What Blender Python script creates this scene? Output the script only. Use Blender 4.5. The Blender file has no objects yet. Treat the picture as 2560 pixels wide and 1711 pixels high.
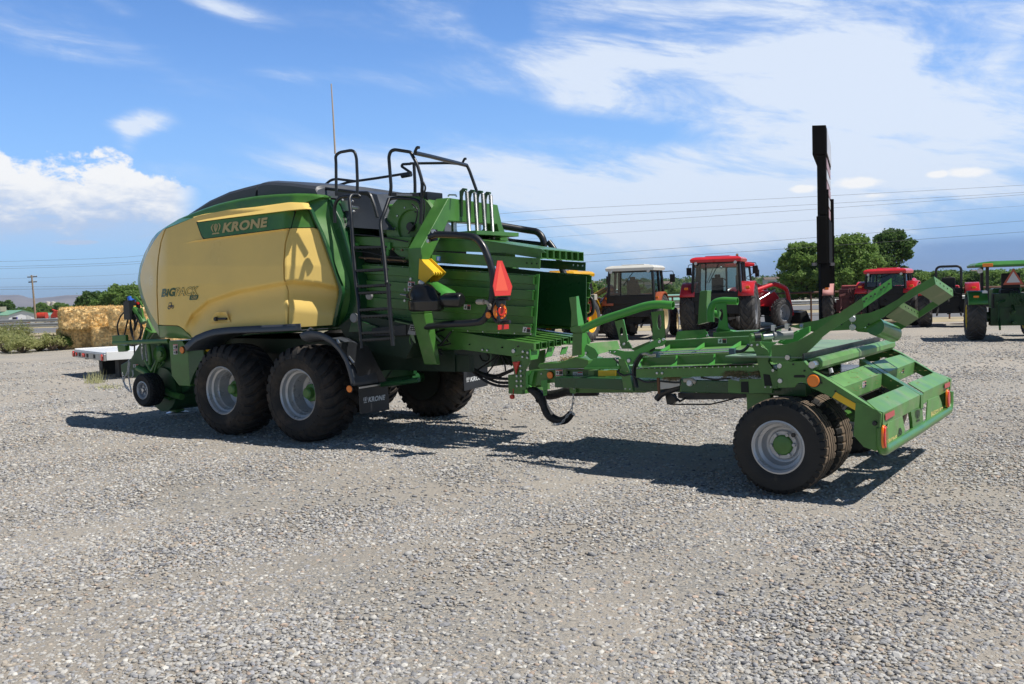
import bpy, math, random
import numpy as np
from mathutils import Vector, Matrix
rnd = random.Random(7)
SC = bpy.context.scene; COL = SC.collection
# ------------------------------------------------------------------ camera
FPX = 2400.0; PITCH = math.atan(130.5/FPX); ROLL = math.radians(1.7); EYE = 1.82
_F = np.array([0, math.cos(PITCH), -math.sin(PITCH)]); _R0 = np.array([1., 0, 0]); _U0 = np.array([0, math.sin(PITCH), math.cos(PITCH)])
_R = _R0*math.cos(ROLL)-_U0*math.sin(ROLL); _U = _U0*math.cos(ROLL)+_R0*math.sin(ROLL); _C = np.array([0, 0, EYE])
cam_d = bpy.data.cameras.new('camera'); cam = bpy.data.objects.new('camera', cam_d); COL.objects.link(cam)
cam_d.sensor_width = 36; cam_d.lens = FPX/2560*36; cam_d.clip_start = .1; cam_d.clip_end = 60000
Mx = Matrix(((_R[0], _U[0], -_F[0], 0), (_R[1], _U[1], -_F[1], 0), (_R[2], _U[2], -_F[2], EYE), (0, 0, 0, 1)))
cam.matrix_world = Mx; SC.camera = cam
def ray(x, y): return _F+_R*(x-1280)/FPX-_U*(y-855.5)/FPX
def gp(x, y, h=0.0):
    d = ray(x, y); return _C+d*((h-EYE)/d[2])
def at(x, y, Z):                       # the point at forward distance Z seen at a photo pixel
    d = ray(x, y); return _C+d*(Z/d[1])
class Fr:
    "a vehicle's own frame: u forward, v to its left, w up"
    def __init__(s, yaw, o=None, fix=None):
        a = math.radians(yaw); s.yaw = yaw
        s.f = np.array([-math.cos(a), math.sin(a), 0]); s.n = np.array([-math.sin(a), -math.cos(a), 0]); s.k = np.array([0, 0, 1.])
        if fix: px, py, u, v, w = fix; o = gp(px, py, w)-s.f*u-s.n*v-s.k*w
        s.o = np.array(o)
    def loc(s, P): d = P-s.o; return (d@s.f, d@s.n, d@s.k)
    def V(s, x, y, v): d = ray(x, y); t = ((s.o+s.n*v-_C)@s.n)/(d@s.n); return s.loc(_C+d*t)
    def Uu(s, x, y, u): d = ray(x, y); t = ((s.o+s.f*u-_C)@s.f)/(d@s.f); return s.loc(_C+d*t)
    def Ww(s, x, y, w): return s.loc(gp(x, y, w))
    def root(s, name):
        o = bpy.data.objects.new(name, None); COL.objects.link(o); o.empty_display_size = .3
        o.location = tuple(s.o); o.rotation_euler = (0, 0, math.radians(180-s.yaw)); return o
K = {'0': (250, 400, .47818), '1': (320, 440, .25), '2': (780, 360, .25), '3': (250, 740, .25), '4': (940, 600, .25), '5': (1290, 700, .25), '6': (1820, 680, .25), '7': (1820, 880, .25), 'p': (0, 0, 1)}
def cp(c, x, y): a, b, s = K[c]; return a+x*s, b+y*s
def pv(fr, c, v, pts): return [fr.V(*cp(c, p[0], p[1]), p[2] if len(p) > 2 else v) for p in pts]
def pu(fr, c, u, pts): return [fr.Uu(*cp(c, p[0], p[1]), p[2] if len(p) > 2 else u) for p in pts]
def pw(fr, c, w, pts): return [fr.Ww(*cp(c, p[0], p[1]), p[2] if len(p) > 2 else w) for p in pts]
def tag(o, label=None, cat=None, group=None, kind=None):
    if label: o['label'] = label
    if cat: o['category'] = cat
    if group: o['group'] = group
    if kind: o['kind'] = kind
    return o
def empty(name, loc=(0, 0, 0), rz=0, **k):
    o = bpy.data.objects.new(name, None); COL.objects.link(o); o.location = tuple(loc); o.rotation_euler = (0, 0, rz); o.empty_display_size = .3
    return tag(o, **k)
def copy_tree(o, parent=None):
    c = o.copy(); COL.objects.link(c); c.parent = parent
    for ch in list(o.children): copy_tree(ch, c)
    return c
# ------------------------------------------------------------------ materials
MATS = {}
def mat(name, col, rough=.5, metal=0., var=.0, vscale=3., bump=0., bscale=60., spec=.5, coat=0., dirt=None, dscale=2.5, dth=.55, emit=None, alpha=None):
    if name in MATS: return MATS[name]
    m = bpy.data.materials.new(name); m.use_nodes = True; nt = m.node_tree; N = nt.nodes; L = nt.links
    b = N['Principled BSDF']; b.inputs['Roughness'].default_value = rough; b.inputs['Metallic'].default_value = metal
    b.inputs['Specular IOR Level'].default_value = spec; b.inputs['Coat Weight'].default_value = coat; b.inputs['Coat Roughness'].default_value = .08
    b.inputs['Base Color'].default_value = (*col, 1)
    src = None
    tc = N.new('ShaderNodeTexCoord')
    if var:
        n = N.new('ShaderNodeTexNoise'); n.inputs['Scale'].default_value = vscale; n.inputs['Detail'].default_value = 6; L.new(tc.outputs['Object'], n.inputs['Vector'])
        r = N.new('ShaderNodeMapRange'); r.inputs[1].default_value = .3; r.inputs[2].default_value = .7; r.inputs[3].default_value = 1-var; r.inputs[4].default_value = 1+var; L.new(n.outputs['Fac'], r.inputs[0])
        h = N.new('ShaderNodeVectorMath'); h.operation = 'SCALE'; h.inputs[0].default_value = col; L.new(r.outputs[0], h.inputs['Scale']); src = h.outputs[0]
        r2 = N.new('ShaderNodeMapRange'); r2.inputs[1].default_value = .3; r2.inputs[2].default_value = .7; r2.inputs[3].default_value = max(0, rough-.08); r2.inputs[4].default_value = min(1, rough+.1); L.new(n.outputs['Fac'], r2.inputs[0]); L.new(r2.outputs[0], b.inputs['Roughness'])
    if dirt:
        n = N.new('ShaderNodeTexNoise'); n.inputs['Scale'].default_value = dscale; n.inputs['Detail'].default_value = 8; n.inputs['Roughness'].default_value = .65; L.new(tc.outputs['Object'], n.inputs['Vector'])
        r = N.new('ShaderNodeMapRange'); r.inputs[1].default_value = dth; r.inputs[2].default_value = dth+.2; r.inputs[4].default_value = .75; L.new(n.outputs['Fac'], r.inputs[0])
        mx = N.new('ShaderNodeMix'); mx.data_type = 'RGBA'; L.new(r.outputs[0], mx.inputs[0]); mx.inputs[7].default_value = (*dirt, 1)
        if src: L.new(src, mx.inputs[6])
        else: mx.inputs[6].default_value = (*col, 1)
        src = mx.outputs[2]
    if src: L.new(src, b.inputs['Base Color'])
    if bump:
        n = N.new('ShaderNodeTexNoise'); n.inputs['Scale'].default_value = bscale; n.inputs['Detail'].default_value = 5; L.new(tc.outputs['Object'], n.inputs['Vector'])
        bm = N.new('ShaderNodeBump'); bm.inputs['Strength'].default_value = bump; bm.inputs['Distance'].default_value = .02; L.new(n.outputs['Fac'], bm.inputs['Height']); L.new(bm.outputs[0], b.inputs['Normal'])
    if emit: b.inputs['Emission Color'].default_value = (*emit[0], 1); b.inputs['Emission Strength'].default_value = emit[1]
    if alpha is not None: b.inputs['Alpha'].default_value = alpha
    MATS[name] = m; return m
GREEN = mat('green_paint', (.066, .195, .036), .36, var=.20, vscale=4, bump=.05, bscale=120, coat=.22, dirt=(.14, .20, .085), dscale=3, dth=.6)
GREEN2 = mat('green_paint_lit_dusty', (.125, .285, .080), .42, var=.15, vscale=5, dirt=(.26, .30, .17), dscale=4, dth=.52)  # light put into the colour: paler green for lit tops and rear faces, plus dust
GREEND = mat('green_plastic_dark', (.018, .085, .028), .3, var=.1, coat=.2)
YEL = mat('cream_yellow_plastic', (.95, .665, .195), .34, var=.04, vscale=2, spec=.35, coat=.10)
YELB = mat('bright_yellow_paint', (.80, .50, .02), .4, var=.06)
GREY = mat('slate_grey_plastic', (.062, .07, .085), .42, var=.08)
BLK = mat('black_steel', (.016, .018, .022), .36, var=.15, vscale=8)
RUB = mat('tyre_rubber', (.022, .020, .019), .82, var=.25, vscale=9, bump=.25, bscale=80, dirt=(.085, .062, .046), dscale=4.0, dth=.48)
RUBR = mat('road_tyre_rubber', (.018, .018, .018), .72, var=.2, vscale=9, bump=.15, bscale=90, dirt=(.11, .085, .06), dscale=6.0, dth=.62)
RUBT = mat('tread_dust_rubber', (.24, .17, .11), .9, var=.35, vscale=25)
SIL = mat('silver_rim_paint', (.48, .49, .51), .32, metal=.35, var=.08, vscale=6)
STEEL = mat('zinc_steel', (.55, .56, .58), .3, metal=.9, var=.1)
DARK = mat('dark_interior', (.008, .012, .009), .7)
RED = mat('red_lens', (.70, .028, .012), .22, coat=.5)
ORG = mat('orange_lens', (.95, .23, .01), .25, coat=.5)
ORGF = mat('salmon_orange_sign', (.98, .13, .075), .5)
REDF = mat('red_reflective_border', (.62, .03, .025), .35)
WHT = mat('white_label', (.75, .75, .74), .45)
BLKF = mat('black_label', (.015, .015, .015), .5)
BLUF = mat('blue_label', (.02, .08, .30), .4)
TAN = mat('tan_fabric_sleeve', (.30, .22, .13), .9, var=.3, vscale=12, bump=.4, bscale=30)
BAG = mat('black_cloth_sleeve', (.018, .018, .020), .6, bump=.9, bscale=22)
STRAW = mat('straw', (.52, .38, .17), .9, var=.35, vscale=18, bump=.5, bscale=60)
# ------------------------------------------------------------------ mesh builder
class MB:
    def __init__(s): s.v = []; s.f = []; s.mi = []; s.ms = []
    def _m(s, m):
        if m is None: return -1
        if m not in s.ms: s.ms.append(m)
        return s.ms.index(m)
    def add(s, vs, fs, m=None):
        b = len(s.v); s.v += [tuple(map(float, p)) for p in vs]; s.f += [tuple(b+i for i in f) for f in fs]; s.mi += [s._m(m)]*len(fs); return s
    def prism(s, pts, vec, m=None):
        n = len(pts); P = [np.array(p, float) for p in pts]; d = np.array(vec, float)
        nr = np.zeros(3)
        for i in range(n): nr += np.cross(P[i], P[(i+1) % n])
        if nr@d > 0: P = P[::-1]
        fs = [tuple(range(n)), tuple(range(2*n-1, n-1, -1))]+[(i, i+n, (i+1) % n+n, (i+1) % n) for i in range(n)]
        return s.add(P+[p+d for p in P], [tuple(reversed(f)) if False else f for f in fs], m)
    def box(s, c, sz, m=None, R=None):
        c = np.array(c, float); h = np.array(sz, float)/2; vs = []
        for x in (-1, 1):
            for y in (-1, 1):
                for z in (-1, 1):
                    p = h*np.array([x, y, z]); p = R@p if R is not None else p; vs.append(c+p)
        return s.add(vs, [(0, 1, 3, 2), (4, 6, 7, 5), (0, 4, 5, 1), (2, 3, 7, 6), (0, 2, 6, 4), (1, 5, 7, 3)], m)
    def bar(s, a, b, w, h, m=None, up=(0, 0, 1)):
        a = np.array(a, float); b = np.array(b, float); d = b-a; L = np.linalg.norm(d); d = d/L; up = np.array(up, float)
        sd = np.cross(d, up)
        if np.linalg.norm(sd) < 1e-4: sd = np.cross(d, [1., 0, 0])
        sd /= np.linalg.norm(sd); u2 = np.cross(sd, d)
        return s.box((a+b)/2, (L, w, h), m, np.array([d, sd, u2]).T)
    def tube(s, path, r, n=10, m=None, rnd=0., seg=5, cap=True, hollow=False, closed=False):
        P = [np.array(p, float) for p in path]
        if rnd and len(P) > 2:
            Q = [P[0]]
            for i in range(1, len(P)-1):
                a = P[i-1]-P[i]; b = P[i+1]-P[i]; la = np.linalg.norm(a); lb = np.linalg.norm(b); k = min(rnd, la*.48, lb*.48)
                p0 = P[i]+a/la*k; p2 = P[i]+b/lb*k
                for j in range(seg+1): t = j/seg; Q.append(p0*(1-t)**2+P[i]*2*t*(1-t)+p2*t*t)
            P = Q+[P[-1]]
        rr = r if hasattr(r, '__len__') else [r]*len(P)
        if len(rr) != len(P): rr = list(np.interp(np.linspace(0, 1, len(P)), np.linspace(0, 1, len(rr)), rr))
        T = []
        for i in range(len(P)):
            t = P[min(i+1, len(P)-1)]-P[max(i-1, 0)]; T.append(t/(np.linalg.norm(t)+1e-12))
        x = np.cross(T[0], [0, 0, 1.]);
        if np.linalg.norm(x) < .05: x = np.cross(T[0], [0, 1., 0])
        x /= np.linalg.norm(x); vs = []; fs = []
        for i in range(len(P)):
            x = x-T[i]*(x@T[i]); x /= np.linalg.norm(x)+1e-12; y = np.cross(T[i], x)
            for k in range(n): a = 2*math.pi*k/n; vs.append(P[i]+(x*math.cos(a)+y*math.sin(a))*rr[i])
        for i in range(len(P)-1):
            for k in range(n): fs.append((i*n+k, i*n+(k+1) % n, (i+1)*n+(k+1) % n, (i+1)*n+k))
        if hollow:
            b = len(vs); k2 = .86
            for e, i in ((0, 0), (1, len(P)-1)):
                for k in range(n): vs.append(P[i]+(np.array(vs[i*n+k])-P[i])*k2)
                ins = T[i]*(r if not hasattr(r, '__len__') else rr[i])*3*(1 if e == 0 else -1)
                for k in range(n): vs.append(P[i]+(np.array(vs[i*n+k])-P[i])*k2+ins)
            for e, i in ((0, 0), (1, len(P)-1)):
                o = b+e*2*n
                for k in range(n):
                    q = (k+1) % n; fs.append((i*n+k, o+k, o+q, i*n+q)); fs.append((o+k, o+n+k, o+n+q, o+q))
                fs.append(tuple(o+n+k for k in range(n)))
        elif cap: fs.append(tuple(range(n-1, -1, -1))); fs.append(tuple((len(P)-1)*n+k for k in range(n)))
        return s.add(vs, fs, m)
    def lathe(s, prof, c=(0, 0, 0), ax='y', n=32, m=None, capends=False):
        "prof: (offset along axis, radius)"
        vs = []; fs = []; k = len(prof)
        for j in range(n):
            a = 2*math.pi*j/n; ca, sa = math.cos(a), math.sin(a)
            for (o, r) in prof:
                if ax == 'y': p = (r*ca, o, r*sa)
                elif ax == 'x': p = (o, r*ca, r*sa)
                else: p = (r*ca, r*sa, o)
                vs.append((p[0]+c[0], p[1]+c[1], p[2]+c[2]))
        for j in range(n):
            q = (j+1) % n
            for i in range(k-1): fs.append((j*k+i, q*k+i, q*k+i+1, j*k+i+1))
        if capends:
            fs.append(tuple(j*k for j in range(n))); fs.append(tuple(j*k+k-1 for j in range(n-1, -1, -1)))
        return s.add(vs, fs, m)
    def disc(s, c, nrm, r, t=.01, m=None, n=20, sx=1.):
        c = np.array(c, float); d = np.array(nrm, float); d /= np.linalg.norm(d); x = np.cross(d, [0, 0, 1.])
        if np.linalg.norm(x) < .05: x = np.array([1., 0, 0])
        x /= np.linalg.norm(x); y = np.cross(x, d); r2 = r*.88
        vs = [c+(x*math.cos(2*math.pi*k/n)*sx+y*math.sin(2*math.pi*k/n))*r for k in range(n)]
        v2 = [c+d*t*.6+(x*math.cos(2*math.pi*k/n)*sx+y*math.sin(2*math.pi*k/n))*r for k in range(n)]
        v3 = [c+d*t+(x*math.cos(2*math.pi*k/n)*sx+y*math.sin(2*math.pi*k/n))*r2 for k in range(n)]
        fs = [(k, (k+1) % n, n+(k+1) % n, n+k) for k in range(n)]+[(n+k, n+(k+1) % n, 2*n+(k+1) % n, 2*n+k) for k in range(n)]+[tuple(range(2*n, 3*n))]
        return s.add(vs+v2+v3, fs, m)
    def grid(s, G, m=None, thick=None, flip=False):
        "G[i][j] 3d points; thick = vector pushed inwards round the rim"
        a = len(G); b = len(G[0]); vs = [p for r in G for p in r]
        fs = [(i*b+j, i*b+j+1, (i+1)*b+j+1, (i+1)*b+j) for i in range(a-1) for j in range(b-1)]
        if thick is not None:
            t = np.array(thick); rim = [(0, j) for j in range(b)]+[(i, b-1) for i in range(1, a)]+[(a-1, j) for j in range(b-2, -1, -1)]+[(i, 0) for i in range(a-2, 0, -1)]
            o = len(vs); vs += [np.array(G[i][j])+t for i, j in rim]; n = len(rim)
            for k in range(n):
                q = (k+1) % n; fs.append((rim[k][0]*b+rim[k][1], o+k, o+q, rim[q][0]*b+rim[q][1]))
        if flip: fs = [tuple(reversed(f)) for f in fs]
        return s.add(vs, fs, m)
    def build(s, name, m=None, parent=None, bevel=0., sharp=32, loc=None, recalc=True, label=None, smooth=True):
        me = bpy.data.meshes.new(name); me.from_pydata(s.v, [], s.f); me.validate()
        ms = list(s.ms); mi = list(s.mi)
        if -1 in mi or not ms: ms = [m or GREEN]+ms; mi = [q+1 for q in mi]
        for x in ms: me.materials.append(x)
        if s.ms and len(me.polygons) == len(mi): me.polygons.foreach_set('material_index', mi)
        if recalc:
            import bmesh
            bm = bmesh.new(); bm.from_mesh(me); bmesh.ops.recalc_face_normals(bm, faces=bm.faces); bm.to_mesh(me); bm.free()
        if smooth:
            me.polygons.foreach_set('use_smooth', [True]*len(me.polygons)); me.set_sharp_from_angle(angle=math.radians(sharp))
        o = bpy.data.objects.new(name, me); COL.objects.link(o)
        if parent: o.parent = parent
        if loc is not None: o.location = tuple(loc)
        if bevel:
            bv = o.modifiers.new('bevel', 'BEVEL'); bv.width = bevel; bv.segments = 2; bv.limit_method = 'ANGLE'; bv.angle_limit = math.radians(40); bv.use_clamp_overlap = True; bv.harden_normals = True
        if label: o['label'] = label
        return o
def resample(c, n):
    c = np.array(c, float); d = np.r_[0, np.cumsum(np.linalg.norm(np.diff(c, axis=0), axis=1))]
    t = np.linspace(0, d[-1], n); return np.array([np.interp(t, d, c[:, k]) for k in range(c.shape[1])]).T
def smoothc(c, n, it=2):
    c = resample(c, n); 
    for _ in range(it):
        q = c.copy(); q[1:-1] = (c[:-2]+2*c[1:-1]+c[2:])/4; c = q
    return c
def coons(top, bot, left, right, N, M, sm=1):
    "curves in photo coordinates; returns M rows x N columns"
    A = smoothc(top, N, sm); B_ = smoothc(bot, N, sm); L = smoothc(left, M, sm); R = smoothc(right, M, sm); G = []
    for j in range(M):
        t = j/(M-1); row = []
        for i in range(N):
            q = i/(N-1)
            p = (1-t)*A[i]+t*B_[i]+(1-q)*L[j]+q*R[j]-((1-q)*(1-t)*A[0]+q*(1-t)*A[-1]+(1-q)*t*B_[0]+q*t*B_[-1])
            row.append(p)
        G.append(row)
    return G
def sstep(x): x = min(1, max(0, x)); return x*x*(3-2*x)
# text and emblem as flat lettering mapped on a surface
def text_mesh(st, shear=.22, bold=.02, outline=False):
    cu = bpy.data.curves.new('lettering', 'FONT'); cu.body = st; cu.shear = shear; cu.offset = bold; cu.resolution_u = 3; cu.size = 1; cu.space_character = 1.0+bold*1.2
    if outline: cu.fill_mode = 'NONE'; cu.bevel_depth = .014; cu.bevel_resolution = 0
    o = bpy.data.objects.new('tmp', cu); COL.objects.link(o); dg = bpy.context.evaluated_depsgraph_get(); me = bpy.data.meshes.new_from_object(o.evaluated_get(dg))
    V = [tuple(v.co) for v in me.vertices]; Fs = [tuple(p.vertices) for p in me.polygons]
    bpy.data.objects.remove(o); bpy.data.meshes.remove(me); bpy.data.curves.remove(cu)
    a = np.array(V); lo = a.min(0); hi = a.max(0)
    a = (a-lo)/np.maximum(hi-lo, 1e-6); return a, Fs
def put_text(mb, st, fn, m, **k):
    a, Fs = text_mesh(st, **k); mb.add([fn(p[0], p[1]) for p in a], Fs, m); return mb
def emblem(mb, fn, m):
    def poly(p): mb.add([fn(x, y) for x, y in p], [tuple(range(len(p)))], m)
    poly([(.1, 0), (.9, 0), (.8, .13), (.2, .13)])
    for sx in (-1, 1):
        o = [(.42, .2), (.46, .3), (.36, .62), (.36, .8), (.45, .92), (.30, .86), (.25, .7), (.30, .45)]
        for c in ([(x*1.0, y) for x, y in o],): poly([(.5+sx*(.5-x-.05), y) for x, y in c])
        r = [(.30, .18), (.22, .22), (.06, .45), (.02, .68), (.14, .88), (.30, .97), (.18, .78), (.14, .62), (.2, .4)]
        poly([(.5+sx*(.5-x), y) for x, y in r])
    poly([(.47, .2), (.53, .2), (.545, .8), (.5, 1), (.455, .8)])
def plane_fn(fr, c, kind, k, q):
    "q: four photo corners bl, br, tr, tl on plane kind=k, returns fn(s,t)->local point"
    f = {'v': fr.V, 'u': fr.Uu, 'w': fr.Ww}[kind]; P = [np.array(f(*cp(c, x, y), k)) for x, y in q]
    return lambda s, t: (P[0]*(1-s)+P[1]*s)*(1-t)+(P[3]*(1-s)+P[2]*s)*t
def decal(mb, fn, kind='warn', off=(0, .003, 0)):
    "a small warning sticker of plain blocks"
    o = np.array(off)
    def rect(x0, y0, x1, y1, m, k): mb.add([fn(x0, y0)+o*k, fn(x1, y0)+o*k, fn(x1, y1)+o*k, fn(x0, y1)+o*k], [(0, 1, 2, 3)], m)
    if kind == 'warn':
        rect(0, 0, 1, 1, WHT, 0); rect(.52, .06, .96, .72, BLKF, 1); rect(.52, .76, .96, .96, REDF, 1); rect(.2, .15, .3, .6, BLKF, 1); rect(.12, .35, .42, .45, BLKF, 1); rect(.25, .6, .4, .8, BLKF, 1)
    elif kind == 'warn2':
        for b in (0, .5):
            rect(0, b+.01, 1, b+.49, WHT, 0); rect(.5, b+.05, .95, b+.36, BLKF, 1); rect(.05, b+.4, .95, b+.47, REDF, 1); rect(.2, b+.08, .3, b+.33, BLKF, 1); rect(.12, b+.18, .42, b+.24, BLKF, 1)
    elif kind == 'book':
        rect(0, 0, 1, 1, WHT, 0); rect(.5, .8, .97, .95, REDF, 1); rect(.12, .25, .4, .7, BLKF, 1); rect(.15, .3, .25, .65, WHT, 2); rect(.27, .3, .37, .65, WHT, 2)
        for i in range(3): rect(.5, .2+i*.17, .92, .26+i*.17, mat('grey_print', (.3, .3, .3), .6), 1)
    elif kind == 'blue':
        rect(0, 0, 1, 1, BLUF, 0)
        for i in range(5): rect(.06, .15+i*.16, .7, .2+i*.16, mat('pale_print', (.5, .55, .6), .5), 1)
# ------------------------------------------------------------------ tyres
def tyre_mesh(r, w, rr, lugs=24, lugh=.03, lugw=.05, sweep=.5, kind='lug', dusty=None):
    mb = MB(); h = w/2
    ro = r-lugh if kind == 'lug' else r
    prof = [(-h*.80, rr), (-h*.93, rr+.03), (-h, rr+(ro-rr)*.42), (-h*.97, rr+(ro-rr)*.72), (-h*.86, ro-.045*(r/.6)), (-h*.72, ro-.012), (-h*.4, ro), (0, ro+.004)]
    prof = prof+[(-a, b) for a, b in prof[-2::-1]]
    if kind == 'lug':
        mb.lathe(prof, n=72)
        pr = [(0, ro+.004), (h*.4, ro), (h*.74, ro-.014), (h*.9, ro-.06*(r/.6)), (h*.985, ro-.13*(r/.6))]
        for k in range(lugs):
            for sd in (-1, 1):
                a0 = 2*math.pi*(k+(.5 if sd > 0 else 0))/lugs; vs = []
                for i, (o, q) in enumerate(pr):
                    s_ = o/h; a = a0+sweep*(s_**1.15)*(2*math.pi/lugs)*3.0; hw = lugw/2/q*(1+.5*s_)
                    top = q+lugh*(1.12 if i < 3 else (.8 if i == 3 else .12)); oo = o-(.02 if i == 0 else 0)
                    for (da, rad, ox) in ((-hw, q-.01, 0), (-hw*.72, top, 0), (hw*.72, top, 0), (hw, q-.01, 0)):
                        y = oo*sd+(lugh*.35*sd if i >= 3 and rad == top else 0)
                        vs.append((rad*math.cos(a+da), y, rad*math.sin(a+da)))
                fs = []
                for i in range(len(pr)-1):
                    for j in range(3): fs.append((i*4+j, i*4+j+1, (i+1)*4+j+1, (i+1)*4+j))
                fs += [(0, 1, 2, 3), tuple((len(pr)-1)*4+j for j in (3, 2, 1, 0))]
                mb.add(vs, fs)
    else:
        n = 288; ribs = [(-.80, 0), (-.52, 0), (-.50, 1), (-.44, 1), (-.42, 0), (-.20, 0), (-.18, 1), (-.12, 1), (-.10, 0), (.10, 0), (.12, 1), (.18, 1), (.20, 0), (.42, 0), (.44, 1), (.50, 1), (.52, 0), (.80, 0)]
        side = [(-.80*h, rr), (-.93*h, rr+.03), (-h, rr+(r-rr)*.45), (-.975*h, rr+(r-rr)*.75), (-.92*h, r-.035), (-.85*h, r-.02)]
        vs = []; fs = []
        for j in range(n):
            a = 2*math.pi*j/n; z = .022*h/.24*(abs((j % 12)-6)/3-1)*2; nt = (j % 8) in (0, 1)
            row = [(o, q) for o, q in side]; row[4] = (row[4][0], row[4][1]-(.014 if nt else 0)); row[5] = (row[5][0], row[5][1]-(.014 if nt else 0))
            for (s_, g) in ribs:
                cr = r-.010*abs(s_)**2*1.6
                q = cr-(.016 if g else 0)-(.014 if nt and abs(s_) > .75 else 0); row.append((s_*h+(z*h if abs(s_) < .7 else 0)*.9, q))
            row += [(-o, q) for o, q in row[5::-1]]
            k = len(row)
            for (o, q) in row: vs.append((q*math.cos(a), o, q*math.sin(a)))
        for j in range(n):
            q = (j+1) % n
            for i in range(k-1): fs.append((j*k+i, q*k+i, q*k+i+1, j*k+i+1))
        mb.add(vs, fs)
        if dusty:
            top = {6+i for i in range(len(ribs)-1) if ribs[i][1] == 0 and ribs[i+1][1] == 0}
            mb.ms = [dusty]; mb.mi = [0 if (f_ % (k-1)) in top else -1 for f_ in range(len(fs))]
    return mb
def rim_mesh(rr, w, dish, outer=1, bolts=8, hubr=.1):
    "outer side at +y*outer; dish = how deep the disc sits from the outer lip"
    mb = MB(); h = w/2*.80
    p = [(h+.012, rr+.020), (h+.016, rr+.004), (h, rr-.012), (h-.05, rr-.02), (h-.065, rr-.045), (h-.12, rr-.05), (h-.14, rr-.065), (h-dish, rr-.07), (h-dish-.012, rr-.09), (h-dish-.02, rr*.62), (h-dish+.012, rr*.55), (h-dish+.012, .03)]
    p2 = [(h-dish-.02, rr-.07), (-h, rr-.03), (-h-.012, rr+.02)]
    mb.lathe([(a*outer, b) for a, b in p], n=56); mb.lathe([(a*outer, b) for a, b in p2], n=40)
    for k in range(bolts):
        a = 2*math.pi*(k+.3)/bolts; q = rr*.46; mb.disc((q*math.cos(a), (h-dish+.012)*outer, q*math.sin(a)), (0, outer, 0), .016, .03, n=6)
    return mb
# ------------------------------------------------------------------ render look, light, sky
SC.view_settings.view_transform = 'Standard'; SC.view_settings.look = 'None'; SC.view_settings.exposure = 0.0; SC.view_settings.gamma = 1.0
SUNV = Vector((.60, -.16, 1.0)).normalized()
sl = bpy.data.lights.new('sun', 'SUN'); sl.energy = 5.0; sl.angle = math.radians(.53); sl.color = (1, .955, .88)
so = bpy.data.objects.new('sun', sl); COL.objects.link(so); so.rotation_euler = SUNV.to_track_quat('Z', 'Y').to_euler()
w = bpy.data.worlds.new('World'); SC.world = w; w.use_nodes = True; nt = w.node_tree; N = nt.nodes; L = nt.links
bg = N['Background']
sky = N.new('ShaderNodeTexSky'); sky.sky_type = 'NISHITA'; sky.sun_disc = False; sky.sun_elevation = math.asin(SUNV.z); sky.sun_rotation = math.atan2(SUNV.x, SUNV.y); sky.altitude = 1500; sky.air_density = 1.0; sky.dust_density = .35; sky.ozone_density = 1.6
def nd(t, **k):
    n = N.new(t)
    for a, b in k.items():
        if a.startswith('i'): n.inputs[int(a[1:])].default_value = b
        else: setattr(n, a, b)
    return n
def mth(op, a, b=None, c=None, clamp=False):
    n = N.new('ShaderNodeMath'); n.operation = op; n.use_clamp = clamp
    for i, q in enumerate((a, b, c)):
        if q is None: continue
        if isinstance(q, (int, float)): n.inputs[i].default_value = q
        else: L.new(q, n.inputs[i])
    return n.outputs[0]
def rng(x, a, b, c=0., d=1., smooth=True):
    n = N.new('ShaderNodeMapRange'); n.interpolation_type = 'SMOOTHSTEP' if smooth else 'LINEAR'; n.clamp = True
    L.new(x, n.inputs[0])
    for i, q in enumerate((a, b, c, d)): n.inputs[i+1].default_value = q
    return n.outputs[0]
tc = N.new('ShaderNodeTexCoord'); sx = N.new('ShaderNodeSeparateXYZ'); L.new(tc.outputs['Generated'], sx.inputs[0])
X, Y, Z = sx.outputs
az = mth('ARCTAN2', X, Y); el = mth('ARCSINE', Z)            # real directions: azimuth (0 = +Y, right positive) and elevation, radians
def noise(sc, det=8, rough=.6, vec=None, dist=0., w_=0.):
    n = N.new('ShaderNodeTexNoise'); n.noise_dimensions = '3D'; n.inputs['Scale'].default_value = sc; n.inputs['Detail'].default_value = det; n.inputs['Roughness'].default_value = rough; n.inputs['Distortion'].default_value = dist
    L.new(vec, n.inputs['Vector']); return n.outputs['Fac']
def vec(x, y, z):
    c = N.new('ShaderNodeCombineXYZ')
    for i, q in enumerate((x, y, z)):
        if isinstance(q, (int, float)): c.inputs[i].default_value = q
        else: L.new(q, c.inputs[i])
    return c.outputs[0]
def gauss(a0, e0, sa, se, k=0.):
    "soft elliptical region round a direction; k tilts it"
    da = mth('SUBTRACT', az, a0); de = mth('SUBTRACT', mth('SUBTRACT', el, e0), mth('MULTIPLY', da, k))
    q = mth('ADD', mth('POWER', mth('ABSOLUTE', mth('DIVIDE', da, sa)), 2.), mth('POWER', mth('ABSOLUTE', mth('DIVIDE', de, se)), 2.))
    return mth('EXPONENT', mth('MULTIPLY', q, -1.))
azel = vec(az, el, 0.)
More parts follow.
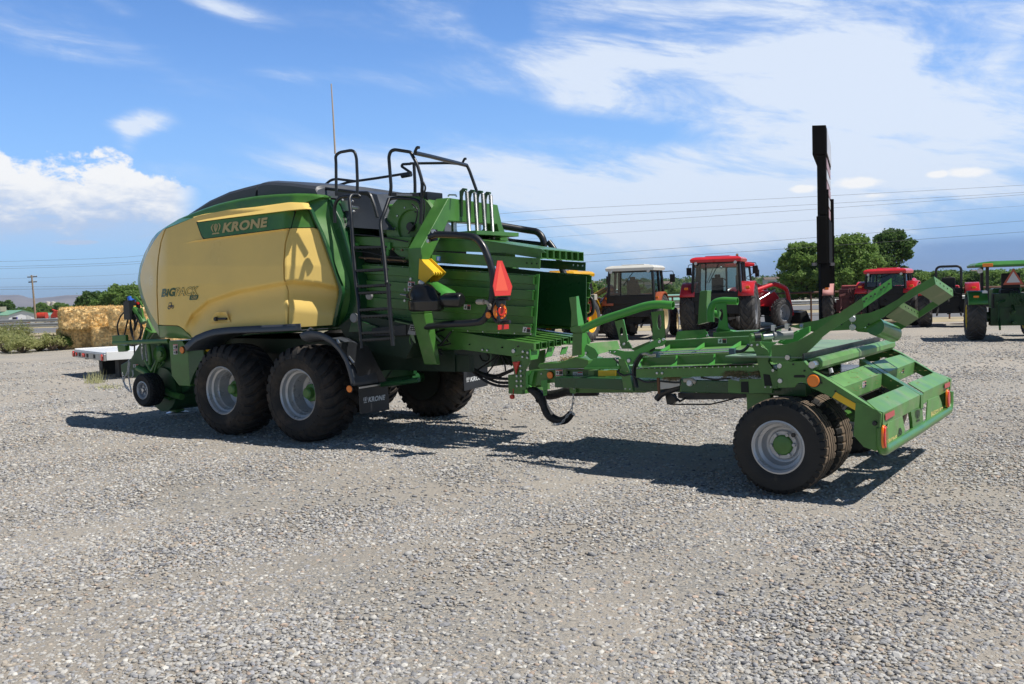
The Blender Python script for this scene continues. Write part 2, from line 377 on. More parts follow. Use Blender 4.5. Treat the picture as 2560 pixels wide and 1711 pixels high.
# wispy cirrus: streaks stretched along a slanting direction
ca, sa_ = math.cos(math.radians(-12)), math.sin(math.radians(-12))
sxx = mth('ADD', mth('MULTIPLY', az, ca), mth('MULTIPLY', el, sa_)); syy = mth('SUBTRACT', mth('MULTIPLY', el, ca), mth('MULTIPLY', az, sa_))
st = vec(mth('MULTIPLY', sxx, 2.2), mth('MULTIPLY', syy, 8.5), 3.1)
n1 = noise(1.6, 9, .62, st, .7); n3 = noise(5.5, 10, .68, st, 1.2); n2 = noise(3.2, 6, .55, vec(mth('MULTIPLY', az, 1.5), mth('MULTIPLY', el, 3.0), 7.7), .4)
def A(px): return math.atan2(px-1280, FPX)
def Eh(px, py): d = ray(px, py); return math.asin(d[2]/np.linalg.norm(d))
def G_(px, py, spx, spy, k=0.): return gauss(A(px), Eh(px, py), spx/FPX, spy/FPX, k)
# broad cirrus sheet (right) with a blue streak and a blue hole, wisps on the left
cir = None
for (px, py, sx_, sy_, k, wt) in ((1900, 150, 500, 260, 0, .92), (1500, 140, 230, 110, -.25, .75), (2450, 200, 420, 260, 0, .52), (1900, 480, 620, 150, .05, .70), (1150, 215, 330, 45, -.12, .46), (760, 185, 130, 16, -.06, .42),
                                 (365, 312, 62, 26, .1, 1.5), (345, 345, 24, 34, 0, .8), (1250, 470, 420, 110, 0, .62), (560, 440, 420, 55, 0, .50), (170, 55, 260, 70, -.3, .50), (330, 15, 70, 18, -.35, .45), (600, 25, 110, 22, -.3, .55), (1150, 75, 90, 20, -.3, .4), (850, 60, 300, 60, -.2, .22), (1500, 560, 700, 90, 0, .42), (1150, 60, 200, 60, -.5, .25), (2100, 330, 300, 120, 0, .4)):
    g = mth('MULTIPLY', G_(px, py, sx_, sy_, k), wt); cir = g if cir is None else mth('ADD', cir, g)
for (px, py, sx_, sy_, k, wt) in ((1620, 330, 190, 26, -.17, .85), (1850, 90, 90, 34, -.05, .5), (1290, 55, 60, 60, 0, .8), (1330, 290, 160, 40, -.2, .35), (1560, 60, 70, 22, .1, .22)):
    cir = mth('SUBTRACT', cir, mth('MULTIPLY', G_(px, py, sx_, sy_, k), wt))
cirn = mth('MULTIPLY', mth('MULTIPLY', cir, rng(n1, .30, .70, .30, 1.5)), rng(n3, .25, .75, .72, 1.25))
cirn = mth('ADD', cirn, mth('MULTIPLY', rng(n1, .50, .8), .30)); cirn = mth('MULTIPLY', cirn, rng(n2, .25, .65, .75, 1.1))
cirf = mth('MULTIPLY', mth('MULTIPLY', rng(cirn, .12, 1.12), .88), rng(el, .36, .55, 1., .0))
# cumulus bank low on the left and a few small ones on the right
nb = noise(15, 8, .58, vec(az, mth('MULTIPLY', el, 1.25), 2.2), .25)
nc = noise(34, 7, .6, vec(az, mth('MULTIPLY', el, 1.5), 5.2), .2)
cu = None
for (px, py, sx_, sy_, k, wt) in ((2150, 458, 66, 19, 0, 1.05), (2180, 490, 80, 12, 0, .8), (2015, 472, 40, 13, 0, .95), (2350, 436, 30, 11, 0, .85), (2430, 430, 60, 16, 0, .9), (60, 562, 150, 16, 0, 1.0), (190, 606, 110, 9, 0, .8)):
    g = mth('MULTIPLY', G_(px, py, sx_, sy_, k), wt); cu = g if cu is None else mth('MAXIMUM', cu, g)
cun = mth('ADD', cu, mth('ADD', mth('MULTIPLY', mth('SUBTRACT', nb, .5), 1.1), mth('MULTIPLY', mth('SUBTRACT', nc, .5), .7)))
cus = mth('MULTIPLY', rng(cun, .42, .80), .9)
# the heaped bank: everything under a bumpy top line, fading out towards its base
naz = noise(13, 3, .5, vec(az, .3, 1.7)); etop = mth('ADD', mth('ADD', mth('MULTIPLY', mth('SUBTRACT', naz, .5), .08), Eh(200, 402)), mth('MULTIPLY', rng(az, A(300), A(530), 0., 1.), -75/FPX))
bd = mth('ADD', mth('MULTIPLY', mth('SUBTRACT', etop, el), FPX/38), mth('ADD', mth('MULTIPLY', mth('SUBTRACT', nb, .5), 3.6), mth('MULTIPLY', mth('SUBTRACT', nc, .5), 4.2)))
inner = noise(20, 8, .62, vec(az, mth('MULTIPLY', el, 2.6), 9.1), .3)
bank = mth('MULTIPLY', mth('MULTIPLY', rng(bd, .0, .7), rng(az, A(440), A(530), 1., 0.)), mth('MULTIPLY', rng(el, Eh(200, 650), Eh(200, 560), 0., 1.), rng(mth('ADD', inner, mth('MULTIPLY', mth('SUBTRACT', el, Eh(200, 540)), 7.)), .30, .54, .60, 1.)))
cuf = mth('MAXIMUM', cus, mth('MULTIPLY', bank, .95))
lit = rng(mth('ADD', mth('ADD', mth('MULTIPLY', inner, 1.1), mth('ADD', mth('MULTIPLY', nc, .5), rng(az, 0., .25, 0., .35))), mth('MULTIPLY', mth('SUBTRACT', el, Eh(200, 500)), 11.)), .50, 1.02)     # cloud tops stand in the sun, bases are greyer
cux = N.new('ShaderNodeMix'); cux.data_type = 'RGBA'; L.new(lit, cux.inputs[0]); cux.inputs[6].default_value = (.52, .64, .86, 1); cux.inputs[7].default_value = (1.0, 1.0, 1.0, 1)
# clear air: Nishita sky, tinted by the low distant haze
def mixc(f, a, b):
    n = N.new('ShaderNodeMix'); n.data_type = 'RGBA'; L.new(f, n.inputs[0])
    for i, q in ((6, a), (7, b)):
        if isinstance(q, tuple): n.inputs[i].default_value = (*q, 1)
        else: L.new(q, n.inputs[i])
    return n.outputs[2]
SK = 0.105
sm = N.new('ShaderNodeVectorMath'); sm.operation = 'MULTIPLY'; L.new(sky.outputs[0], sm.inputs[0]); sm.inputs[1].default_value = (SK*.94, SK*1.30, SK*1.74)
low = mth('MULTIPLY', rng(el, .0, .16, 1., 0.), rng(az, .05, .45, .25, .75))
c0 = mixc(mth('MULTIPLY', rng(el, .0, .30, 1., 0.), .62), sm.outputs[0], (.33, .55, .90))
c0 = mixc(low, c0, (.29, .47, .80))
veil = mth('MULTIPLY', mth('MULTIPLY', rng(el, .028, .040, 1., 0.), rng(az, .18, .36)), mth('ADD', .55, mth('MULTIPLY', n2, .3)))
c0 = mixc(veil, c0, (.17, .31, .60))
c1 = mixc(cirf, c0, (.80, .88, 1.0))
c2 = mixc(cuf, c1, cux.outputs[2])
gnd = rng(el, -.02, 0., 1., 0.)
c3 = mixc(gnd, c2, (.30, .28, .25))
hi_ = mth('MAXIMUM', rng(el, .34, .7), rng(mth('ABSOLUTE', az), .65, 1.3)); tn = N.new('ShaderNodeMix'); tn.data_type = 'RGBA'; tn.blend_type = 'MULTIPLY'; L.new(hi_, tn.inputs[0]); L.new(c3, tn.inputs[6]); tn.inputs[7].default_value = (1.12, .98, .78, 1); L.new(tn.outputs[2], bg.inputs[0]); L.new(mth('MULTIPLY', rng(el, .34, .75, 1., .36), rng(mth('ABSOLUTE', az), .65, 1.3, 1., .78)), bg.inputs[1])  # unseen sky overhead and behind is dimmed and warmed to cut ambient fill
w.cycles.sampling_method = 'MANUAL'; w.cycles.sample_map_resolution = 1024
# ------------------------------------------------------------------ ground
def gravel_mat():
    m = bpy.data.materials.new('gravel_lot'); m.use_nodes = True; t = m.node_tree; NN = t.nodes; LL = t.links; b = NN['Principled BSDF']
    geo = NN.new('ShaderNodeNewGeometry'); b.inputs['Roughness'].default_value = .93; b.inputs['Specular IOR Level'].default_value = .25
    def vor(sc, feat='F1'):
        v = NN.new('ShaderNodeTexVoronoi'); v.feature = feat; v.inputs['Scale'].default_value = sc; LL.new(geo.outputs['Position'], v.inputs['Vector']); return v
    def noi(sc, det=5):
        v = NN.new('ShaderNodeTexNoise'); v.inputs['Scale'].default_value = sc; v.inputs['Detail'].default_value = det; LL.new(geo.outputs['Position'], v.inputs['Vector']); return v
    def mr(x, a, b_, c, d):
        v = NN.new('ShaderNodeMapRange'); LL.new(x, v.inputs[0])
        for i, q in enumerate((a, b_, c, d)): v.inputs[i+1].default_value = q
        return v.outputs[0]
    v1 = vor(62); v2 = vor(26); big = noi(.55, 5); tr = noi(.16, 4); fine = noi(300, 2)
    cr = NN.new('ShaderNodeValToRGB'); LL.new(v1.outputs['Color'], cr.inputs[0]); e = cr.color_ramp
    e.elements[0].color = (.22, .22, .22, 1); e.elements[1].color = (.66, .61, .52, 1); e.elements[1].position = 1
    for p, c in ((.3, (.35, .34, .32)), (.55, (.47, .44, .395)), (.8, (.56, .49, .40))): q = e.elements.new(p); q.color = (*c, 1)
    cr2 = NN.new('ShaderNodeValToRGB'); LL.new(v2.outputs['Color'], cr2.inputs[0]); e = cr2.color_ramp
    e.elements[0].color = (.26, .26, .27, 1); e.elements[1].color = (.66, .62, .55, 1); q = e.elements.new(.5); q.color = (.45, .43, .39, 1)
    sel = mr(v2.outputs['Distance'], .30, .36, 1, 0)
    mx = NN.new('ShaderNodeMix'); mx.data_type = 'RGBA'; LL.new(sel, mx.inputs[0]); LL.new(cr.outputs[0], mx.inputs[6]); LL.new(cr2.outputs[0], mx.inputs[7])
    dust = NN.new('ShaderNodeMix'); dust.data_type = 'RGBA'; LL.new(mr(big.outputs['Fac'], .42, .60, 0, .75), dust.inputs[0]); LL.new(mx.outputs[2], dust.inputs[6]); dust.inputs[7].default_value = (.52, .465, .395, 1)
    sp = NN.new('ShaderNodeSeparateXYZ'); LL.new(geo.outputs['Position'], sp.inputs[0])
    def M(op, a, b_=None):
        n = NN.new('ShaderNodeMath'); n.operation = op
        for i, q in enumerate((a, b_)):
            if q is None: continue
            if isinstance(q, (int, float)): n.inputs[i].default_value = q
            else: LL.new(q, n.inputs[i])
        return n.outputs[0]
    cv = M('SUBTRACT', sp.outputs[1], M('ADD', M('MULTIPLY', sp.outputs[0], .22), M('MULTIPLY', M('SINE', M('ADD', M('MULTIPLY', sp.outputs[0], .35), 1.)), .5)))
    t1 = M('MINIMUM', M('ABSOLUTE', M('SUBTRACT', cv, 6.6)), M('ABSOLUTE', M('SUBTRACT', cv, 8.5))); t2 = M('ABSOLUTE', M('SUBTRACT', cv, 15.5)); t1 = M('MINIMUM', t1, t2)
    trk = M('MULTIPLY', mr(t1, .06, .5, .8, 0), mr(big.outputs['Fac'], .35, .6, .2, 1.)); d0 = NN.new('ShaderNodeMix'); d0.data_type = 'RGBA'; LL.new(trk, d0.inputs[0]); LL.new(dust.outputs[2], d0.inputs[6]); d0.inputs[7].default_value = (.50, .455, .395, 1); dust = d0
    tone = NN.new('ShaderNodeMix'); tone.data_type = 'RGBA'; tone.blend_type = 'MULTIPLY'; tone.inputs[0].default_value = 1; LL.new(dust.outputs[2], tone.inputs[6])
    tv = NN.new('ShaderNodeMapRange'); LL.new(tr.outputs['Fac'], tv.inputs[0]); tv.inputs[1].default_value = .3; tv.inputs[2].default_value = .7; tv.inputs[3].default_value = .70; tv.inputs[4].default_value = .95
    LL.new(tv.outputs[0], tone.inputs[7]); LL.new(tone.outputs[2], b.inputs['Base Color'])
    h = NN.new('ShaderNodeMath'); h.operation = 'MULTIPLY_ADD'; LL.new(v1.outputs['Distance'], h.inputs[0]); h.inputs[1].default_value = -.6
    s2 = NN.new('ShaderNodeMath'); s2.operation = 'MULTIPLY_ADD'; LL.new(v2.outputs['Distance'], s2.inputs[0]); s2.inputs[1].default_value = -1.1; LL.new(fine.outputs['Fac'], s2.inputs[2]); LL.new(s2.outputs[0], h.inputs[2])
    bm = NN.new('ShaderNodeBump'); bm.inputs['Strength'].default_value = 1.0; bm.inputs['Distance'].default_value = .006; LL.new(h.outputs[0], bm.inputs['Height']); LL.new(bm.outputs[0], b.inputs['Normal'])
    return m
GRAV = gravel_mat()
def gz(x, y): return .012*math.sin(x*.9+y*.4)*math.cos(y*.7)+.008*math.sin(x*2.3-y*1.7)
g = MB(); xs = list(np.linspace(-60, 60, 121)); ys = list(np.linspace(-3, 47, 101))
g.grid([[(x, y, gz(x, y)*max(0, min(1, (40-y)/20)) if y < 40 else 0) for x in xs] for y in ys]); tag(g.build('gravel_lot', GRAV, recalc=False, sharp=180), kind='structure')
DRY = mat('dry_ground', (.30, .25, .17), .95, var=.3, vscale=.25, dirt=(.16, .19, .07), dscale=.12, dth=.46)
g = MB(); rr = [44, 60, 90, 140, 250, 500, 1000, 2500, 7000, 26000]; aa = np.linspace(0, 2*math.pi, 73)
rr = [44, 60, 86, 100, 130, 200, 300, 500, 1000, 2500, 7000, 12000]
g.grid([[(r*math.sin(a), r*math.cos(a), -.05 if r < 87 else float(np.interp(r, [86, 200, 300, 500, 2500, 9000], [-.05, -2.4, -3.6, -6., -12., -30.]))) for a in aa] for r in [.5]+rr]); tag(g.build('ground', DRY, recalc=False, sharp=180), kind='structure')
# loose stones over the near lot
def stones():
    rs = np.random.RandomState(3); t = (1+5**.5)/2
    iv = np.array([(-1, t, 0), (1, t, 0), (-1, -t, 0), (1, -t, 0), (0, -1, t), (0, 1, t), (0, -1, -t), (0, 1, -t), (t, 0, -1), (t, 0, 1), (-t, 0, -1), (-t, 0, 1)], float); iv /= np.linalg.norm(iv[0])
    fc = np.array([(0, 11, 5), (0, 5, 1), (0, 1, 7), (0, 7, 10), (0, 10, 11), (1, 5, 9), (5, 11, 4), (11, 10, 2), (10, 7, 6), (7, 1, 8), (3, 9, 4), (3, 4, 2), (3, 2, 6), (3, 6, 8), (3, 8, 9), (4, 9, 5), (2, 4, 11), (6, 2, 10), (8, 6, 7), (9, 8, 1)])
    out = []
    for (y0, y1, dens, smin, smax) in ((3.6, 5.5, 3700, .006, .020), (5.5, 8, 2600, .007, .020), (8, 12, 1350, .0085, .022), (12, 18, 480, .012, .026), (18, 30, 110, .016, .032)):
        hw = .60*y1+1; n = int(2*hw*(y1-y0)*dens); x = rs.uniform(-hw, hw, n); y = rs.uniform(y0, y1, n); ok = np.abs(x) < .58*y+.8
        cl = np.sin(x*1.3+y*.8)+np.sin(x*.5-y*1.7+2)+.7*np.sin(x*3.1+y*2.3); tk = np.minimum(np.abs(y-(6.6+.22*x+.5*np.sin(.35*x+1))), np.abs(y-(8.5+.22*x+.5*np.sin(.35*x+1)))); tk = np.minimum(tk, np.abs(x-(2.2-.5*(y-5)))*.9); ok &= rs.rand(n) < (1-.62*np.exp(-(tk/.24)**2))* np.clip(.80+.34*cl, .30, 1)
        x, y = x[ok], y[ok]; s = smin+(smax-smin)*rs.rand(len(x))**2.1; big = rs.rand(len(x)) < .004; s = np.where(big, s*1.5+.008, s); out.append(np.c_[x, y, s])
    D = np.vstack(out); n = len(D); s = D[:, 2]
    sc = np.c_[rs.uniform(.8, 1.5, n), rs.uniform(.7, 1.1, n), rs.uniform(.32, .62, n)]*s[:, None]; a = rs.uniform(0, 2*np.pi, n)
    V = iv[None]*(1+rs.uniform(-.22, .18, (n, 12, 1))); V = V*sc[:, None, :]; tl = rs.uniform(-.35, .35, n)
    z2 = V[:, :, 2]*np.cos(tl)[:, None]+V[:, :, 0]*np.sin(tl)[:, None]; x2 = V[:, :, 0]*np.cos(tl)[:, None]-V[:, :, 2]*np.sin(tl)[:, None]
    X_ = x2*np.cos(a)[:, None]-V[:, :, 1]*np.sin(a)[:, None]; Y_ = x2*np.sin(a)[:, None]+V[:, :, 1]*np.cos(a)[:, None]
    gz_ = .012*np.sin(D[:, 0]*.9+D[:, 1]*.4)*np.cos(D[:, 1]*.7)+.008*np.sin(D[:, 0]*2.3-D[:, 1]*1.7)
    P = np.stack([X_+D[:, 0, None], Y_+D[:, 1, None], z2+(gz_+s*.14)[:, None]], -1).reshape(-1, 3)
    Fc = (fc[None]+12*np.arange(n)[:, None, None]).reshape(-1)
    me = bpy.data.meshes.new('gravel_stones'); me.vertices.add(len(P)); me.vertices.foreach_set('co', P.astype(np.float32).ravel())
    nf = n*20; me.loops.add(nf*3); me.loops.foreach_set('vertex_index', Fc.astype(np.int32)); me.polygons.add(nf); me.polygons.foreach_set('loop_start', np.arange(0, nf*3, 3, dtype=np.int32)); me.polygons.foreach_set('loop_total', np.full(nf, 3, dtype=np.int32))
    pal = np.array([(.40, .39, .38), (.30, .30, .31), (.50, .48, .45), (.60, .58, .54), (.42, .37, .31), (.20, .20, .215), (.48, .38, .31), (.34, .34, .36), (.45, .44, .43), (.36, .335, .30), (.11, .11, .12)])
    pk = rs.choice(len(pal), n, p=[.18, .13, .14, .06, .12, .06, .035, .10, .12, .045, .01]); c = pal[pk]*np.array([.985, .98, .965])*rs.uniform(.82, 1.18, (n, 1)); c = np.c_[c, np.ones(n)]
    me.update(); at_ = me.color_attributes.new('stone_colour', 'FLOAT_COLOR', 'POINT'); at_.data.foreach_set('color', np.repeat(c, 12, axis=0).astype(np.float32).ravel())
    me.polygons.foreach_set('use_smooth', np.repeat(rs.rand(n) < .55, 20)); me.update()
    m = bpy.data.materials.new('stone'); m.use_nodes = True; t_ = m.node_tree; b = t_.nodes['Principled BSDF']; b.inputs['Roughness'].default_value = .88; b.inputs['Specular IOR Level'].default_value = .3
    ca_ = t_.nodes.new('ShaderNodeVertexColor'); ca_.layer_name = 'stone_colour'; t_.links.new(ca_.outputs[0], b.inputs['Base Color']); me.materials.append(m)
    o = bpy.data.objects.new('gravel_stones', me); COL.objects.link(o); tag(o, kind='stuff'); print('stones', n)
    o['label'] = 'loose grey and tan stones scattered over the gravel lot'; o['category'] = 'gravel'
stones()
# ================================================================== large square baler
B = Fr(34.5, fix=(737, 987, 0, 1.5, .605))
BR = B.root('square_baler'); tag(BR, 'large green and cream square baler with black ladder and twin axle, parked on the gravel', 'baler')
def mirror(o, name=None):
    c = o.copy(); c.data = o.data.copy(); COL.objects.link(c); c.parent = o.parent
    for v in c.data.vertices: v.co.y = -v.co.y
    c.data.flip_normals(); return c
def vb(x, y, rel=True):
    b = float(np.interp(y, [150, 262, 340, 600, 900, 1080, 1200, 1500, 1650], [1.05, 1.09, 1.20, 1.27, 1.335, 1.35, 1.345, 1.35, 1.34]))
    if rel:
        Lc = float(np.interp(x, [560, 640, 800, 1100, 1560, 1650, 1900, 2100], [1500, 1370, 1235, 1135, 1050, 1035, 1060, 1100])); d = y-Lc
        if x > 540: b += (-.075*sstep(d/55)+.075*sstep((d-70)/260))*sstep((x-540)/120)
    if x < 400: b -= .50*((400-x)/300.)**1.7
    if x > 1575: b -= .44*((x-1575)/500.)
    return b
def p1(x, y, off=0., v=None): return B.V(320+x/4, 440+y/4, (vb(x, y) if v is None else v)+off)
def skin(name, top, bot, left, right, m, N=40, M=40, off=0., vf=None, sm=1, thick=.03, parent=BR, mir=True, label=None, bev=0):
    G = coons(top, bot, left, right, N, M, sm)
    G3 = [[p1(q[0], q[1], off, None if vf is None else vf(q[0], q[1], i/(N-1), j/(M-1))) for i, q in enumerate(r)] for j, r in enumerate(G)]
    o = MB().grid(G3, thick=(0, -thick, 0)).build(name, m, parent, label=label, sharp=50)
    if mir: mirror(o)
    return o, G3
SEAM1 = [(375, 530), (330, 660), (302, 830), (292, 1000), (290, 1150), (295, 1300), (305, 1490)]
FE = [(362, 530), (330, 560), (262, 650), (190, 780), (142, 900), (120, 1000), (124, 1080), (150, 1190), (190, 1300), (240, 1400), (300, 1492)]
SEAM2 = [(1612, 335), (1600, 540), (1570, 680), (1557, 870), (1560, 1030), (1600, 1150), (1603, 1300), (1590, 1520)]
def sh(c, dx, dy=0): return [(x+dx, y+dy) for x, y in c]
# side panels
skin('front_side_panel', [FE[0], (368, 530)], [FE[-1], (301, 1492)], FE, sh(SEAM1, -6), YEL, 16, 40)
mp, MG = skin('main_side_panel', [(378, 530), (640, 425), (700, 400), (1000, 340), (1610, 275)], [(310, 1495), (500, 1500), (550, 1530), (620, 1600), (635, 1625), (720, 1590), (820, 1566), (1020, 1550), (1320, 1536), (1584, 1520)],
     sh(SEAM1, 6), [(1610, 275)]+sh(SEAM2[1:], -6), YEL, 90, 90)
skin('cream_trim_strip', [(652, 412), (755, 383), (1620, 263), (1750, 268)], [(700, 462), (1000, 421), (1660, 338), (1782, 330)], [(652, 412), (668, 432), (700, 462)], [(1750, 268), (1782, 330)], YEL, 50, 6, vf=lambda x, y, s, t: 1.13+.13*t, thick=.09)
skin('plate_gap', [(682, 462), (1664, 332)], [(757, 636), (1632, 526)], [(682, 462), (735, 612), (757, 636)], [(1664, 332), (1672, 352), (1632, 526)], DARK, 40, 12, off=.007, thick=.01, vf=lambda x, y, s, t: vb(x, y, False))
skin('name_plate', [(692, 470), (1652, 343)], [(765, 627), (1622, 517)], [(692, 470), (742, 608), (765, 627)], [(1652, 343), (1660, 356), (1622, 517)], GREEN, 40, 14, off=.016, thick=.012, vf=lambda x, y, s, t: vb(x, y, False))
skin('ledge', [(530, 688), (640, 650), (760, 634), (1596, 527)], [(525, 694), (640, 668), (765, 648), (1596, 541)], [(530, 688), (525, 694)], [(1596, 527), (1596, 541)], YEL, 50, 4, vf=lambda x, y, s, t: vb(x, y, False)+(.004+.022*(1-t))*sstep(s*4), thick=.03)
skin('rear_cap', [(1690, 332), (1800, 335)], [(1634, 518), (1862, 514)], [(1690, 332), (1634, 518)], [(1800, 335), (1862, 514)], GREEN, 14, 14, off=.004)
skin('rear_side_panel', [(1622, 524), (1860, 520), (1902, 545)], [(1607, 1520), (2037, 1492)], [(1622, 524)]+sh(SEAM2[2:-1], 9)+[(1607, 1520)],
     [(1902, 545), (1932, 640), (2000, 830), (2058, 1010), (2100, 1160), (2082, 1300), (2037, 1492)], YEL, 34, 70)
# gaps behind the seams
sg, _ = skin('panel_gap', [(350, 540), (660, 440)], [(300, 1480), (640, 1590)], [(350, 540), (290, 1150), (300, 1480)], [(660, 440), (640, 1590)], mat('seam_shadow_plastic', (.25, .17, .05), .6), 10, 20, off=-.03, thick=0.02)
sg, _ = skin('panel_gap', [(1560, 340), (1680, 340)], [(1560, 1515), (1650, 1515)], [(1560, 340), (1530, 870), (1560, 1515)], [(1680, 340), (1640, 1515)], mat('seam_shadow_plastic', (.25, .17, .05), .6), 10, 30, off=-.03, thick=0.02)
# green surround
TOPO = [(510, 430), (700, 350), (900, 280), (1100, 232), (1300, 200), (1500, 183), (1700, 175), (1900, 180), (1962, 205)]
skin('green_top_rail', TOPO, [(655, 420), (757, 390), (1100, 345), (1620, 272), (1750, 272)], [(510, 430), (655, 420)], [(1962, 205), (1750, 272)], GREEN, 50, 8, vf=lambda x, y, s, t: 1.085+.03*t-(.16*(max(0, x-1650)/300)) - (.03 if t < .1 else 0), thick=.15, sm=2)
FO = [(510, 430), (370, 515), (290, 570), (238, 635), (165, 770), (118, 900), (96, 1040), (101, 1110), (140, 1250), (190, 1395), (243, 1500), (318, 1613)]
FI = [(655, 420), (378, 524)]+FE[1:-1]+[(303, 1497)]
skin('green_front_edge', [(510, 430), (655, 420)], [(318, 1613), (303, 1497)], FO, FI, GREEN, 8, 90, vf=lambda x, y, s, t: vb(max(x, 60), y, False)-.004-.16*(1-s)**1.5, thick=.12, sm=1)
skin('green_lower_sill', [(309, 1499), (500, 1504), (550, 1534), (622, 1606), (637, 1630)], [(320, 1615), (450, 1624), (637, 1634)], [(309, 1499), (320, 1615)], [(637, 1630), (637, 1634)], GREEN, 24, 10, vf=lambda x, y, s, t: vb(x, y, False)-.01+.03*math.sin(t*3.1)-.10*t, thick=.08)
PL = [(1752, 264), (1792, 300), (1852, 440), (1905, 548), (1952, 660), (2062, 980), (2108, 1120), (2114, 1170), (2078, 1320), (2040, 1500)]
PR = [(1962, 205), (2012, 330), (2092, 545), (2150, 700), (2200, 850), (2270, 1050), (2290, 1250), (2276, 1380), (2190, 1466)]
skin('green_corner_post', [PL[0], PR[0]], [PL[-1], PR[-1]], PL, PR, GREEN, 14, 60, vf=lambda x, y, s, t: float(np.interp(y, [200, 400, 1500], [1.06, 1.0, .92]))-.22*s, thick=.1, sm=1)
skin('post_edge_strip', [PL[0], (1790, 262)], [PL[-1], (2052, 1500)], PL, [(x+18+12*(i > 5), y+2) for i, (x, y) in enumerate(PL)], GREEND, 4, 60, vf=lambda x, y, s, t: float(np.interp(y, [200, 400, 1500], [1.06, 1.0, .92]))+.012-.0*s, thick=.05)
# lettering on the panels
mb = MB(); o_ = lambda q: (lambda s, t: None)
def skin_fn(q, off, c='1'):
    P = [np.array(cp(c, *a)) for a in q]
    def f(s, t):
        a = (P[0]*(1-s)+P[1]*s)*(1-t)+(P[3]*(1-s)+P[2]*s)*t; x1, y1 = (a[0]-320)*4, (a[1]-440)*4; return B.V(a[0], a[1], vb(x1, y1, False)+off)
    return f
CRM = mat('cream_lettering', (.62, .47, .20), .5); WLT = mat('white_lettering', (.62, .64, .66), .6)
put_text(mb, 'KRONE', skin_fn([(940, 573), (1385, 513), (1397, 413), (962, 470)], .022), CRM, shear=.0, bold=.045)
emblem(mb, skin_fn([(828, 590), (925, 577), (930, 462), (826, 480)], .022), CRM); mb.build('maker_lettering', CRM, BR, recalc=False, smooth=False)
mb = MB(); put_text(mb, 'BiG', skin_fn([(331, 1214), (463, 1205), (478, 1118), (345, 1130)], .006), GREEND, shear=.0, bold=.045); put_text(mb, 'PACK', skin_fn([(462, 1207), (695, 1192), (712, 1102), (478, 1120)], .006), GREEND, shear=0, bold=.04)
put_text(mb, 'PACK', skin_fn([(470, 1202), (690, 1188), (705, 1107), (482, 1125)], .0085), YEL, shear=0, bold=.0); mb.build('model_lettering', GREEND, BR, recalc=False, smooth=False); mb = MB()
f = skin_fn([(612, 1243), (696, 1238), (704, 1193), (618, 1197)], .006); mb.add([f(.04, 0), f(.9, 0), f(1, .3), f(1, 1), f(0, 1), f(0, .2)], [(0, 1, 2, 3, 4, 5)], GREEND); put_text(mb, '1290', skin_fn([(630, 1234), (686, 1231), (690, 1203), (634, 1206)], .009), CRM, shear=.15, bold=.02); mb.build('number_badge', GREEND, BR, recalc=False, smooth=False); mb = MB()
f = skin_fn([(395, 1340), (458, 1330), (458, 1262), (398, 1266)], .006)
def ring(fn, cx, cy, r, r2, m, n=14, a0=0, a1=2*math.pi):
    vs = []
    for k in range(n+1): a = a0+(a1-a0)*k/n; vs += [fn(cx+r*math.cos(a), cy+r*math.sin(a)), fn(cx+r2*math.cos(a), cy+r2*math.sin(a))]
    mb.add(vs, [(2*k, 2*k+1, 2*k+3, 2*k+2) for k in range(n)], m)
ICO = mat('navy_icon', (.03, .05, .09), .5); ring(f, .25, .27, .25, .14, ICO); ring(f, .80, .24, .19, .11, ICO)
mb.add([f(.12, .5), f(.2, .95), f(.62, .95), f(.66, .55), (f(.98, .52)), f(.98, .35), f(.5, .35)], [(0, 1, 2, 3, 4, 5, 6)], ICO)
mb.add([np.array(f(.22, .58))+(0, .002, 0), np.array(f(.28, .86))+(0, .002, 0), np.array(f(.54, .86))+(0, .002, 0), np.array(f(.56, .58))+(0, .002, 0)], [(0, 1, 2, 3)], YEL)
mb.build('tractor_icon', GREEND, BR, recalc=False, smooth=False)
# recessed handle
mb = MB(); f = skin_fn([(805, 1470), (1025, 1462), (985, 1358), (880, 1366)], .006); mb.grid([[np.array(f(s, t))+(0, -.035*math.sin(min(1, s*1.0)*3.14)*math.sin(t*3.14)+.004, 0) for s in np.linspace(0, 1, 12)] for t in np.linspace(0, 1, 8)])
ho = mb.build('handle_recess', YEL, BR, sharp=60)
mb = MB(); a = np.array(p1(885, 1432, .03)); b = np.array(p1(985, 1430, .03)); mb.tube([a, b], .016, 8); mb.disc(a+(0, -.01, 0), (0, 1, 0), .03, .04, n=12); mb.build('handle', BLK, ho)
# inner body
UW = [p1(*q, v=1.0)[::2] for q in ((560, 450), (900, 300), (1300, 220), (1900, 200), (2010, 420), (2120, 800), (2190, 1050), (2190, 1440), (2040, 1520), (640, 1615), (330, 1590), (190, 1330), (150, 1060), (190, 880), (300, 640), (400, 530))]
mb = MB(); mb.prism([(u, .80, w_-.03) for u, w_ in UW], (0, -1.6, 0)); mb.build('body_shell', GREEND, BR, bevel=.03)
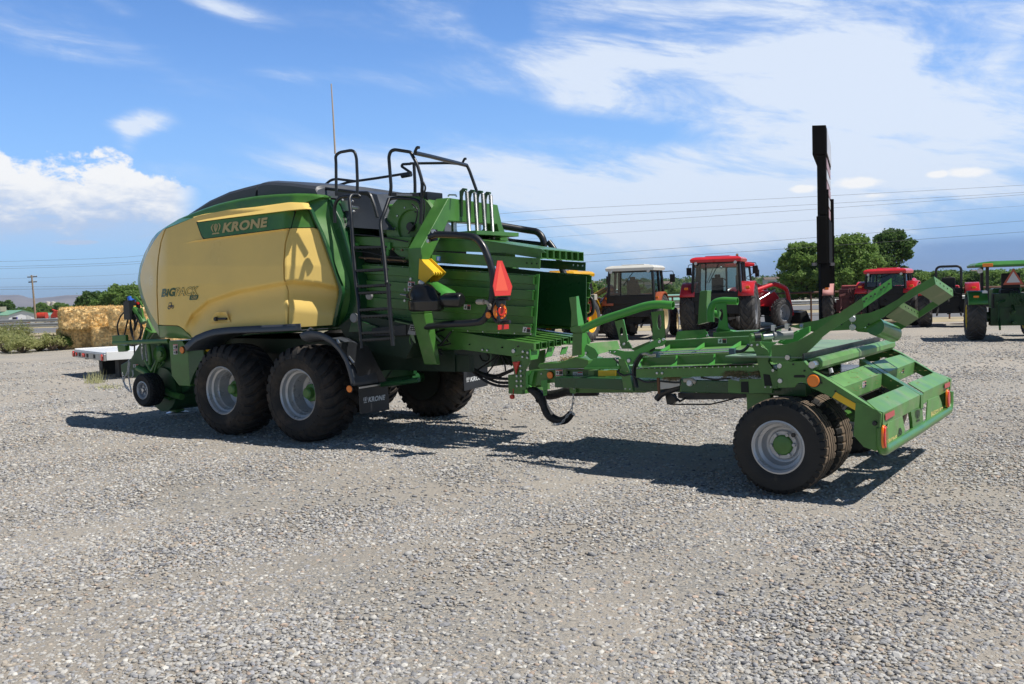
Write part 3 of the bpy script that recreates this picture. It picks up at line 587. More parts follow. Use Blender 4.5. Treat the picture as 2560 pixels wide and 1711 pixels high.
# hood
HO = [(500, 440), (600, 370), (800, 240), (1000, 150), (1150, 108), (1280, 76)]; 
def hood(name, top, bot, v0=.93, inset=.13, m=GREY, drop=.05):
    t1 = pv(B, '1', v0, top); b1 = pv(B, '1', v0, bot); mb = MB(); n = len(t1)
    rows = []
    for (u, v, w_) in t1: rows.append([(u, v, w_-drop), (u, v-.03, w_-.012), (u, v-inset, w_+.015), (u, 0, w_+.04), (u, -v+inset, w_+.015), (u, -v+.03, w_-.012), (u, -v, w_-drop)])
    mb.grid(rows); 
    for sg_ in (1, -1): mb.add([(u, v*sg_, w_-drop) for u, v, w_ in t1]+[(u, v*sg_, w_) for u, v, w_ in b1[::-1]], [tuple(range(n+len(b1)))])
    for e in (0, -1): mb.add(rows[e]+[(b1[e][0], -b1[e][1], b1[e][2]), b1[e]], [tuple(range(9))])
    return mb.build(name, m, BR, bevel=.012, sharp=35)
hood('front_hood', HO, [(560, 450), (1270, 240)]); hood('top_hood', [(1296, 74), (1330, 60), (1420, 52), (1620, 62), (1800, 86), (1868, 92), (1885, 128)], [(1296, 240), (1900, 210)])
# knotter cover: a flared grey hood behind, sunlit
mb = MB(); KT = pv(B, '2', .54, [(-20, 402), (60, 422), (150, 440), (330, 462), (500, 482), (600, 492), (648, 505)]); KM = pv(B, '2', .63, [(-60, 620), (200, 675), (420, 700), (720, 735)]); KB = pv(B, '2', .72, [(-60, 800), (230, 820), (420, 838), (771, 862)])
G = [[np.array(p)*(1, k, 1) for p in resample(Q, 14)] for Q, k in ((KB, 1), (KM, 1), (KT, 1), (KT, .5), (KT, -.5), (KT, -1), (KM, -1), (KB, -1))]
for i in (3, 4): 
    for p in G[i]: p[2] += .02
mb.grid(G); mb.add([r[-1] for r in G], [tuple(range(8))]); mb.add([r[0] for r in G], [tuple(range(8))]); kc = mb.build('knotter_cover', GREY, BR, bevel=.012, sharp=20)
mb = MB(); q = pv(B, '2', .59, [(320, 570), (400, 570), (415, 670), (330, 675)]); mb.prism([np.array(p)+(0, .06, 0) for p in q], (0, -.03, 0))
for c in ((308, 565), (408, 578), (322, 668), (420, 680)): mb.disc(np.array(pv(B, '2', .63, [c])[0]), (0, 1, .2), .02, .03, n=8)
mb.tube(pv(B, '2', .68, [(370, 630), (465, 642)]), .018, 8); mb.build('cover_latch', STEEL, BR)
mb = MB(); mb.tube(pv(B, '2', .76, [(440, 490), (560, 490), (585, 515), (625, 620), (655, 735)]), .022, 8, rnd=.1); mb.tube(pv(B, '2', .76, [(70, 432), (150, 450), (330, 470), (560, 505), (580, 530)]), .02, 8, rnd=.1); mb.build('cover_stay', BLK, BR)
# ------------------------------------------------------------------ wheels
TY = tyre_mesh(.605, .60, .31, lugs=26, lugh=.028, lugw=.075, sweep=.42).build('tyre', RUB, BR, sharp=40)
RM = rim_mesh(.31, .60, .30).build('rim', SIL, TY)
HB = MB().lathe([(-.25, .11), (.03, .11), (.035, .10), (.04, .075), (.10, .07), (.115, .05), (.115, 0)], n=24).build('hub', GREEN, TY)
def wheel(loc, flip=False, first=False):
    t = TY if first else copy_tree(TY, BR)
    t.location = loc
    if flip: t.rotation_euler = (0, 0, math.pi)
    t.rotation_euler.y = rnd.random()*6 if not flip else 0
    return t
wheel((0, 1.2, .60), first=True); wheel((1.44, 1.2, .60)); wheel((0, -1.25, .60), True); wheel((1.44, -1.25, .60), True)
for u in (0, 1.44): mb = MB(); mb.lathe([(-.02, .0), (-.02, .30), (.04, .335), (.10, .335), (.10, 0)], c=(u, -1.02, .60), n=28); mb.build('dark_rim_disc', DARK, BR)  # dark discs added to black out the bright inner sides of the far rims
mb = MB(); 
for u in (0, 1.44): mb.tube([(u, 1.0, .60), (u, -1.0, .60)], .075, 12); mb.box((u, 0, .72), (.16, 1.5, .12))
mb.box((.72, .62, .80), (1.7, .12, .16)); mb.box((.72, -.62, .80), (1.7, .12, .16)); mb.tube([(-.1, .75, .7), (1.5, .75, .7)], .04, 8); mb.build('axle', GREEND, BR, bevel=.01)
mb = MB(); mb.box((.4, 0, .98), (4.4, 1.15, .26)); mb.box((1.2, 0, 1.15), (3.2, 1.5, .2)); mb.box((-.9, .5, .95), (2.2, .1, .2)); mb.box((-.9, -.5, .95), (2.2, .1, .2))
for k in range(9): mb.tube([(-.9+.25*k, .7-.05*(k % 3), .86), (-.75+.25*k, .72, .70+.03*(k % 4)), (-.5+.25*k, .66, .85)], .012, 6)
mb.build('chassis', mat('dark_chassis', (.012, .03, .014), .5), BR)
# fenders
def fender(name, path, v0, wd, m, lip=.06, round_=True):
    P = resample([(p[0], p[2]) for p in path], 26); n = len(P); rows = []
    for i in range(n):
        t = P[min(i+1, n-1)]-P[max(i-1, 0)]; t /= np.linalg.norm(t); nn = np.array([t[1], -t[0]])      # outward normal in (u, w)
        if nn[1] < 0 and i < 3: pass
        c = np.array(P[i]); pr = [(0, -lip), (.0, -lip*.35), (-.03, 0), (-.10, .022), (-wd*.5, .028), (-wd, .022)] if round_ else [(0, -lip), (0, -.006), (-.02, 0), (-wd, 0)]
        rows.append([(c[0]+FS*nn[0]*b, v0+a, c[1]+FS*nn[1]*b) for a, b in pr])
    return rows
FS = -1
def mk_fender(name, pts, v0, wd, lip, round_, m=GREY):
    path = pv(B, '3', v0, pts); rows = fender(name, path, v0, wd, m, lip, round_)
    # make sure the sheet's offset points away from the wheel
    mb = MB().grid(rows); o = mb.build(name, m, BR, sharp=45); s = o.modifiers.new('thickness', 'SOLIDIFY'); s.thickness = .008; s.offset = 0
    mirror(o); return o
mk_fender('front_fender', [(868, 553), (915, 500), (975, 455), (1060, 420), (1150, 392), (1300, 376), (1600, 364), (2010, 346)], 1.46, .55, .085, False)
mk_fender('rear_fender', [(2024, 450), (2050, 430), (2110, 418), (2200, 432), (2290, 480), (2370, 560), (2430, 660), (2470, 780), (2498, 905)], 1.48, .52, .09, True)
mb = MB(); mb.tube(pv(B, '0', 1.3, [(1075, 905), (1100, 880), (1112, 885)]), .012, 6); mb.tube(pv(B, '0', 1.3, [(1240, 970), (1290, 965)]), .028, 8)
q = pv(B, '0', 1.42, [(1240, 940), (1262, 975), (1285, 1010), (1310, 1040), (1328, 1062)]); mb.tube(q, .014, 6); mb.tube([np.array(p)+(.03, .02, -.02) for p in q[1:]], .009, 6); mb.build('fender_bracket', STEEL, BR)
# mudflap behind the wheel, with lettering
def flap(c, uu, quad_up, quad_lo, txt, logo, name='mudflap'):
    mb = MB(); q = pu(B, c, uu, quad_up); mb.prism(q, (-.012, 0, 0)); q2 = pu(B, c, uu-.02, quad_lo); mb.prism(q2, (-.012, 0, 0))
    o = mb.build(name, mat('black_rubber_sheet', (.020, .022, .026), .45, var=.2), BR, bevel=.003)
    mb = MB(); a = np.array(q2[0]); b = np.array(q2[1]); mb.bar(a+(-.02, 0, 0), b+(-.02, 0, 0), .012, .02); mb.build('flap_strip', STEEL, o)
    mb = MB(); put_text(mb, 'KRONE', plane_fn(B, c, 'u', uu-.036, txt), WLT, shear=.0, bold=.045); emblem(mb, plane_fn(B, c, 'u', uu-.036, logo), WLT); mb.build('flap_lettering', WLT, o, recalc=False, smooth=False); return o
flap('0', -.86, [(1240, 960), (1300, 950), (1400, 975), (1500, 1168), (1352, 1195), (1335, 1090)], [(1350, 1192), (1500, 1168), (1511, 1306), (1357, 1330)], [(1402, 1268), (1488, 1255), (1492, 1227), (1406, 1240)], [(1376, 1272), (1398, 1269), (1399, 1236), (1376, 1240)])
flap('4', -.80, [(840, 1110), (1000, 1120), (1060, 1200), (1108, 1235), (868, 1290), (850, 1280)], [(868, 1293), (1110, 1240), (1112, 1458), (876, 1512)], [(942, 1420), (1085, 1390), (1090, 1345), (948, 1372)], [(900, 1425), (935, 1418), (938, 1368), (902, 1375)])
def reflector(fr, c, kind, k, x, y, r, m=ORG, parent=BR, nrm=(0, 1, 0), name='side_reflector', n=20):
    f = {'v': fr.V, 'u': fr.Uu}[kind]; p = np.array(f(*cp(c, x, y), k)); mb = MB(); mb.disc(p, nrm, r*1.12, .012, BLK, n=n); mb.disc(p+np.array(nrm)*.01, nrm, r, .014, m, n=n); return mb.build(name, None, parent)
reflector(B, '0', 'v', 1.50, 1308, 1197, .042); reflector(B, '3', 'v', 1.0, 829, 541, .05)
# ------------------------------------------------------------------ ladder and hand rails
def rail(name, segs, m=BLK, parent=BR, n=10, label=None):
    mb = MB()
    for s in segs: mb.tube(s[0], s[1], n, rnd=s[2] if len(s) > 2 else .12)
    return mb.build(name, m, parent, sharp=60, label=label)
RR = .019
lad = rail('ladder', [(pv(B, '2', 1.2, [(480, 530, 1.0), (455, 512, 1.02), (395, 510, 1.12), (372, 545, 1.17), (388, 700, 1.22), (405, 950, 1.27), (440, 1400, 1.38), (466, 1568, 1.41)])+pv(B, '0', 1.46, [(1357, 850), (1370, 985)]), .023, .06),
    (pv(B, '2', 1.2, [(770, 550, .98), (722, 690, 1.10), (683, 775, 1.16), (690, 870, 1.2), (722, 1130, 1.28), (748, 1400, 1.36)])+pv(B, '0', 1.41, [(1500, 655)]), .023, .08),
    (pv(B, '0', 1.44, [(1506, 650), (1516, 800), (1532, 972)]), .025, .05)], n=12)
def rung(c, a, b, va, vb_): 
    mb = MB(); p = np.array(pv(B, c, va, [a])[0]); q = np.array(pv(B, c, vb_, [b])[0]); p = p+(0, -.03, 0); q = q+(0, -.03, 0); mb.bar(p, q, .085, .028); 
    for k in range(9): t = (k+.5)/9; mb.box(p*(1-t)+q*t+(0, 0, -.017), (.014, .06, .012))
    return mb.build('rung', BLK, lad, bevel=.003)
for c, a, b, va, vb_ in (('2', (418, 1038), (712, 1030), 1.29, 1.26), ('2', (442, 1268), (728, 1255), 1.35, 1.32), ('2', (462, 1425), (752, 1410), 1.39, 1.37), ('2', (470, 1492), (755, 1480), 1.40, 1.38), ('0', (1358, 785), (1508, 776), 1.44, 1.43), ('0', (1362, 820), (1512, 812), 1.44, 1.43), ('0', (1368, 905), (1522, 898), 1.46, 1.44), ('0', (1372, 942), (1526, 932), 1.46, 1.44)): rung(c, a, b, va, vb_)
rail('platform_rail', [(pv(B, '2', 1.0, [(230, 790), (225, 640), (240, 575), (290, 530), (380, 522), (478, 532)]), .022, .1)])
rail('hand_rail', [(pv(B, '2', .98, [(243, 520), (240, 180), (234, 120), (275, 85), (390, 65), (425, 78), (445, 140), (455, 380), (452, 505)]), RR, .07)])
rh = rail('hand_rail', [(pv(B, '2', .85, [(778, 520), (792, 440), (768, 130), (785, 75), (825, 58), (985, 82), (1003, 115), (1050, 200), (1104, 380), (1098, 520), (1088, 800)]), .021, .07),
    (pv(B, '2', .85, [(770, 560), (800, 545), (870, 540), (1020, 552), (1075, 580), (1090, 640)]), .02, .06), (pv(B, '2', .85, [(1112, 380), (1140, 440), (1105, 530), (1092, 620)]), .012, .05)])
mb = MB(); q = pv(B, '2', .87, [(788, 487), (1072, 492), (1072, 525), (788, 522)]); mb.prism(q, (0, -.05, 0)); mb.build('lamp_housing', BLK, rh)
mb = MB(); q = pv(B, '2', .88, [(845, 495), (1000, 500), (1000, 522), (845, 518)]); mb.prism(q, (0, -.02, 0)); mb.build('lamp_glass', mat('lamp_glass', (.35, .36, .37), .2), rh)
rail('cross_rail', [(pv(B, '2', .8, [(1032, 92, .85), (1180, 125, .45), (1330, 162, 0.), (1545, 215, -.75)]), .026, .05), (pv(B, '2', -.7, [(980, 196, -.2), (1100, 195, -.3), (1380, 192, -.5), (1500, 205, -.65)]), .018, .05),
    (pv(B, '2', -.75, [(1548, 215, -.75), (1572, 262, -.76), (1650, 480, -.8), (1656, 560, -.8)]), .021, .05), (pv(B, '2', .85, [(1028, 82), (1050, 35), (1072, 38)]), .018, .02), (pv(B, '2', -.7, [(1508, 185), (1525, 150), (1540, 150)]), .017, .02),
    (pv(B, '2', -.2, [(985, 200), (905, 205), (895, 225), (990, 290)]), .018, .06), (pv(B, '2', 0, [(1020, 210, .0), (1030, 400, 0), (1030, 590, 0.)]), .021, .05)])
rail('far_hand_rail', [(pv(B, '2', -.85, [(108, 430), (190, 360), (250, 352), (430, 374)]), .02, .1), (pv(B, '2', -.85, [(190, 440), (360, 384), (640, 345), (985, 290)]), .019, .05), (pv(B, '2', -.85, [(900, 322), (990, 305)]), .034, .0), (pv(B, '2', -.6, [(965, 700), (970, 640), (1000, 612), (1080, 612)]), .022, .08)])
mb = MB(); mb.tube(pv(B, 'p', -.2, [(838, 385), (833, 290), (828, 210)]), [.014, .011, .008], 6); mb.build('antenna', mat('beige_fibreglass', (.55, .42, .30), .5), BR)
# ------------------------------------------------------------------ bale chamber
def sheet(p, t=(0, -.01, 0)): return MB().prism(p, t)
mb = MB(); mb.prism(pv(B, '2', .63, [(262, 925), (1005, 930), (960, 1040), (300, 1005)]), (0, -1.3, 0)); mb.build('chamber_top_beam', GREEN, BR, bevel=.008)
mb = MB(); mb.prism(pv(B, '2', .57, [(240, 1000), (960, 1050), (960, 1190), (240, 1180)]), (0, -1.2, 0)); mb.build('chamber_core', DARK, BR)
mb = MB()
for p in ([(300, 1020), (640, 1045)], [(380, 1130), (940, 1170)], [(395, 1100), (395, 1140)]): mb.tube(pv(B, '2', .65, p), .012, 6)
for x, y in ((312, 1012), (394, 1058), (396, 1102), (398, 1136), (545, 1148), (700, 1158), (785, 1162), (930, 1176), (910, 1062), (820, 1055)): mb.disc(pv(B, '2', .64, [(x, y)])[0], (0, 1, 0), .014, .03, n=8)
mb.build('chamber_bolts', mat('rusty_steel', (.25, .16, .10), .6, metal=.5), BR)
mb = MB(); mb.prism(pv(B, '2', .66, [(725, 985), (780, 985), (782, 1055), (765, 1060), (762, 1130), (745, 1135), (730, 1110), (742, 1060), (728, 1030)]), (0, -.03, 0)); mb.build('chamber_bracket', mat('bright_lit_green_paint', (.07, .30, .05), .4), BR, bevel=.004); mb = MB(); mb.prism(pv(B, '2', .66, [(420, 985), (460, 995), (460, 1020), (420, 1018)]), (0, -.03, 0)); mb.build('chamber_bracket', mat('bright_lit_green_paint', (.07, .30, .05), .4), BR, bevel=.004)
# ribbed side walls
def ribbed(name, pA, pB, v, sgn, ribs, m=GREEN):
    "wall between a front edge pA (top,bottom) and rear edge pB, with outward ribs"
    A0, A1 = [np.array(q) for q in pA]; B0, B1 = [np.array(q) for q in pB]; cols = 2; prof = []
    for (t0, t1) in ribs: prof += [(t0-.008, 0), (t0, .045), (t1, .045), (t1+.010, 0)]
    prof = [(0, 0)]+[p for p in prof if 0 <= p[0] <= 1]+[(1, 0)]
    rows = [[(A0*(1-t)+A1*t+(0, d*sgn, 0)), (B0*(1-t)+B1*t+(0, d*sgn, 0))] for t, d in prof]
    o = MB().grid(rows).build(name, m, BR, smooth=False); s = o.modifiers.new('thickness', 'SOLIDIFY'); s.thickness = .008; return o
ribs = ((.02, .15), (.26, .41), (.53, .68), (.82, .955))
ua, ub = pv(B, '2', .60, [(330, 1185)])[0], pv(B, '4', .60, [(40, 860)])[0]; uc, ud = pv(B, '4', .60, [(1612, 352)])[0], pv(B, '4', .60, [(1573, 957)])[0]
wl = ribbed('chamber_side_wall', (ua, (ua[0], ub[1], ub[2])), (uc, ud), .60, 1, ribs); wr = ribbed('chamber_side_wall', [(p[0], -p[1], p[2]) for p in (ua, (ua[0], ub[1], ub[2]))], [(p[0], -p[1], p[2]) for p in (uc, ud)], -.64, -1, ribs)
mb = MB(); mb.prism([np.array(uc)+(.01, .0, .01), np.array(uc)+(-.035, 0, .01), np.array(ud)+(-.035, 0, -.01), np.array(ud)+(.01, 0, -.01)], (0, .012, 0))
for t0, t1 in ribs:
    for t in (t0,): 
        a = np.array(uc)*(1-t0)+np.array(ud)*t0; b = np.array(uc)*(1-t1)+np.array(ud)*t1; mb.bar(a+(.012, .05, 0), b+(.012, .05, 0), .006, .012); mb.bar(a+(.0, .048, .004), a+(.09, .048, .006), .016, .01)
mb.build('wall_end_edge', mat('bright_lit_green_paint', (.07, .30, .05), .4), wl)
# far wall extension seen open behind the near one
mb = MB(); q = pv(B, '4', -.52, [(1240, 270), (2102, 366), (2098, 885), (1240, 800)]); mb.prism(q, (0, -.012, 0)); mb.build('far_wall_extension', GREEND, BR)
# side guide channels
mb = MB(); mb.prism(pv(B, '4', .64, [(560, 125), (1640, 193), (1636, 290), (640, 235), (560, 230)]), (0, -.012, 0)); mb.prism(pv(B, '4', .64, [(560, 118), (1640, 186), (1640, 193), (560, 126)]), (0, -.06, 0))
for x, y in ((1508, 232), (1557, 236), (1607, 238)): mb.disc(pv(B, '4', .642, [(x, y)])[0], (0, 1, 0), .010, .004, DARK, n=8)
gc = mb.build('guide_channel', GREEN, BR)
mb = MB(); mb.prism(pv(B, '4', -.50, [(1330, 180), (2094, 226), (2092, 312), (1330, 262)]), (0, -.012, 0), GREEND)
for x, y in ((1973, 255), (2019, 258), (2066, 261)): mb.disc(pv(B, '4', -.495, [(x, y)])[0], (0, 1, 0), .011, .004, mat('sky_painted_disc', (.5, .6, .75), .6), n=8)  # pale blue discs painted as sky light showing through the rail holes
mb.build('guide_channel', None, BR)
# top door made of box tubes
def tubes_deck(name, near, far, zt, zb, n, m, gap=.86, wall=.008, prof_h=.11):
    "near: (front point, rear point) of the near tube's top edge; far: rear point of the far one"
    a, b = [np.array(q) for q in near]; c = np.array(far); mb = MB(); W_ = (c[1]-b[1]); st = W_/n
    for i in range(n):
        y0 = b[1]+st*i; y1 = y0+st*gap; dz = (c[2]-b[2])*i/(n-.2); h = prof_h
        for (ya, yb, za, zb_) in ((y0, y1, 0, -wall), (y0, y1, -h+wall, -h), (y0, y0+wall*(1 if y1 > y0 else -1), -wall, -h+wall), (y1-wall*(1 if y1 > y0 else -1), y1, -wall, -h+wall)):
            mb.add([(p[0], yy, p[2]+dz+zz) for p in (a, b) for yy in (ya, yb) for zz in (za, zb_)], [(0, 1, 3, 2), (4, 6, 7, 5), (0, 4, 5, 1), (2, 3, 7, 6), (0, 2, 6, 4), (1, 5, 7, 3)], m)
        k = .12; mb.add([(b[0]+(a[0]-b[0])*k, yy, b[2]+(a[2]-b[2])*k+dz+zz) for yy, zz in ((y0, 0), (y1, 0), (y1, -h), (y0, -h))], [(0, 1, 2, 3)], DARK)
    return mb.build(name, None, BR)
nr = pv(B, '4', .58, [(1115, 12), (1652, 92)]); nr0 = np.array(nr[0])+(np.array(nr[0])-np.array(nr[1]))*1.6
fr_ = B.Uu(*cp('4', 2082, 127), nr[1][0])
tubes_deck('top_door', (nr0, nr[1]), (nr[1][0], fr_[1], fr_[2]), 0, 0, 7, GREEN, gap=.90)
mb = MB(); mb.prism(pv(B, '4', .60, [(520, 10), (1115, 10), (1652, 92), (1700, 130), (1160, 128), (560, 108)]), (0, -.012, 0)); mb.build('door_side_plate', GREEN, BR)
mb = MB(); mb.box(np.array(pv(B, '2', .3, [(1490, 890)])[0])+(-.1, -.3, -.02), (.5, .9, .05)); mb.box(np.array(pv(B, '2', .3, [(1900, 1110)])[0]), (.25, .2, .10)); mb.build('door_cross_member', GREEN, BR, bevel=.005)
# floor tubes of the bale chute
nf = pv(B, '4', .55, [(1145, 975), (1578, 1036)]); nf0 = np.array(nf[0])+(np.array(nf[0])-np.array(nf[1]))*1.4; ff = B.Uu(*cp('4', 1985, 958), nf[1][0]-.05)
tubes_deck('chute_floor', (nf0, nf[1]), (nf[1][0], -.58, ff[2]), 0, 0, 7, GREEN, gap=.74, prof_h=.085)
# chassis side beam down to the hitch plate
mb = MB(); mb.prism(pv(B, '4', .56, [(430, 985), (560, 905), (640, 890), (1150, 972), (1578, 1038), (1578, 1105), (1540, 1120), (1360, 1165), (860, 1098), (560, 1112), (250, 1130), (230, 1085), (430, 1060)]), (0, -.05, 0), GREEN)
for x, y, r in ((1380, 1112, .028), (1475, 1118, .018), (1522, 1128, .018), (1070, 1100, .014), (1117, 1105, .014), (1264, 1076, .01), (938, 1048, .008), (720, 1018, .008), (1425, 1066, .01)): mb.disc(pv(B, '4', .56, [(x, y)])[0], (0, 1, 0), r, .02, STEEL if r > .012 else DARK, n=8)
mb.prism(pv(B, '4', -.56, [(430, 985), (640, 890), (1578, 1038), (1578, 1105), (860, 1098), (250, 1130)]), (0, .05, 0), GREEN)
mb.build('chute_beam', None, BR, bevel=.004)
mb = MB(); HP = [(1352, 1165), (1535, 1115), (1532, 1235), (1492, 1300), (1500, 1480), (1506, 1500), (1470, 1502), (1392, 1488), (1382, 1350), (1362, 1225)]; mb.prism(pv(B, '4', .52, HP), (0, -.03, 0), GREEN); mb.prism([np.array(q)+(.0, -.32, 0) for q in pv(B, '4', .52, HP)], (0, -.03, 0), GREEN)
for x, y in ((1470, 1170), (1518, 1178), (1413, 1362), (1456, 1360), (1413, 1412), (1456, 1412), (1414, 1462), (1458, 1462), (1450, 1262), (1452, 1312)): mb.disc(pv(B, '4', .52, [(x, y)])[0], (0, 1, 0), .016, .018, STEEL, n=8)
a = np.array(pv(B, '4', .4, [(1440, 1440)])[0]); mb.box(a+(0, -.2, 0), (.2, .6, .22), GREEN); mb.build('hitch_plate', None, BR, bevel=.003)
mb = MB(); mb.prism(pv(B, '4', .54, [(1366, 1222), (1438, 1216), (1398, 1348)]), (0, -.012, 0), REDF); mb.prism(pv(B, '4', .546, [(1380, 1232), (1426, 1228), (1398, 1320)]), (0, -.004, 0), RED); mb.build('triangle_reflector', None, BR)
mb = MB(); mb.tube(pv(B, '4', .5, [(1375, 1490), (1372, 1548)]), .006, 6); mb.disc(pv(B, '4', .5, [(1368, 1568)])[0], (0, 1, 0), .03, .03, REDF, n=10); mb.build('release_cord', REDF, BR)
mb = MB()
for pts in ([(1540, 1100), (1642, 1094), (1618, 1192), (1545, 1205)], [(1730, 1075), (1795, 1068), (1760, 1165), (1700, 1178)], [(1872, 1075), (1925, 1068), (1900, 1140), (1850, 1150)]): mb.prism(pu(B, '4', nf[1][0]+.03, pts), (.02, 0, 0))
q = pu(B, '4', nf[1][0]+.02, [(1600, 1040), (1860, 1022), (1930, 1050), (1990, 1048), (1990, 1012), (1860, 1010), (1640, 1020)]); mb.prism(q, (.12, 0, 0)); mb.build('roller_bracket', mat('bright_lit_green_paint', (.07, .30, .05), .4), BR, bevel=.004)
# ------------------------------------------------------------------ arch frame
UR = B.V(*cp('2', 1090, 1040), 1.05)[0]
def arch(pts, du): return pu(B, '2', UR+du, pts)
A_out = B.Uu(*cp('2', 1090, 1040), UR); vo = A_out[1]; wk = A_out[2]; T1 = B.Uu(*cp('2', 1365, 538), UR); vt = T1[1]; wt = T1[2]; wb_ = B.Uu(*cp('4', 415, 740), UR)[2]; Tin = B.Uu(*cp('2', 1355, 772), UR); Kin = B.Uu(*cp('2', 1185, 1140), UR)
T2 = B.Uu(*cp('2', 1858, 610), UR); TI2 = B.Uu(*cp('2', 1905, 820), UR); vfar = T2[1]
vk = min(Kin[1], vo-.17); lw = abs(vo-vk)
out = [(vo, wb_), (vo, wk), (vt, wt), (T2[1], T2[2]), (TI2[1], TI2[2]), (-.78, 2.44), (-vo, 2.0), (-vo, wb_)]; inn = [(-vk, wb_), (-vk, 2.05), (-.58, 2.44), (TI2[1]+.12, Tin[2]), (Tin[1]-.02, Tin[2]), (vk, Kin[2]), (vk, wb_)]
mb = MB(); mb.prism([(UR, a, b) for a, b in out+inn], (.20, 0, 0)); af = mb.build('arch_frame', GREEN, BR, bevel=.012)
lo = [(vo, wb_), (vk, wb_), (vk-.12, wb_-.62), (vo-.22, wb_-.62)]
for s in (1, -1): mb = MB(); mb.prism([(UR, a*s, b) for a, b in lo], (.20, 0, 0)); mb.build('arch_leg', GREEN, BR, bevel=.012)
# near knuckle details on the arch
mb = MB()
for x, y in ((992, 1352), (937, 1458)): mb.disc(pv(B, '2', vo, [(x, y)])[0], (0, 1, 0), .02, .015, STEEL, n=8)
for x, y in ((300, 500), (292, 608)): mb.disc(pv(B, '4', vo, [(x, y)])[0], (0, 1, 0), .018, .015, STEEL, n=8)
mb.tube([np.array(q) for q in pv(B, '4', vo+.03, [(245, 545), (340, 560)])], .012, 8); mb.disc(pv(B, '4', vo, [(342, 560)])[0], (0, 1, 0), .03, .05, BLK, n=10); mb.tube(pv(B, '2', vt-.05, [(1360, 525), (1372, 510), (1440, 512), (1445, 530)]), .01, 6); mb.build('frame_bolts', STEEL, af)
mb = MB(); decal(mb, plane_fn(B, '4', 'v', vo+.004, [(316, 515), (388, 520), (390, 420), (320, 413)]), 'warn2'); mb.build('warning_label', None, af, recalc=False, smooth=False)
for q, kd in (([(876, 695), (945, 702), (948, 650), (880, 645)], 'warn'), ([(1464, 922), (1542, 932), (1550, 880), (1472, 870)], 'warn')):
    mb = MB(); decal(mb, plane_fn(B, '4', 'v', .655, q), kd); mb.build('warning_label', None, wl, recalc=False, smooth=False)
mb = MB(); mb.prism(pv(B, '4', vo-.1, [(345, 850), (412, 858), (388, 955), (315, 942)]), (0, -.03, 0), mat('grey_print', (.3, .3, .3), .6)); mb.prism(pv(B, '4', vo-.097, [(348, 862), (402, 868), (385, 915), (335, 905)]), (0, -.01, 0), BLKF)
for i in range(3):
    for j in range(2): mb.disc(pv(B, '4', vo-.096, [(350+i*16, 878+j*20)])[0], (0, 1, 0), .006, .003, WHT, n=6)
mb.tube(pv(B, '4', vo-.1, [(345, 955), (335, 1000), (345, 1045)]), .006, 5); mb.build('control_box', None, BR)
# small fixings that cover the frame
rs5 = random.Random(5)
mb = MB()
for k in range(16): t = k/15; p = np.array(uc)*(1-t)+np.array(ua)*t; mb.disc((p[0], p[1]+.002, p[2]-.012), (0, 1, 0), .009, .008, n=6)
for k in range(14): t = k/13; p = np.array(ud)*(1-t)+np.array((ua[0], ub[1], ub[2]))*t; mb.disc((p[0], p[1]+.048, p[2]+.018), (0, 1, 0), .009, .008, n=6)
mb.build('wall_bolts', STEEL, wl)
for pts, r_, m_ in (([(330, 925), (400, 905), (560, 915), (760, 940), (960, 980)], .010, BLK), ([(300, 1010), (420, 1075), (560, 1080), (700, 1120), (930, 1140)], .009, BLK), ([(1120, 560), (1128, 640), (1110, 760), (1080, 900), (1010, 1000)], .010, BLK), ([(700, 930), (705, 1000), (690, 1100), (700, 1200)], .008, BLK), ([(1000, 600), (1060, 660), (1040, 780), (960, 900)], .009, BLK)):
    mb = MB(); mb.tube(smoothc(pv(B, '2', .70, pts), 16, 1), r_, 6); mb.build('hydraulic_hose', m_, BR, sharp=80)
for k in range(12):
    x, y = rs5.uniform(180, 560), rs5.uniform(960, 1110); p = np.array(pv(B, '4', .62, [(x, y)])[0]); mb = MB(); mb.tube(smoothc([p, p+(-.10, rs5.uniform(-.1, .1), rs5.uniform(-.12, .05)), p+(-.22, rs5.uniform(-.1, .1), rs5.uniform(-.12, .1)), p+(-.38, 0, rs5.uniform(-.1, .12))], 12, 1), rs5.choice((.008, .011, .014)), 6); mb.build('hydraulic_hose', BLK, BR, sharp=80)
# springs
for i, (x, yt, yb) in enumerate(((1548, 478, 912), (1629, 492, 930), (1707, 500, 880), (1785, 512, 960))):
    p = np.array(B.Uu(*cp('2', x, yt), UR-.08)); q = np.array(B.Uu(*cp('2', x, yb), UR-.08)); q = np.array([q[0]-.02, p[1], q[2]]); mb = MB(); n = 46; path = []
    for k in range(n*6+1):
        t = k/(n*6); a = 2*math.pi*k/6; path.append(p*(1-t)+q*t+np.array([math.cos(a), math.sin(a), 0])*.022)
    mb.tube(path, .0075, 4, cap=True); sp = mb.build('tension_spring', STEEL, BR, sharp=80)
    mb = MB(); q0, q1_, z = UR-.01, UR-.08, p[2]; mb.prism([(q0, p[1], z-.30), (q0-.012, p[1], z-.05), (q0-.03, p[1], z+.0), (q1_-.012, p[1], z+.012), (q1_-.012, p[1], z+.035), (q0-.03, p[1], z+.045), (q0+.02, p[1], z+.01), (q0+.02, p[1], z-.30)], (0, .035, 0)); mb.build('spring_hook', GREEND, sp, bevel=.004)
for x in (1418, 1665):
    p = np.array(B.Uu(*cp('2', x, 800), UR+.1)); mb = MB(); mb.tube([p+(0, 0, .2), p+(0, 0, -.30)], .035, 12); mb.box(p+(0, 0, .05), (.15, .16, .06), BLK); mb.build('hydraulic_cylinder', STEEL, BR)
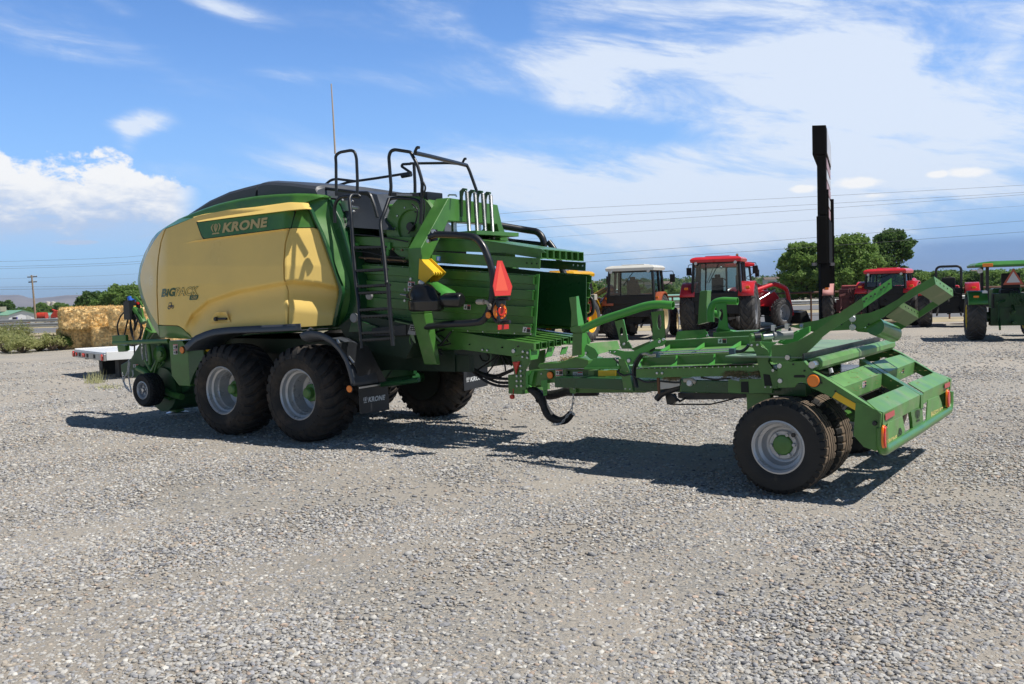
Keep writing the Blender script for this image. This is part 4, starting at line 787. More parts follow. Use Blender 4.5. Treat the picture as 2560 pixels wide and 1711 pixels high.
# yellow crank bracket
mb = MB(); Y1 = [(1072, 1145), (1192, 1148), (1335, 1285), (1330, 1300), (1255, 1372), (1172, 1385), (1065, 1352)]; mb.prism(pv(B, '2', vo+.02, [(1072, 1145), (1062, 1350), (1130, 1392), (1212, 1310), (1222, 1290)]), (0, -.012, 0)); mb.prism(pv(B, '2', vo-.14, [(1110, 1145), (1192, 1148), (1335, 1285), (1330, 1300), (1255, 1372), (1172, 1385)]), (0, -.012, 0))
q1 = np.array(pv(B, '2', vo+.02, [(1072, 1145), (1222, 1290), (1212, 1312)])); q2 = np.array([(p[0], vo-.14, p[2]) for p in q1]); mb.grid([list(q1[:2]), list(q2[:2])]); a, b = q1[1], q1[1]+(0, -.18, 0)
for k in range(4): mb.disc(a+(0, -.045*k+.01, -.01), (0, 1, 0), .022, .02, n=10)
mb.prism(pv(B, '4', vo+.01, [(416, 410), (470, 435), (440, 470), (418, 510)]), (0, -.012, 0)); mb.build('crank_bracket', YELB, BR, bevel=.003)
# far green fixings with a blue label
mb = MB(); mb.prism(pu(B, '4', UR-.02, [(560, 150), (640, 158), (640, 195), (615, 245), (560, 200)]), (.05, 0, 0)); mb.build('arch_lug', GREEN, BR); mb = MB(); decal(mb, plane_fn(B, '4', 'u', UR-.025, [(603, 210), (640, 215), (645, 168), (606, 165)]), 'blue', (-.002, 0, 0)); mb.build('blue_label', None, BR, recalc=False, smooth=False)
# hand-wash tank and its bracket
tc_ = np.array(pv(B, '4', vo+.10, [(500, 610)])[0]); mb = MB(); n = 20; rows = []
for i, (z, sx_, sy2) in enumerate(((-.14, .01, .01), (-.14, .20, .12), (-.125, .23, .14), (-.02, .235, .15), (.0, .21, .13), (.06, .20, .12), (.12, .165, .10), (.165, .11, .07), (.185, .01, .01))):
    rows.append([tc_+np.array([math.copysign(abs(math.cos(a))**.75, math.cos(a))*sx_+(.04 if z > 0 else 0), math.sin(a)*sy2, z+.02]) for a in np.linspace(0, 2*math.pi, n+1)])
mb.grid(rows); cpn = np.array(pv(B, '4', vo+.12, [(497, 470)])[0]); mb.tube([cpn+(0, 0, -.06), cpn+(0, 0, .03)], .05, 12); mb.lathe([(-.20, 0), (-.20, .06), (-.17, .085), (.17, .085), (.20, .06), (.20, 0)], c=tuple(tc_+(-.28, -.06, .0)), ax='x', n=18); tk = mb.build('water_tank', mat('black_tank_plastic', (.012, .012, .013), .28, coat=.3), BR, sharp=45, bevel=.01)
mb = MB(); mb.tube([cpn+(.03, 0, .03), cpn+(.08, .02, .06)], .025, 10); mb.build('tank_cap', mat('white_plastic', (.6, .6, .58), .4), tk)
mb = MB(); b0 = pv(B, '4', vo+.10, [(510, 430), (610, 420), (790, 520), (838, 590), (640, 608), (655, 540)]); b1 = [np.array(p)+(0, 0, 0) for p in b0]
mb.grid([[np.array(pv(B, '4', vo+.06, [(510, 430)])[0]), np.array(pv(B, '4', vo+.10, [(650, 535)])[0]), np.array(pv(B, '4', vo+.12, [(640, 608)])[0])], [np.array(pv(B, '4', vo-.06, [(615, 420)])[0]), np.array(pv(B, '4', vo-.04, [(790, 515)])[0]), np.array(pv(B, '4', vo-.02, [(838, 590)])[0])]])
o = mb.build('tank_bracket', mat('bright_lit_green_paint', (.07, .30, .05), .4), BR, sharp=20); s = o.modifiers.new('thickness', 'SOLIDIFY'); s.thickness = .008
# rear light guards
LB = .045
g1 = rail('light_guard', [(pv(B, '2', .95, [(1180, 935, vo-.02), (1240, 905, vo), (1500, 915, vo+.02), (1640, 935, vo+.02)])+pv(B, '4', vo+.03, [(1075, 65), (1150, 250), (1180, 420), (1160, 600), (1130, 720), (1070, 815), (950, 832), (690, 845), (500, 872, vo-.1)]), .040, .10),
     (pv(B, '4', vo+.03, [(1334, 588), (1235, 585), (1190, 620), (1170, 690), (1172, 760), (1198, 815), (1240, 825), (1340, 818)]), .022, .08)], n=14)
mb = MB()
for (x, y) in ((1222, 875), (1172, 972)): mb.disc(pv(B, '2', vo+.015, [(x, y)])[0], (0, 1, 0), .025, .03, STEEL, n=8)
mb.prism(pv(B, '2', vo+.0, [(1195, 850), (1240, 858), (1235, 905), (1245, 965), (1150, 985), (1165, 920)]), (0, -.03, 0), BLK); mb.build('guard_flange', None, g1)
mb = MB(); mb.box(np.array(pv(B, '4', vo+.03, [(1268, 715)])[0])+(.02, 0, 0), (.03, .17, .27), BLK); mb.build('lamp_plate', None, g1, bevel=.02)
def round_lamp(c, x, y, u, v0=None, r=.088, name='tail_light', parent=BR, nrm=(-1, .25, 0)):
    p = np.array(B.V(*cp(c, x, y), v0)); d = np.array(nrm, float); d /= np.linalg.norm(d); mb = MB(); mb.disc(p-d*.01, d, r*1.05, .03, ORG, n=28); mb.disc(p+d*.02, d, r*.62, .014, RED, n=24)
    for k in range(9):
        a = 2*math.pi*k/9; x_ = np.cross(d, [0, 0, 1.]); mb.disc(p+d*.021+(x_*math.cos(a)+np.array([0, 0, 1.])*math.sin(a))*r*.8, d, r*.10, .006, RED, n=8)
    return mb.build(name, None, parent, label='round orange and red tail light')
round_lamp('4', 1240, 716, 0, vo+.05); reflector(B, '4', 'v', vo+.08, 1132, 752, .036)
mb = MB(); mb.prism(pu(B, '4', B.V(*cp('4', 1275, 870), vo+.03)[0], [(1222, 852), (1330, 846), (1330, 892), (1222, 902)]), (.01, 0, 0)); mb.build('red_reflector', REDF, BR, bevel=.003)
mb = MB(); q = np.array(pv(B, '4', vo+.06, [(1045, 620)])[0]); mb.tube([q+(.03, 0, 0), q+(-.05, 0, 0)], .032, 10); mb.tube([q+(.05, 0, .0), q+(.02, 0, 0)], .026, 10); mb.tube([q, q+(-.12, 0, -.02)], .014, 6)
for pth in ([(1090, 610), (1120, 640), (1135, 690)], [(1100, 610), (1150, 650), (1140, 700)]): mb.tube(pv(B, '4', vo+.06, pth), .014, 6, rnd=.03)
mb.build('work_light', mat('clay_white_plastic', (.45, .40, .33), .6), BR)
# slow-vehicle emblem
us = B.V(*cp('2', 1900, 1400), vo+.05)[0]-.06; mb = MB(); S = pu(B, '2', us, [(1855, 1168), (1903, 1170), (2003, 1425), (1985, 1515), (1832, 1522), (1810, 1420)]); mb.prism(S, (.006, 0, 0), REDF); S2 = pu(B, '2', us-.003, [(1880, 1180), (1962, 1468), (1838, 1472)]); mb.prism(S2, (.002, 0, 0), ORGF)
S3 = pu(B, '2', us-.0015, [(1855, 1168), (1903, 1170), (2003, 1425), (1985, 1515), (1832, 1522), (1810, 1420)]); mb.prism(S3, (.001, 0, 0), mat('salmon_border', (.80, .055, .045), .5)); mb.build('slow_vehicle_sign', None, BR)
# far guard
vg = -vo
g2 = rail('light_guard', [(pv(B, '2', vg, [(1690, 925, vg+.55), (1745, 862, vg+.45), (1800, 820, vg+.3), (1860, 815, vg+.25), (2130, 860, vg), (2250, 878, vg), (2300, 925, vg), (2330, 1012, vg)]), .045, .07), (pv(B, '2', vg, [(1950, 965), (2000, 975), (2270, 1005), (2340, 1015)]), .035, .05),
     (pv(B, '4', vg, [(1725, 20), (1780, 90), (1830, 200), (1872, 330), (1960, 480)]), .040, .05), (pv(B, '4', vg, [(2085, 570), (2120, 565), (2160, 590), (2175, 660), (2165, 730), (2135, 755), (2080, 760)]), .024, .05)], n=12)
mb = MB()
for x, y in ((1945, 945), (1968, 975)): mb.disc(pv(B, '2', vg, [(x, y)])[0], (-1, .5, 0), .03, .03, STEEL, n=8)
mb.build('guard_bolts', STEEL, g2); round_lamp('4', 2120, 660, 0, vg, r=.088)
mb = MB(); mb.box(pv(B, '4', vg, [(2100, 795)])[0], (.02, .12, .08)); mb.build('red_reflector', REDF, BR); mb = MB(); mb.box(pv(B, '4', vg-.05, [(2180, 575)])[0], (.06, .08, .08)); mb.build('work_light', mat('clay_white_plastic', (.45, .40, .33), .6), BR, bevel=.01)
# needle shell and flywheel guard in front of the arch
mb = MB(); mb.prism(pv(B, '2', .45, [(680, 600), (820, 602), (870, 620), (930, 665), (958, 690), (915, 740), (880, 920), (690, 920)]), (0, -.9, 0)); mb.build('rear_shell', GREEN, BR, bevel=.05)
fc_ = np.array(pv(B, '2', .58, [(1000, 830)])[0]); mb = MB(); mb.lathe([(.0, .0), (.0, .20), (.03, .21), (.03, .40), (.0, .42), (-.12, .42)], c=tuple(fc_), n=32, m=GREEN); mb.disc(fc_, (0, 1, 0), .06, .05, BLK, n=16)
for k in range(10): a = 2*math.pi*k/10; mb.disc(fc_+(.25*math.cos(a), .03, .25*math.sin(a)), (0, 1, 0), .012, .01, STEEL, n=6)
mb.build('drive_housing', None, BR)
mb = MB(); mb.box(np.array(pv(B, '2', .45, [(1165, 590)])[0]), (.22, .3, .24)); mb.build('junction_box', BLK, BR, bevel=.01)
mb = MB(); mb.disc(pv(B, '4', 1.1, [(-60, 560)])[0], (0, 1, 0), .05, .03, n=14); mb.build('end_cap', mat('grey_print', (.3, .3, .3), .6), BR); mb = MB(); mb.disc(pv(B, '0', 1.1, [(1332, 826)])[0], (0, 1, 0), .06, .03, n=14); mb.build('end_cap', mat('grey_print', (.3, .3, .3), .6), BR)
# lower skirt between wheels and chamber
mb = MB(); mb.prism(pv(B, '0', .9, [(1250, 870), (1340, 800), (1600, 860), (1640, 960), (1600, 1040), (1400, 1000), (1300, 960)]), (0, -.4, 0), mat('dark_chassis', (.012, .03, .014), .5)); mb.prism(pv(B, '0', .95, [(1320, 830), (1440, 870), (1490, 900), (1300, 900)]), (0, -.03, 0), GREEND)
mb.tube(pv(B, '0', .9, [(1420, 1185), (1500, 1170), (1668, 1150)]), .03, 8, GREEND); mb.build('lower_skirt', None, BR)
mb = MB(); mb.prism(pv(B, '0', .96, [(1420, 880), (1600, 860), (1600, 920), (1420, 925)]), (0, -.3, 0)); mb.build('battery_box', BLK, BR, bevel=.01)
mb = MB(); mb.prism(pv(B, '4', .60, [(150, 1110), (430, 1040), (560, 1070), (580, 1110), (250, 1170)]), (0, -.04, 0), GREEN)
for x, y in ((212, 1158), (316, 1135)): mb.disc(pv(B, '4', .60, [(x, y)])[0], (0, 1, 0), .016, .02, STEEL, n=8)
mb.disc(pv(B, '4', .60, [(400, 1132)])[0], (0, 1, 0), .018, .01, BLUF, n=8); mb.build('chassis_bracket', None, BR, bevel=.003)
mb = MB(); mb.tube(pv(B, '4', .45, [(560, 1020), (690, 1030), (680, 1050)]), .03, 8); mb.tube(pv(B, '4', .7, [(590, 950), (650, 1020)]), .012, 6, STEEL); mb.build('leg_strut', BLK, BR)
# tan sleeve and hoses
mb = MB(); P_ = pv(B, '4', .30, [(180, 1225), (400, 1205), (560, 1170), (700, 1140), (800, 1120), (850, 1140), (890, 1190), (935, 1270)]); mb.tube(P_, [.05, .10, .11, .10, .085, .08, .075, .07], 14, rnd=.05); mb.build('hose_sleeve', TAN, BR, sharp=80)
mb = MB(); 
for k, pts in enumerate(([(900, 1220), (960, 1290), (1080, 1360), (1200, 1385), (1380, 1395)], [(900, 1230), (980, 1330), (1100, 1420), (1220, 1465), (1380, 1465)], [(905, 1225), (1000, 1330), (1120, 1390), (1220, 1430), (1380, 1430)], [(930, 1260), (1040, 1330), (1200, 1365), (1290, 1330), (1390, 1290)], [(1000, 1310), (1080, 1260), (1170, 1200), (1230, 1150)], [(1110, 1340), (1180, 1250), (1240, 1160)], [(1250, 1160), (1290, 1250), (1295, 1310)], [(1040, 1150), (1060, 1210), (1120, 1215), (1140, 1170), (1110, 1140)], [(1270, 1150), (1310, 1200), (1360, 1260)], [(920, 1240), (1020, 1330), (1180, 1400), (1280, 1350), (1370, 1310)])):
    v0 = .30-.02*k; mb.tube(pv(B, '4', v0, pts), .017 if k < 4 else .010, 8, rnd=.12)
mb.build('hydraulic_hoses', BAG, BR, sharp=80)
# ------------------------------------------------------------------ front of the baler
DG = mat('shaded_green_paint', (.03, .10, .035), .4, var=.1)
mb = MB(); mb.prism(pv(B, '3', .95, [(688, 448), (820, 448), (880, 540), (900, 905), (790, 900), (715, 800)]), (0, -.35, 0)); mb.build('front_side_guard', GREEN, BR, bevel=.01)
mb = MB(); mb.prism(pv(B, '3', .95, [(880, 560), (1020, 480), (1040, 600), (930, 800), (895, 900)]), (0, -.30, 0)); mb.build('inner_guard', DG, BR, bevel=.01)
mb = MB(); decal(mb, plane_fn(B, '3', 'v', .955, [(735, 588), (778, 584), (778, 482), (730, 484)]), 'warn2'); mb.build('warning_label', None, BR, recalc=False, smooth=False)
mb = MB(); mb.tube(pv(B, '3', .9, [(135, 470), (400, 462), (690, 452)]), .035, 10); mb.bar(pv(B, '3', .9, [(135, 436)])[0], pv(B, '3', .9, [(272, 428)])[0], .05, .12); mb.prism(pv(B, '3', .9, [(168, 490), (250, 495), (255, 545), (230, 560), (180, 562)]), (0, -.08, 0)); mb.build('front_crossbar', GREEN, BR, bevel=.008)
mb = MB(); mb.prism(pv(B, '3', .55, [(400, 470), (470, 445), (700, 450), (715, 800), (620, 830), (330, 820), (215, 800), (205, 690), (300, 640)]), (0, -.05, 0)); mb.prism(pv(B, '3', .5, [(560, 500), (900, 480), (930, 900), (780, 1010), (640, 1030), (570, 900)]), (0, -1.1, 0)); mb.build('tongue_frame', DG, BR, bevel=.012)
mb = MB(); mb.tube(pv(B, '3', .62, [(380, 720), (480, 770), (600, 930), (720, 985), (820, 1010)]), .05, 12, rnd=.1); mb.tube(pv(B, '3', .60, [(460, 640), (520, 760), (600, 600), (600, 480)]), .035, 10, rnd=.05); mb.tube(pv(B, '3', .7, [(480, 470), (500, 600), (500, 690)]), .03, 8); mb.disc(pv(B, '3', .62, [(612, 580)])[0], (0, 1, 0), .13, .06, n=20); mb.disc(pv(B, '3', .68, [(612, 580)])[0], (0, 1, 0), .05, .03, n=14)
mb.tube(pv(B, '3', .62, [(590, 640), (560, 720), (540, 800)]), .02, 8); mb.build('pickup_arm', GREEN, BR, sharp=60)
# pickup drum shell
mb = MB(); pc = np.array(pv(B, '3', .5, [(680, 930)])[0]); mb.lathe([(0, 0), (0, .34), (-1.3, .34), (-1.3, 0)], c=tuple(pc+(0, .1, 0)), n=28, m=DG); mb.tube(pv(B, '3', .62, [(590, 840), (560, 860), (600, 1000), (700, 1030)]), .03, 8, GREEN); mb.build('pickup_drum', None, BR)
# roller chain and safety chains
def chain(pts, r=.022, t=.006, fr=B, c='3', v=.62, parent=BR, name='safety_chain', m=STEEL, n=None):
    P = smoothc(pv(fr, c, v, pts), 60, 3); L_ = sum(np.linalg.norm(P[i+1]-P[i]) for i in range(59)); n = n or max(3, int(L_/(r*1.9))); Q = resample(P, n+1); mb = MB()
    for i in range(n):
        a, b = Q[i], Q[i+1]; d = b-a; l = np.linalg.norm(d); d = d/l; s_ = np.cross(d, [0, 1, 0] if i % 2 else [1, .3, .2]); s_ /= np.linalg.norm(s_)
        ring_ = [a-d*r*.3+s_*r*.5*math.cos(q)*1.0+d*(l/2+r*.3)*(1+math.sin(q)) for q in np.linspace(0, 2*math.pi, 11)[:-1]]; mb.tube(ring_+[ring_[0]], t, 5)
    return mb.build(name, m, parent, sharp=80)
chain([(290, 640), (278, 760), (235, 840), (255, 920), (310, 965)]); chain([(300, 660), (285, 800), (300, 900), (315, 960)]); chain([(225, 770), (232, 860), (290, 940)]); chain([(420, 490), (415, 560), (432, 640)]); chain([(455, 490), (462, 580), (470, 650)]); chain([(600, 670), (580, 730), (640, 660)], v=.70, m=GREEN); chain([(325, 740), (335, 790), (320, 815)])
mb = MB(); decal(mb, plane_fn(B, '3', 'v', .56, [(330, 715), (385, 715), (385, 685), (330, 685)]), 'warn'); mb.build('warning_label', None, BR, recalc=False, smooth=False)
# pickup gauge wheel
gwp = B.V(*cp('3', 402, 948), 1.02)
gt = tyre_mesh(.255, .26, .115, kind='rib').build('gauge_tyre', RUBR, BR, loc=(gwp[0]+.0, gwp[1]-.15, gwp[2]), sharp=30); rim_mesh(.12, .26, .05, bolts=5).build('gauge_rim', SIL, gt); mb = MB(); mb.disc((0, .06, 0), (0, 1, 0), .03, .05, n=12); mb.build('hub', STEEL, gt)
# jack foot
jp = np.array(B.V(*cp('3', 770, 1108), .35)); mb = MB(); mb.box((jp[0], .35, .30), (.16, .16, .46)); mb.box((jp[0], .35, .62), (.24, .3, .25)); mb.build('jack_stand', GREEN, BR, bevel=.01); mb = MB(); mb.disc((jp[0], .35, .045), (0, 0, 1), .17, .02, n=20); mb.tube([(jp[0], .35, .06), (jp[0], .35, .2)], .055, 12, BLK); mb.build('jack_foot', STEEL, BR)
# hoses at the hitch, parked couplings
mb = MB(); HS = ([(270, 140), (205, 200), (170, 300), (185, 400), (200, 415)], [(290, 180), (265, 300), (240, 410)], [(300, 190), (310, 300), (330, 400), (345, 480), (345, 610)], [(330, 200), (355, 320), (375, 250), (385, 200)], [(350, 190), (410, 290), (405, 400), (380, 440)], [(390, 230), (430, 330), (400, 430)], [(310, 200), (300, 320), (325, 410)], [(345, 200), (360, 280), (345, 350), (350, 260)], [(270, 480), (310, 500), (350, 495), (420, 470)])
for k, p in enumerate(HS): mb.tube(smoothc(pv(B, '3', .45-.05*(k % 4), p), 20, 2), .013, 7)
mb.build('coupling_hoses', BAG, BR, sharp=80)
mb = MB(); mb.box(pv(B, '3', .4, [(320, 150)])[0], (.16, .2, .28), BLK); mb.box(pv(B, '3', .4, [(300, 95)])[0], (.10, .12, .16), BLK); mb.tube(pv(B, '3', .4, [(340, 130), (400, 190), (440, 270)]), .05, 8, GREEN); mb.prism(pv(B, '3', .42, [(340, 150), (410, 120), (430, 230), (400, 235)]), (0, -.03, 0), GREEN); mb.tube(pv(B, '3', .35, [(290, 10), (305, 60)]), .035, 10, mat('blue_cap', (.02, .12, .55), .4)); mb.tube(pv(B, '3', .3, [(300, 35), (345, 52)]), .028, 8, mat('blue_cap', (.02, .12, .55), .4))
mb.tube(pv(B, '3', .35, [(320, 72), (385, 75)]), .02, 8, mat('red_cap', (.6, .02, .02), .4)); mb.tube(pv(B, '3', .4, [(345, 95), (315, 130)]), .028, 8, YELB); mb.tube(pv(B, '3', .3, [(350, 10), (400, 60), (430, 110)]), .015, 6, GREEN); mb.build('coupling_console', None, BR)
mb = MB(); mb.tube(pv(B, '3', .5, [(440, 440), (470, 330), (525, 370), (480, 420)]), .035, 8); mb.prism(pv(B, '3', .5, [(440, 430), (470, 230), (530, 370), (480, 440)]), (0, -.3, 0)); mb.build('front_frame_post', GREEN, BR)
mb = MB(); mb.lathe([(-.2, 0), (-.2, .10), (-.1, .13), (.1, .13), (.2, .1), (.2, 0)], c=tuple(pv(B, '3', .8, [(1120, 490)])[0]), ax='x', n=18, m=YELB); mb.build('yellow_tank', None, BR)
# ================================================================== bale accumulator trailer
T = Fr(34.5, fix=(1941.6, 1118.6, 0, 1.5, .42))
TR = T.root('bale_trailer'); tag(TR, 'low green bale trailer with raised curved arms, hitched behind the baler', 'trailer')
BG = mat('bright_lit_green_paint', (.07, .30, .05), .4)  # sunlight put into the green of lit faces; also used on bright parts
def tv(v, c, pts): return pv(T, c, v, pts)
def plate(mb, v, c, pts, t=.012, m=None): mb.prism(tv(v, c, pts), (0, -t, 0), m); return mb
def bolt(mb, v, c, x, y, r=.016, m=STEEL, t=.014): mb.disc(T.V(*cp(c, x, y), v), (0, 1, 0), r*.72, t*.8, m, n=10)
def hit(c, x, y, p0, nrm):
    d = ray(*cp(c, x, y)); dl = np.array([d@T.f, d@T.n, d@T.k]); ol = np.array(T.loc(_C)); nrm = np.array(nrm, float); t = ((np.array(p0)-ol)@nrm)/(dl@nrm); return ol+dl*t
k_z = (1.07-.745)/(-.27+.83)
# wheels: twin tyres each side
TT = tyre_mesh(.415, .37, .215, kind='rib', dusty=mat('dusty_tread', (.135, .100, .070), .9, var=.4, vscale=7)).build('tyre', RUBR, TR, sharp=28)
trm = rim_mesh(.215, .37, .14, bolts=6, hubr=.1).build('rim', SIL, TT)
mb = MB(); mb.lathe([(-.08, .088), (.030, .088), (.042, .078), (.048, .05), (.05, 0)], n=28); mb.build('hub', GREEN, TT)
mb = MB(); mb.disc((-.15, .10, .05), (0, 1, 0), .02, .02, BLK, n=8); mb.build('valve', BLK, trm)
TT.location = (0, 1.315, .415); TT.rotation_euler = (0, .4, 0)
for v, fl in ((.80, 0), (-.90, 0), (-1.40, 1)):
    c = copy_tree(TT, TR); c.location = (0, v, .415); c.rotation_euler = (0, 1.1+v, math.pi if fl else 0)
mb = MB(); mb.tube([(0, 1.2, .42), (0, -1.3, .42)], .06, 12); mb.prism(tv(1.0, '6', [(180, 1215), (420, 1190), (430, 1300), (300, 1480), (190, 1480)]), (0, -.09, 0)); mb.prism([np.array(q)*(1, -1, 1) for q in tv(1.0, '6', [(180, 1215), (420, 1190), (430, 1300), (300, 1480), (190, 1480)])], (0, .09, 0)); mb.build('axle', GREEN, TR, bevel=.01)
# ---- drawbar
mb = MB(); plate(mb, .30, '5', [(190, 903), (690, 893), (1040, 900), (1040, 1010), (720, 1010), (400, 1030), (300, 1032), (150, 1072), (108, 1076), (104, 910)], .20)
for x, y in ((255, 940), (118, 948)): bolt(mb, .302, '5', x, y, .014)
for a, b in ((520, 960), (740, 1000), (800, 1000)): mb.disc(T.V(*cp('5', a, 925), .30), (0, 1, 0), .02, .03, GREEND)
mb.build('drawbar', GREEN, TR, bevel=.008)
mb = MB(); mb.grid([[np.array(T.V(*cp('5', 98, 925), .34)), np.array(T.V(*cp('5', 185, 910), .34))], [np.array(T.V(*cp('5', 98, 1075), .34)), np.array(T.V(*cp('5', 150, 1072), .34))]]); plate(mb, .36, '5', [(96, 920), (140, 915), (135, 945), (120, 960), (118, 1040), (150, 1072), (100, 1078)], .03); plate(mb, .35, '5', [(250, 1008), (312, 998), (308, 1152), (275, 1162), (268, 1075), (250, 1070)], .012); mb.build('hitch_bracket', BG, TR, bevel=.003) if False else None
for x, y in ((290, 1108), (290, 1133)): bolt(mb, .352, '5', x, y, .008, DARK, .004)
mb.build('hitch_bracket', BG, TR, bevel=.003)
mb = MB(); plate(mb, .28, '5', [(600, 1012), (1120, 998), (1300, 1000), (1300, 1130), (600, 1130)], .18); plate(mb, .32, '5', [(512, 1000), (603, 1000), (600, 1130), (575, 1140), (540, 1130)], .03); bolt(mb, .322, '5', 552, 1068, .014); bolt(mb, .322, '5', 583, 1055, .010); bolt(mb, .322, '5', 583, 1090, .010)
for a, b in ((718, 830), (775, 895)): mb.prism(tv(.40, '5', [(a, 905), (b, 905), (b, 1000), (b-30, 1035), (a, 1025)]), (0, -.12, 0))
mb.build('lower_beam', GREEN, TR, bevel=.008)
mb = MB(); plate(mb, .45, '5', [(214, 872), (218, 845), (240, 835), (430, 828), (590, 772), (680, 790), (722, 800), (722, 882), (240, 893)], .35); mb.build('guide_shoe', GREEN, TR, bevel=.012)
mb = MB(); rs_ = random.Random(3)
for k in range(60):
    p = np.array(T.V(*cp('5', rs_.uniform(450, 590), rs_.uniform(775, 815)), .35)); d = np.array([rs_.uniform(-.05, .05), rs_.uniform(-.05, .05), rs_.uniform(0, .05)]); mb.tube([p-d, p+d], .0025, 3)
mb.build('straw_wisps', STRAW, TR, sharp=80); bpy.context.scene.objects['straw_wisps']['kind'] = 'stuff'
for kind, q in (('warn2', [(398, 1005), (468, 1008), (468, 898), (396, 898)]), ('book', [(568, 984), (670, 984), (668, 918), (568, 920)])):
    mb = MB(); decal(mb, plane_fn(T, '5', 'v', .306, q), kind); mb.build('warning_label', None, TR, recalc=False, smooth=False)
mb = MB(); plate(mb, .43, '5', [(822, 908), (1000, 905), (998, 962), (822, 965)], .004); mb.build('yellow_marker', YELB, TR)
reflector(T, '5', 'v', .302, 347, 952, .040, parent=TR)
# bag-covered hoses hanging in a loop
mb = MB(); mb.tube(smoothc(tv(.15, '5', [(130, 1095), (190, 1110), (250, 1180), (290, 1290), (340, 1370), (420, 1410), (480, 1410), (530, 1370), (555, 1330)]), 22, 1), [.035, .055, .06, .045, .055, .05, .045, .05, .04], 12); mb.tube(smoothc(tv(-.05, '5', [(130, 1080), (200, 1130), (320, 1160), (420, 1140), (520, 1110), (700, 1120), (820, 1135)]), 20, 1), [.03, .05, .055, .05, .06, .05, .03], 12)
mb.tube(tv(.2, '5', [(200, 1200), (210, 1225), (225, 1200), (222, 1160)]), .010, 6); mb.build('hose_cover', BAG, TR, sharp=80)
chain([(572, 1135), (575, 1200), (565, 1260), (545, 1330)], r=.024, fr=T, c='5', v=.25, parent=TR); chain([(545, 1330), (520, 1350), (470, 1420), (420, 1450), (380, 1440)], r=.02, fr=T, c='5', v=.2, parent=TR); chain([(560, 1320), (590, 1360)], r=.02, fr=T, c='5', v=.25, parent=TR)
# ---- front gate: post, cup and big bent tubes
def front_post(v, dx, name='front_post'):
    return None
mb = MB(); q = [(530, 178), (600, 168), (606, 300), (622, 460), (548, 472), (552, 330)]; plate(mb, .62, '5', q, .012)
mb.add([T.V(*cp('5', *p), .62) for p in ((600, 168), (606, 300), (622, 460))]+[T.V(*cp('5', *p), .50) for p in ((682, 452), (640, 250), (627, 160))], [(0, 1, 4, 5), (1, 2, 3, 4)], BG)  # rear side of the post coloured brighter, as sunlit
plate(mb, .60, '5', [(565, 535), (655, 530), (655, 750), (558, 765)], .012); mb.add([T.V(*cp('5', *p), .60) for p in ((625, 535), (620, 770), (668, 772))]+[T.V(*cp('5', *p), .48) for p in ((740, 700), (742, 600), (706, 530))], [(0, 1, 2, 3, 4, 5)], BG)
mb.prism(tv(.64, '5', [(540, 475), (672, 452), (690, 530), (580, 530), (545, 520)]), (0, -.1, 0)); plate(mb, .45, '5', [(700, 590), (735, 588), (746, 620), (730, 635), (705, 620)], .01, BG)
mb.build('front_post', GREEN, TR, bevel=.004)
mb = MB(); plate(mb, -.75, '5', [(1838, 112), (1912, 106), (1905, 250), (1922, 420), (1815, 450), (1830, 200)], .12); mb.build('front_post', GREEN, TR, bevel=.006)
mb = MB(); mb.tube(tv(.75, '5', [(668, 492), (860, 400), (1060, 338), (1290, 262), (1420, 243), (1572, 256)]), .041, 20, rnd=.3, hollow=True); mb.build('bale_guide_tube', BG, TR, sharp=50)
mb = MB(); mb.tube(tv(-.55, '5', [(1945, 420), (1945, 290), (1985, 228), (2060, 208), (2215, 214)]), .041, 18, rnd=.16, hollow=True); mb.build('bale_guide_tube', BG, TR, sharp=50); mb = MB(); mb.tube(tv(-.9, '5', [(1960, 330), (2035, 352)]), .041, 16); mb.build('bale_guide_tube', BG, TR, sharp=50)
def holed(mb, v, c, outer, cx, cy, rx, ry, m=None, t=.012):
    "plate with an oval hole: a ring of quads from the outline to the hole"
    O = resample(np.array(outer+[outer[0]], float), 41)[:-1]; n = 40; a0 = math.atan2(O[0][1]-cy, O[0][0]-cx); an = [math.atan2(p[1]-cy, p[0]-cx) for p in O]
    for d in (0, -t):
        P = [np.array(T.V(*cp(c, *p), v))+(0, d, 0) for p in O]; H = [np.array(T.V(*cp(c, cx+rx*math.cos(a), cy+ry*math.sin(a)), v))+(0, d, 0) for a in an]
        mb.add(P+H, [(i, (i+1) % n, n+(i+1) % n, n+i) for i in range(n)], m)
    mb.add(H+[h+np.array((0, t, 0)) for h in H], [(i, (i+1) % n, n+(i+1) % n, n+i) for i in range(n)], m)
mb = MB(); holed(mb, .72, '5', [(985, 415), (1066, 395), (1090, 500), (1112, 618), (1082, 655), (1040, 640), (1015, 520)], 1054, 520, 16, 46); mb.add([T.V(*cp('5', *p), .72) for p in ((1066, 395), (1112, 618))]+[T.V(*cp('5', *p), .60) for p in ((1125, 612), (1080, 395))], [(0, 1, 2, 3)], BG); plate(mb, .72, '5', [(1035, 640), (1125, 618), (1150, 660), (1160, 690), (1060, 690)], .012); bolt(mb, .73, '5', 1082, 642, .02); mb.build('tube_support', GREEN, TR)
mb = MB(); holed(mb, .55, '5', [(1350, 325), (1475, 305), (1482, 420), (1492, 590), (1440, 620), (1362, 600), (1366, 450)], 1432, 420, 24, 76); mb.build('tube_support', GREEN, TR)
mb = MB(); holed(mb, -.50, '5', [(1990, 240), (2100, 232), (2108, 350), (2118, 470), (2145, 510), (2010, 520), (2030, 400)], 2050, 350, 22, 60); plate(mb, -.5, '5', [(2010, 480), (2090, 500), (2160, 510), (2180, 522), (2000, 525)], .1); mb.build('tube_support', BG, TR)
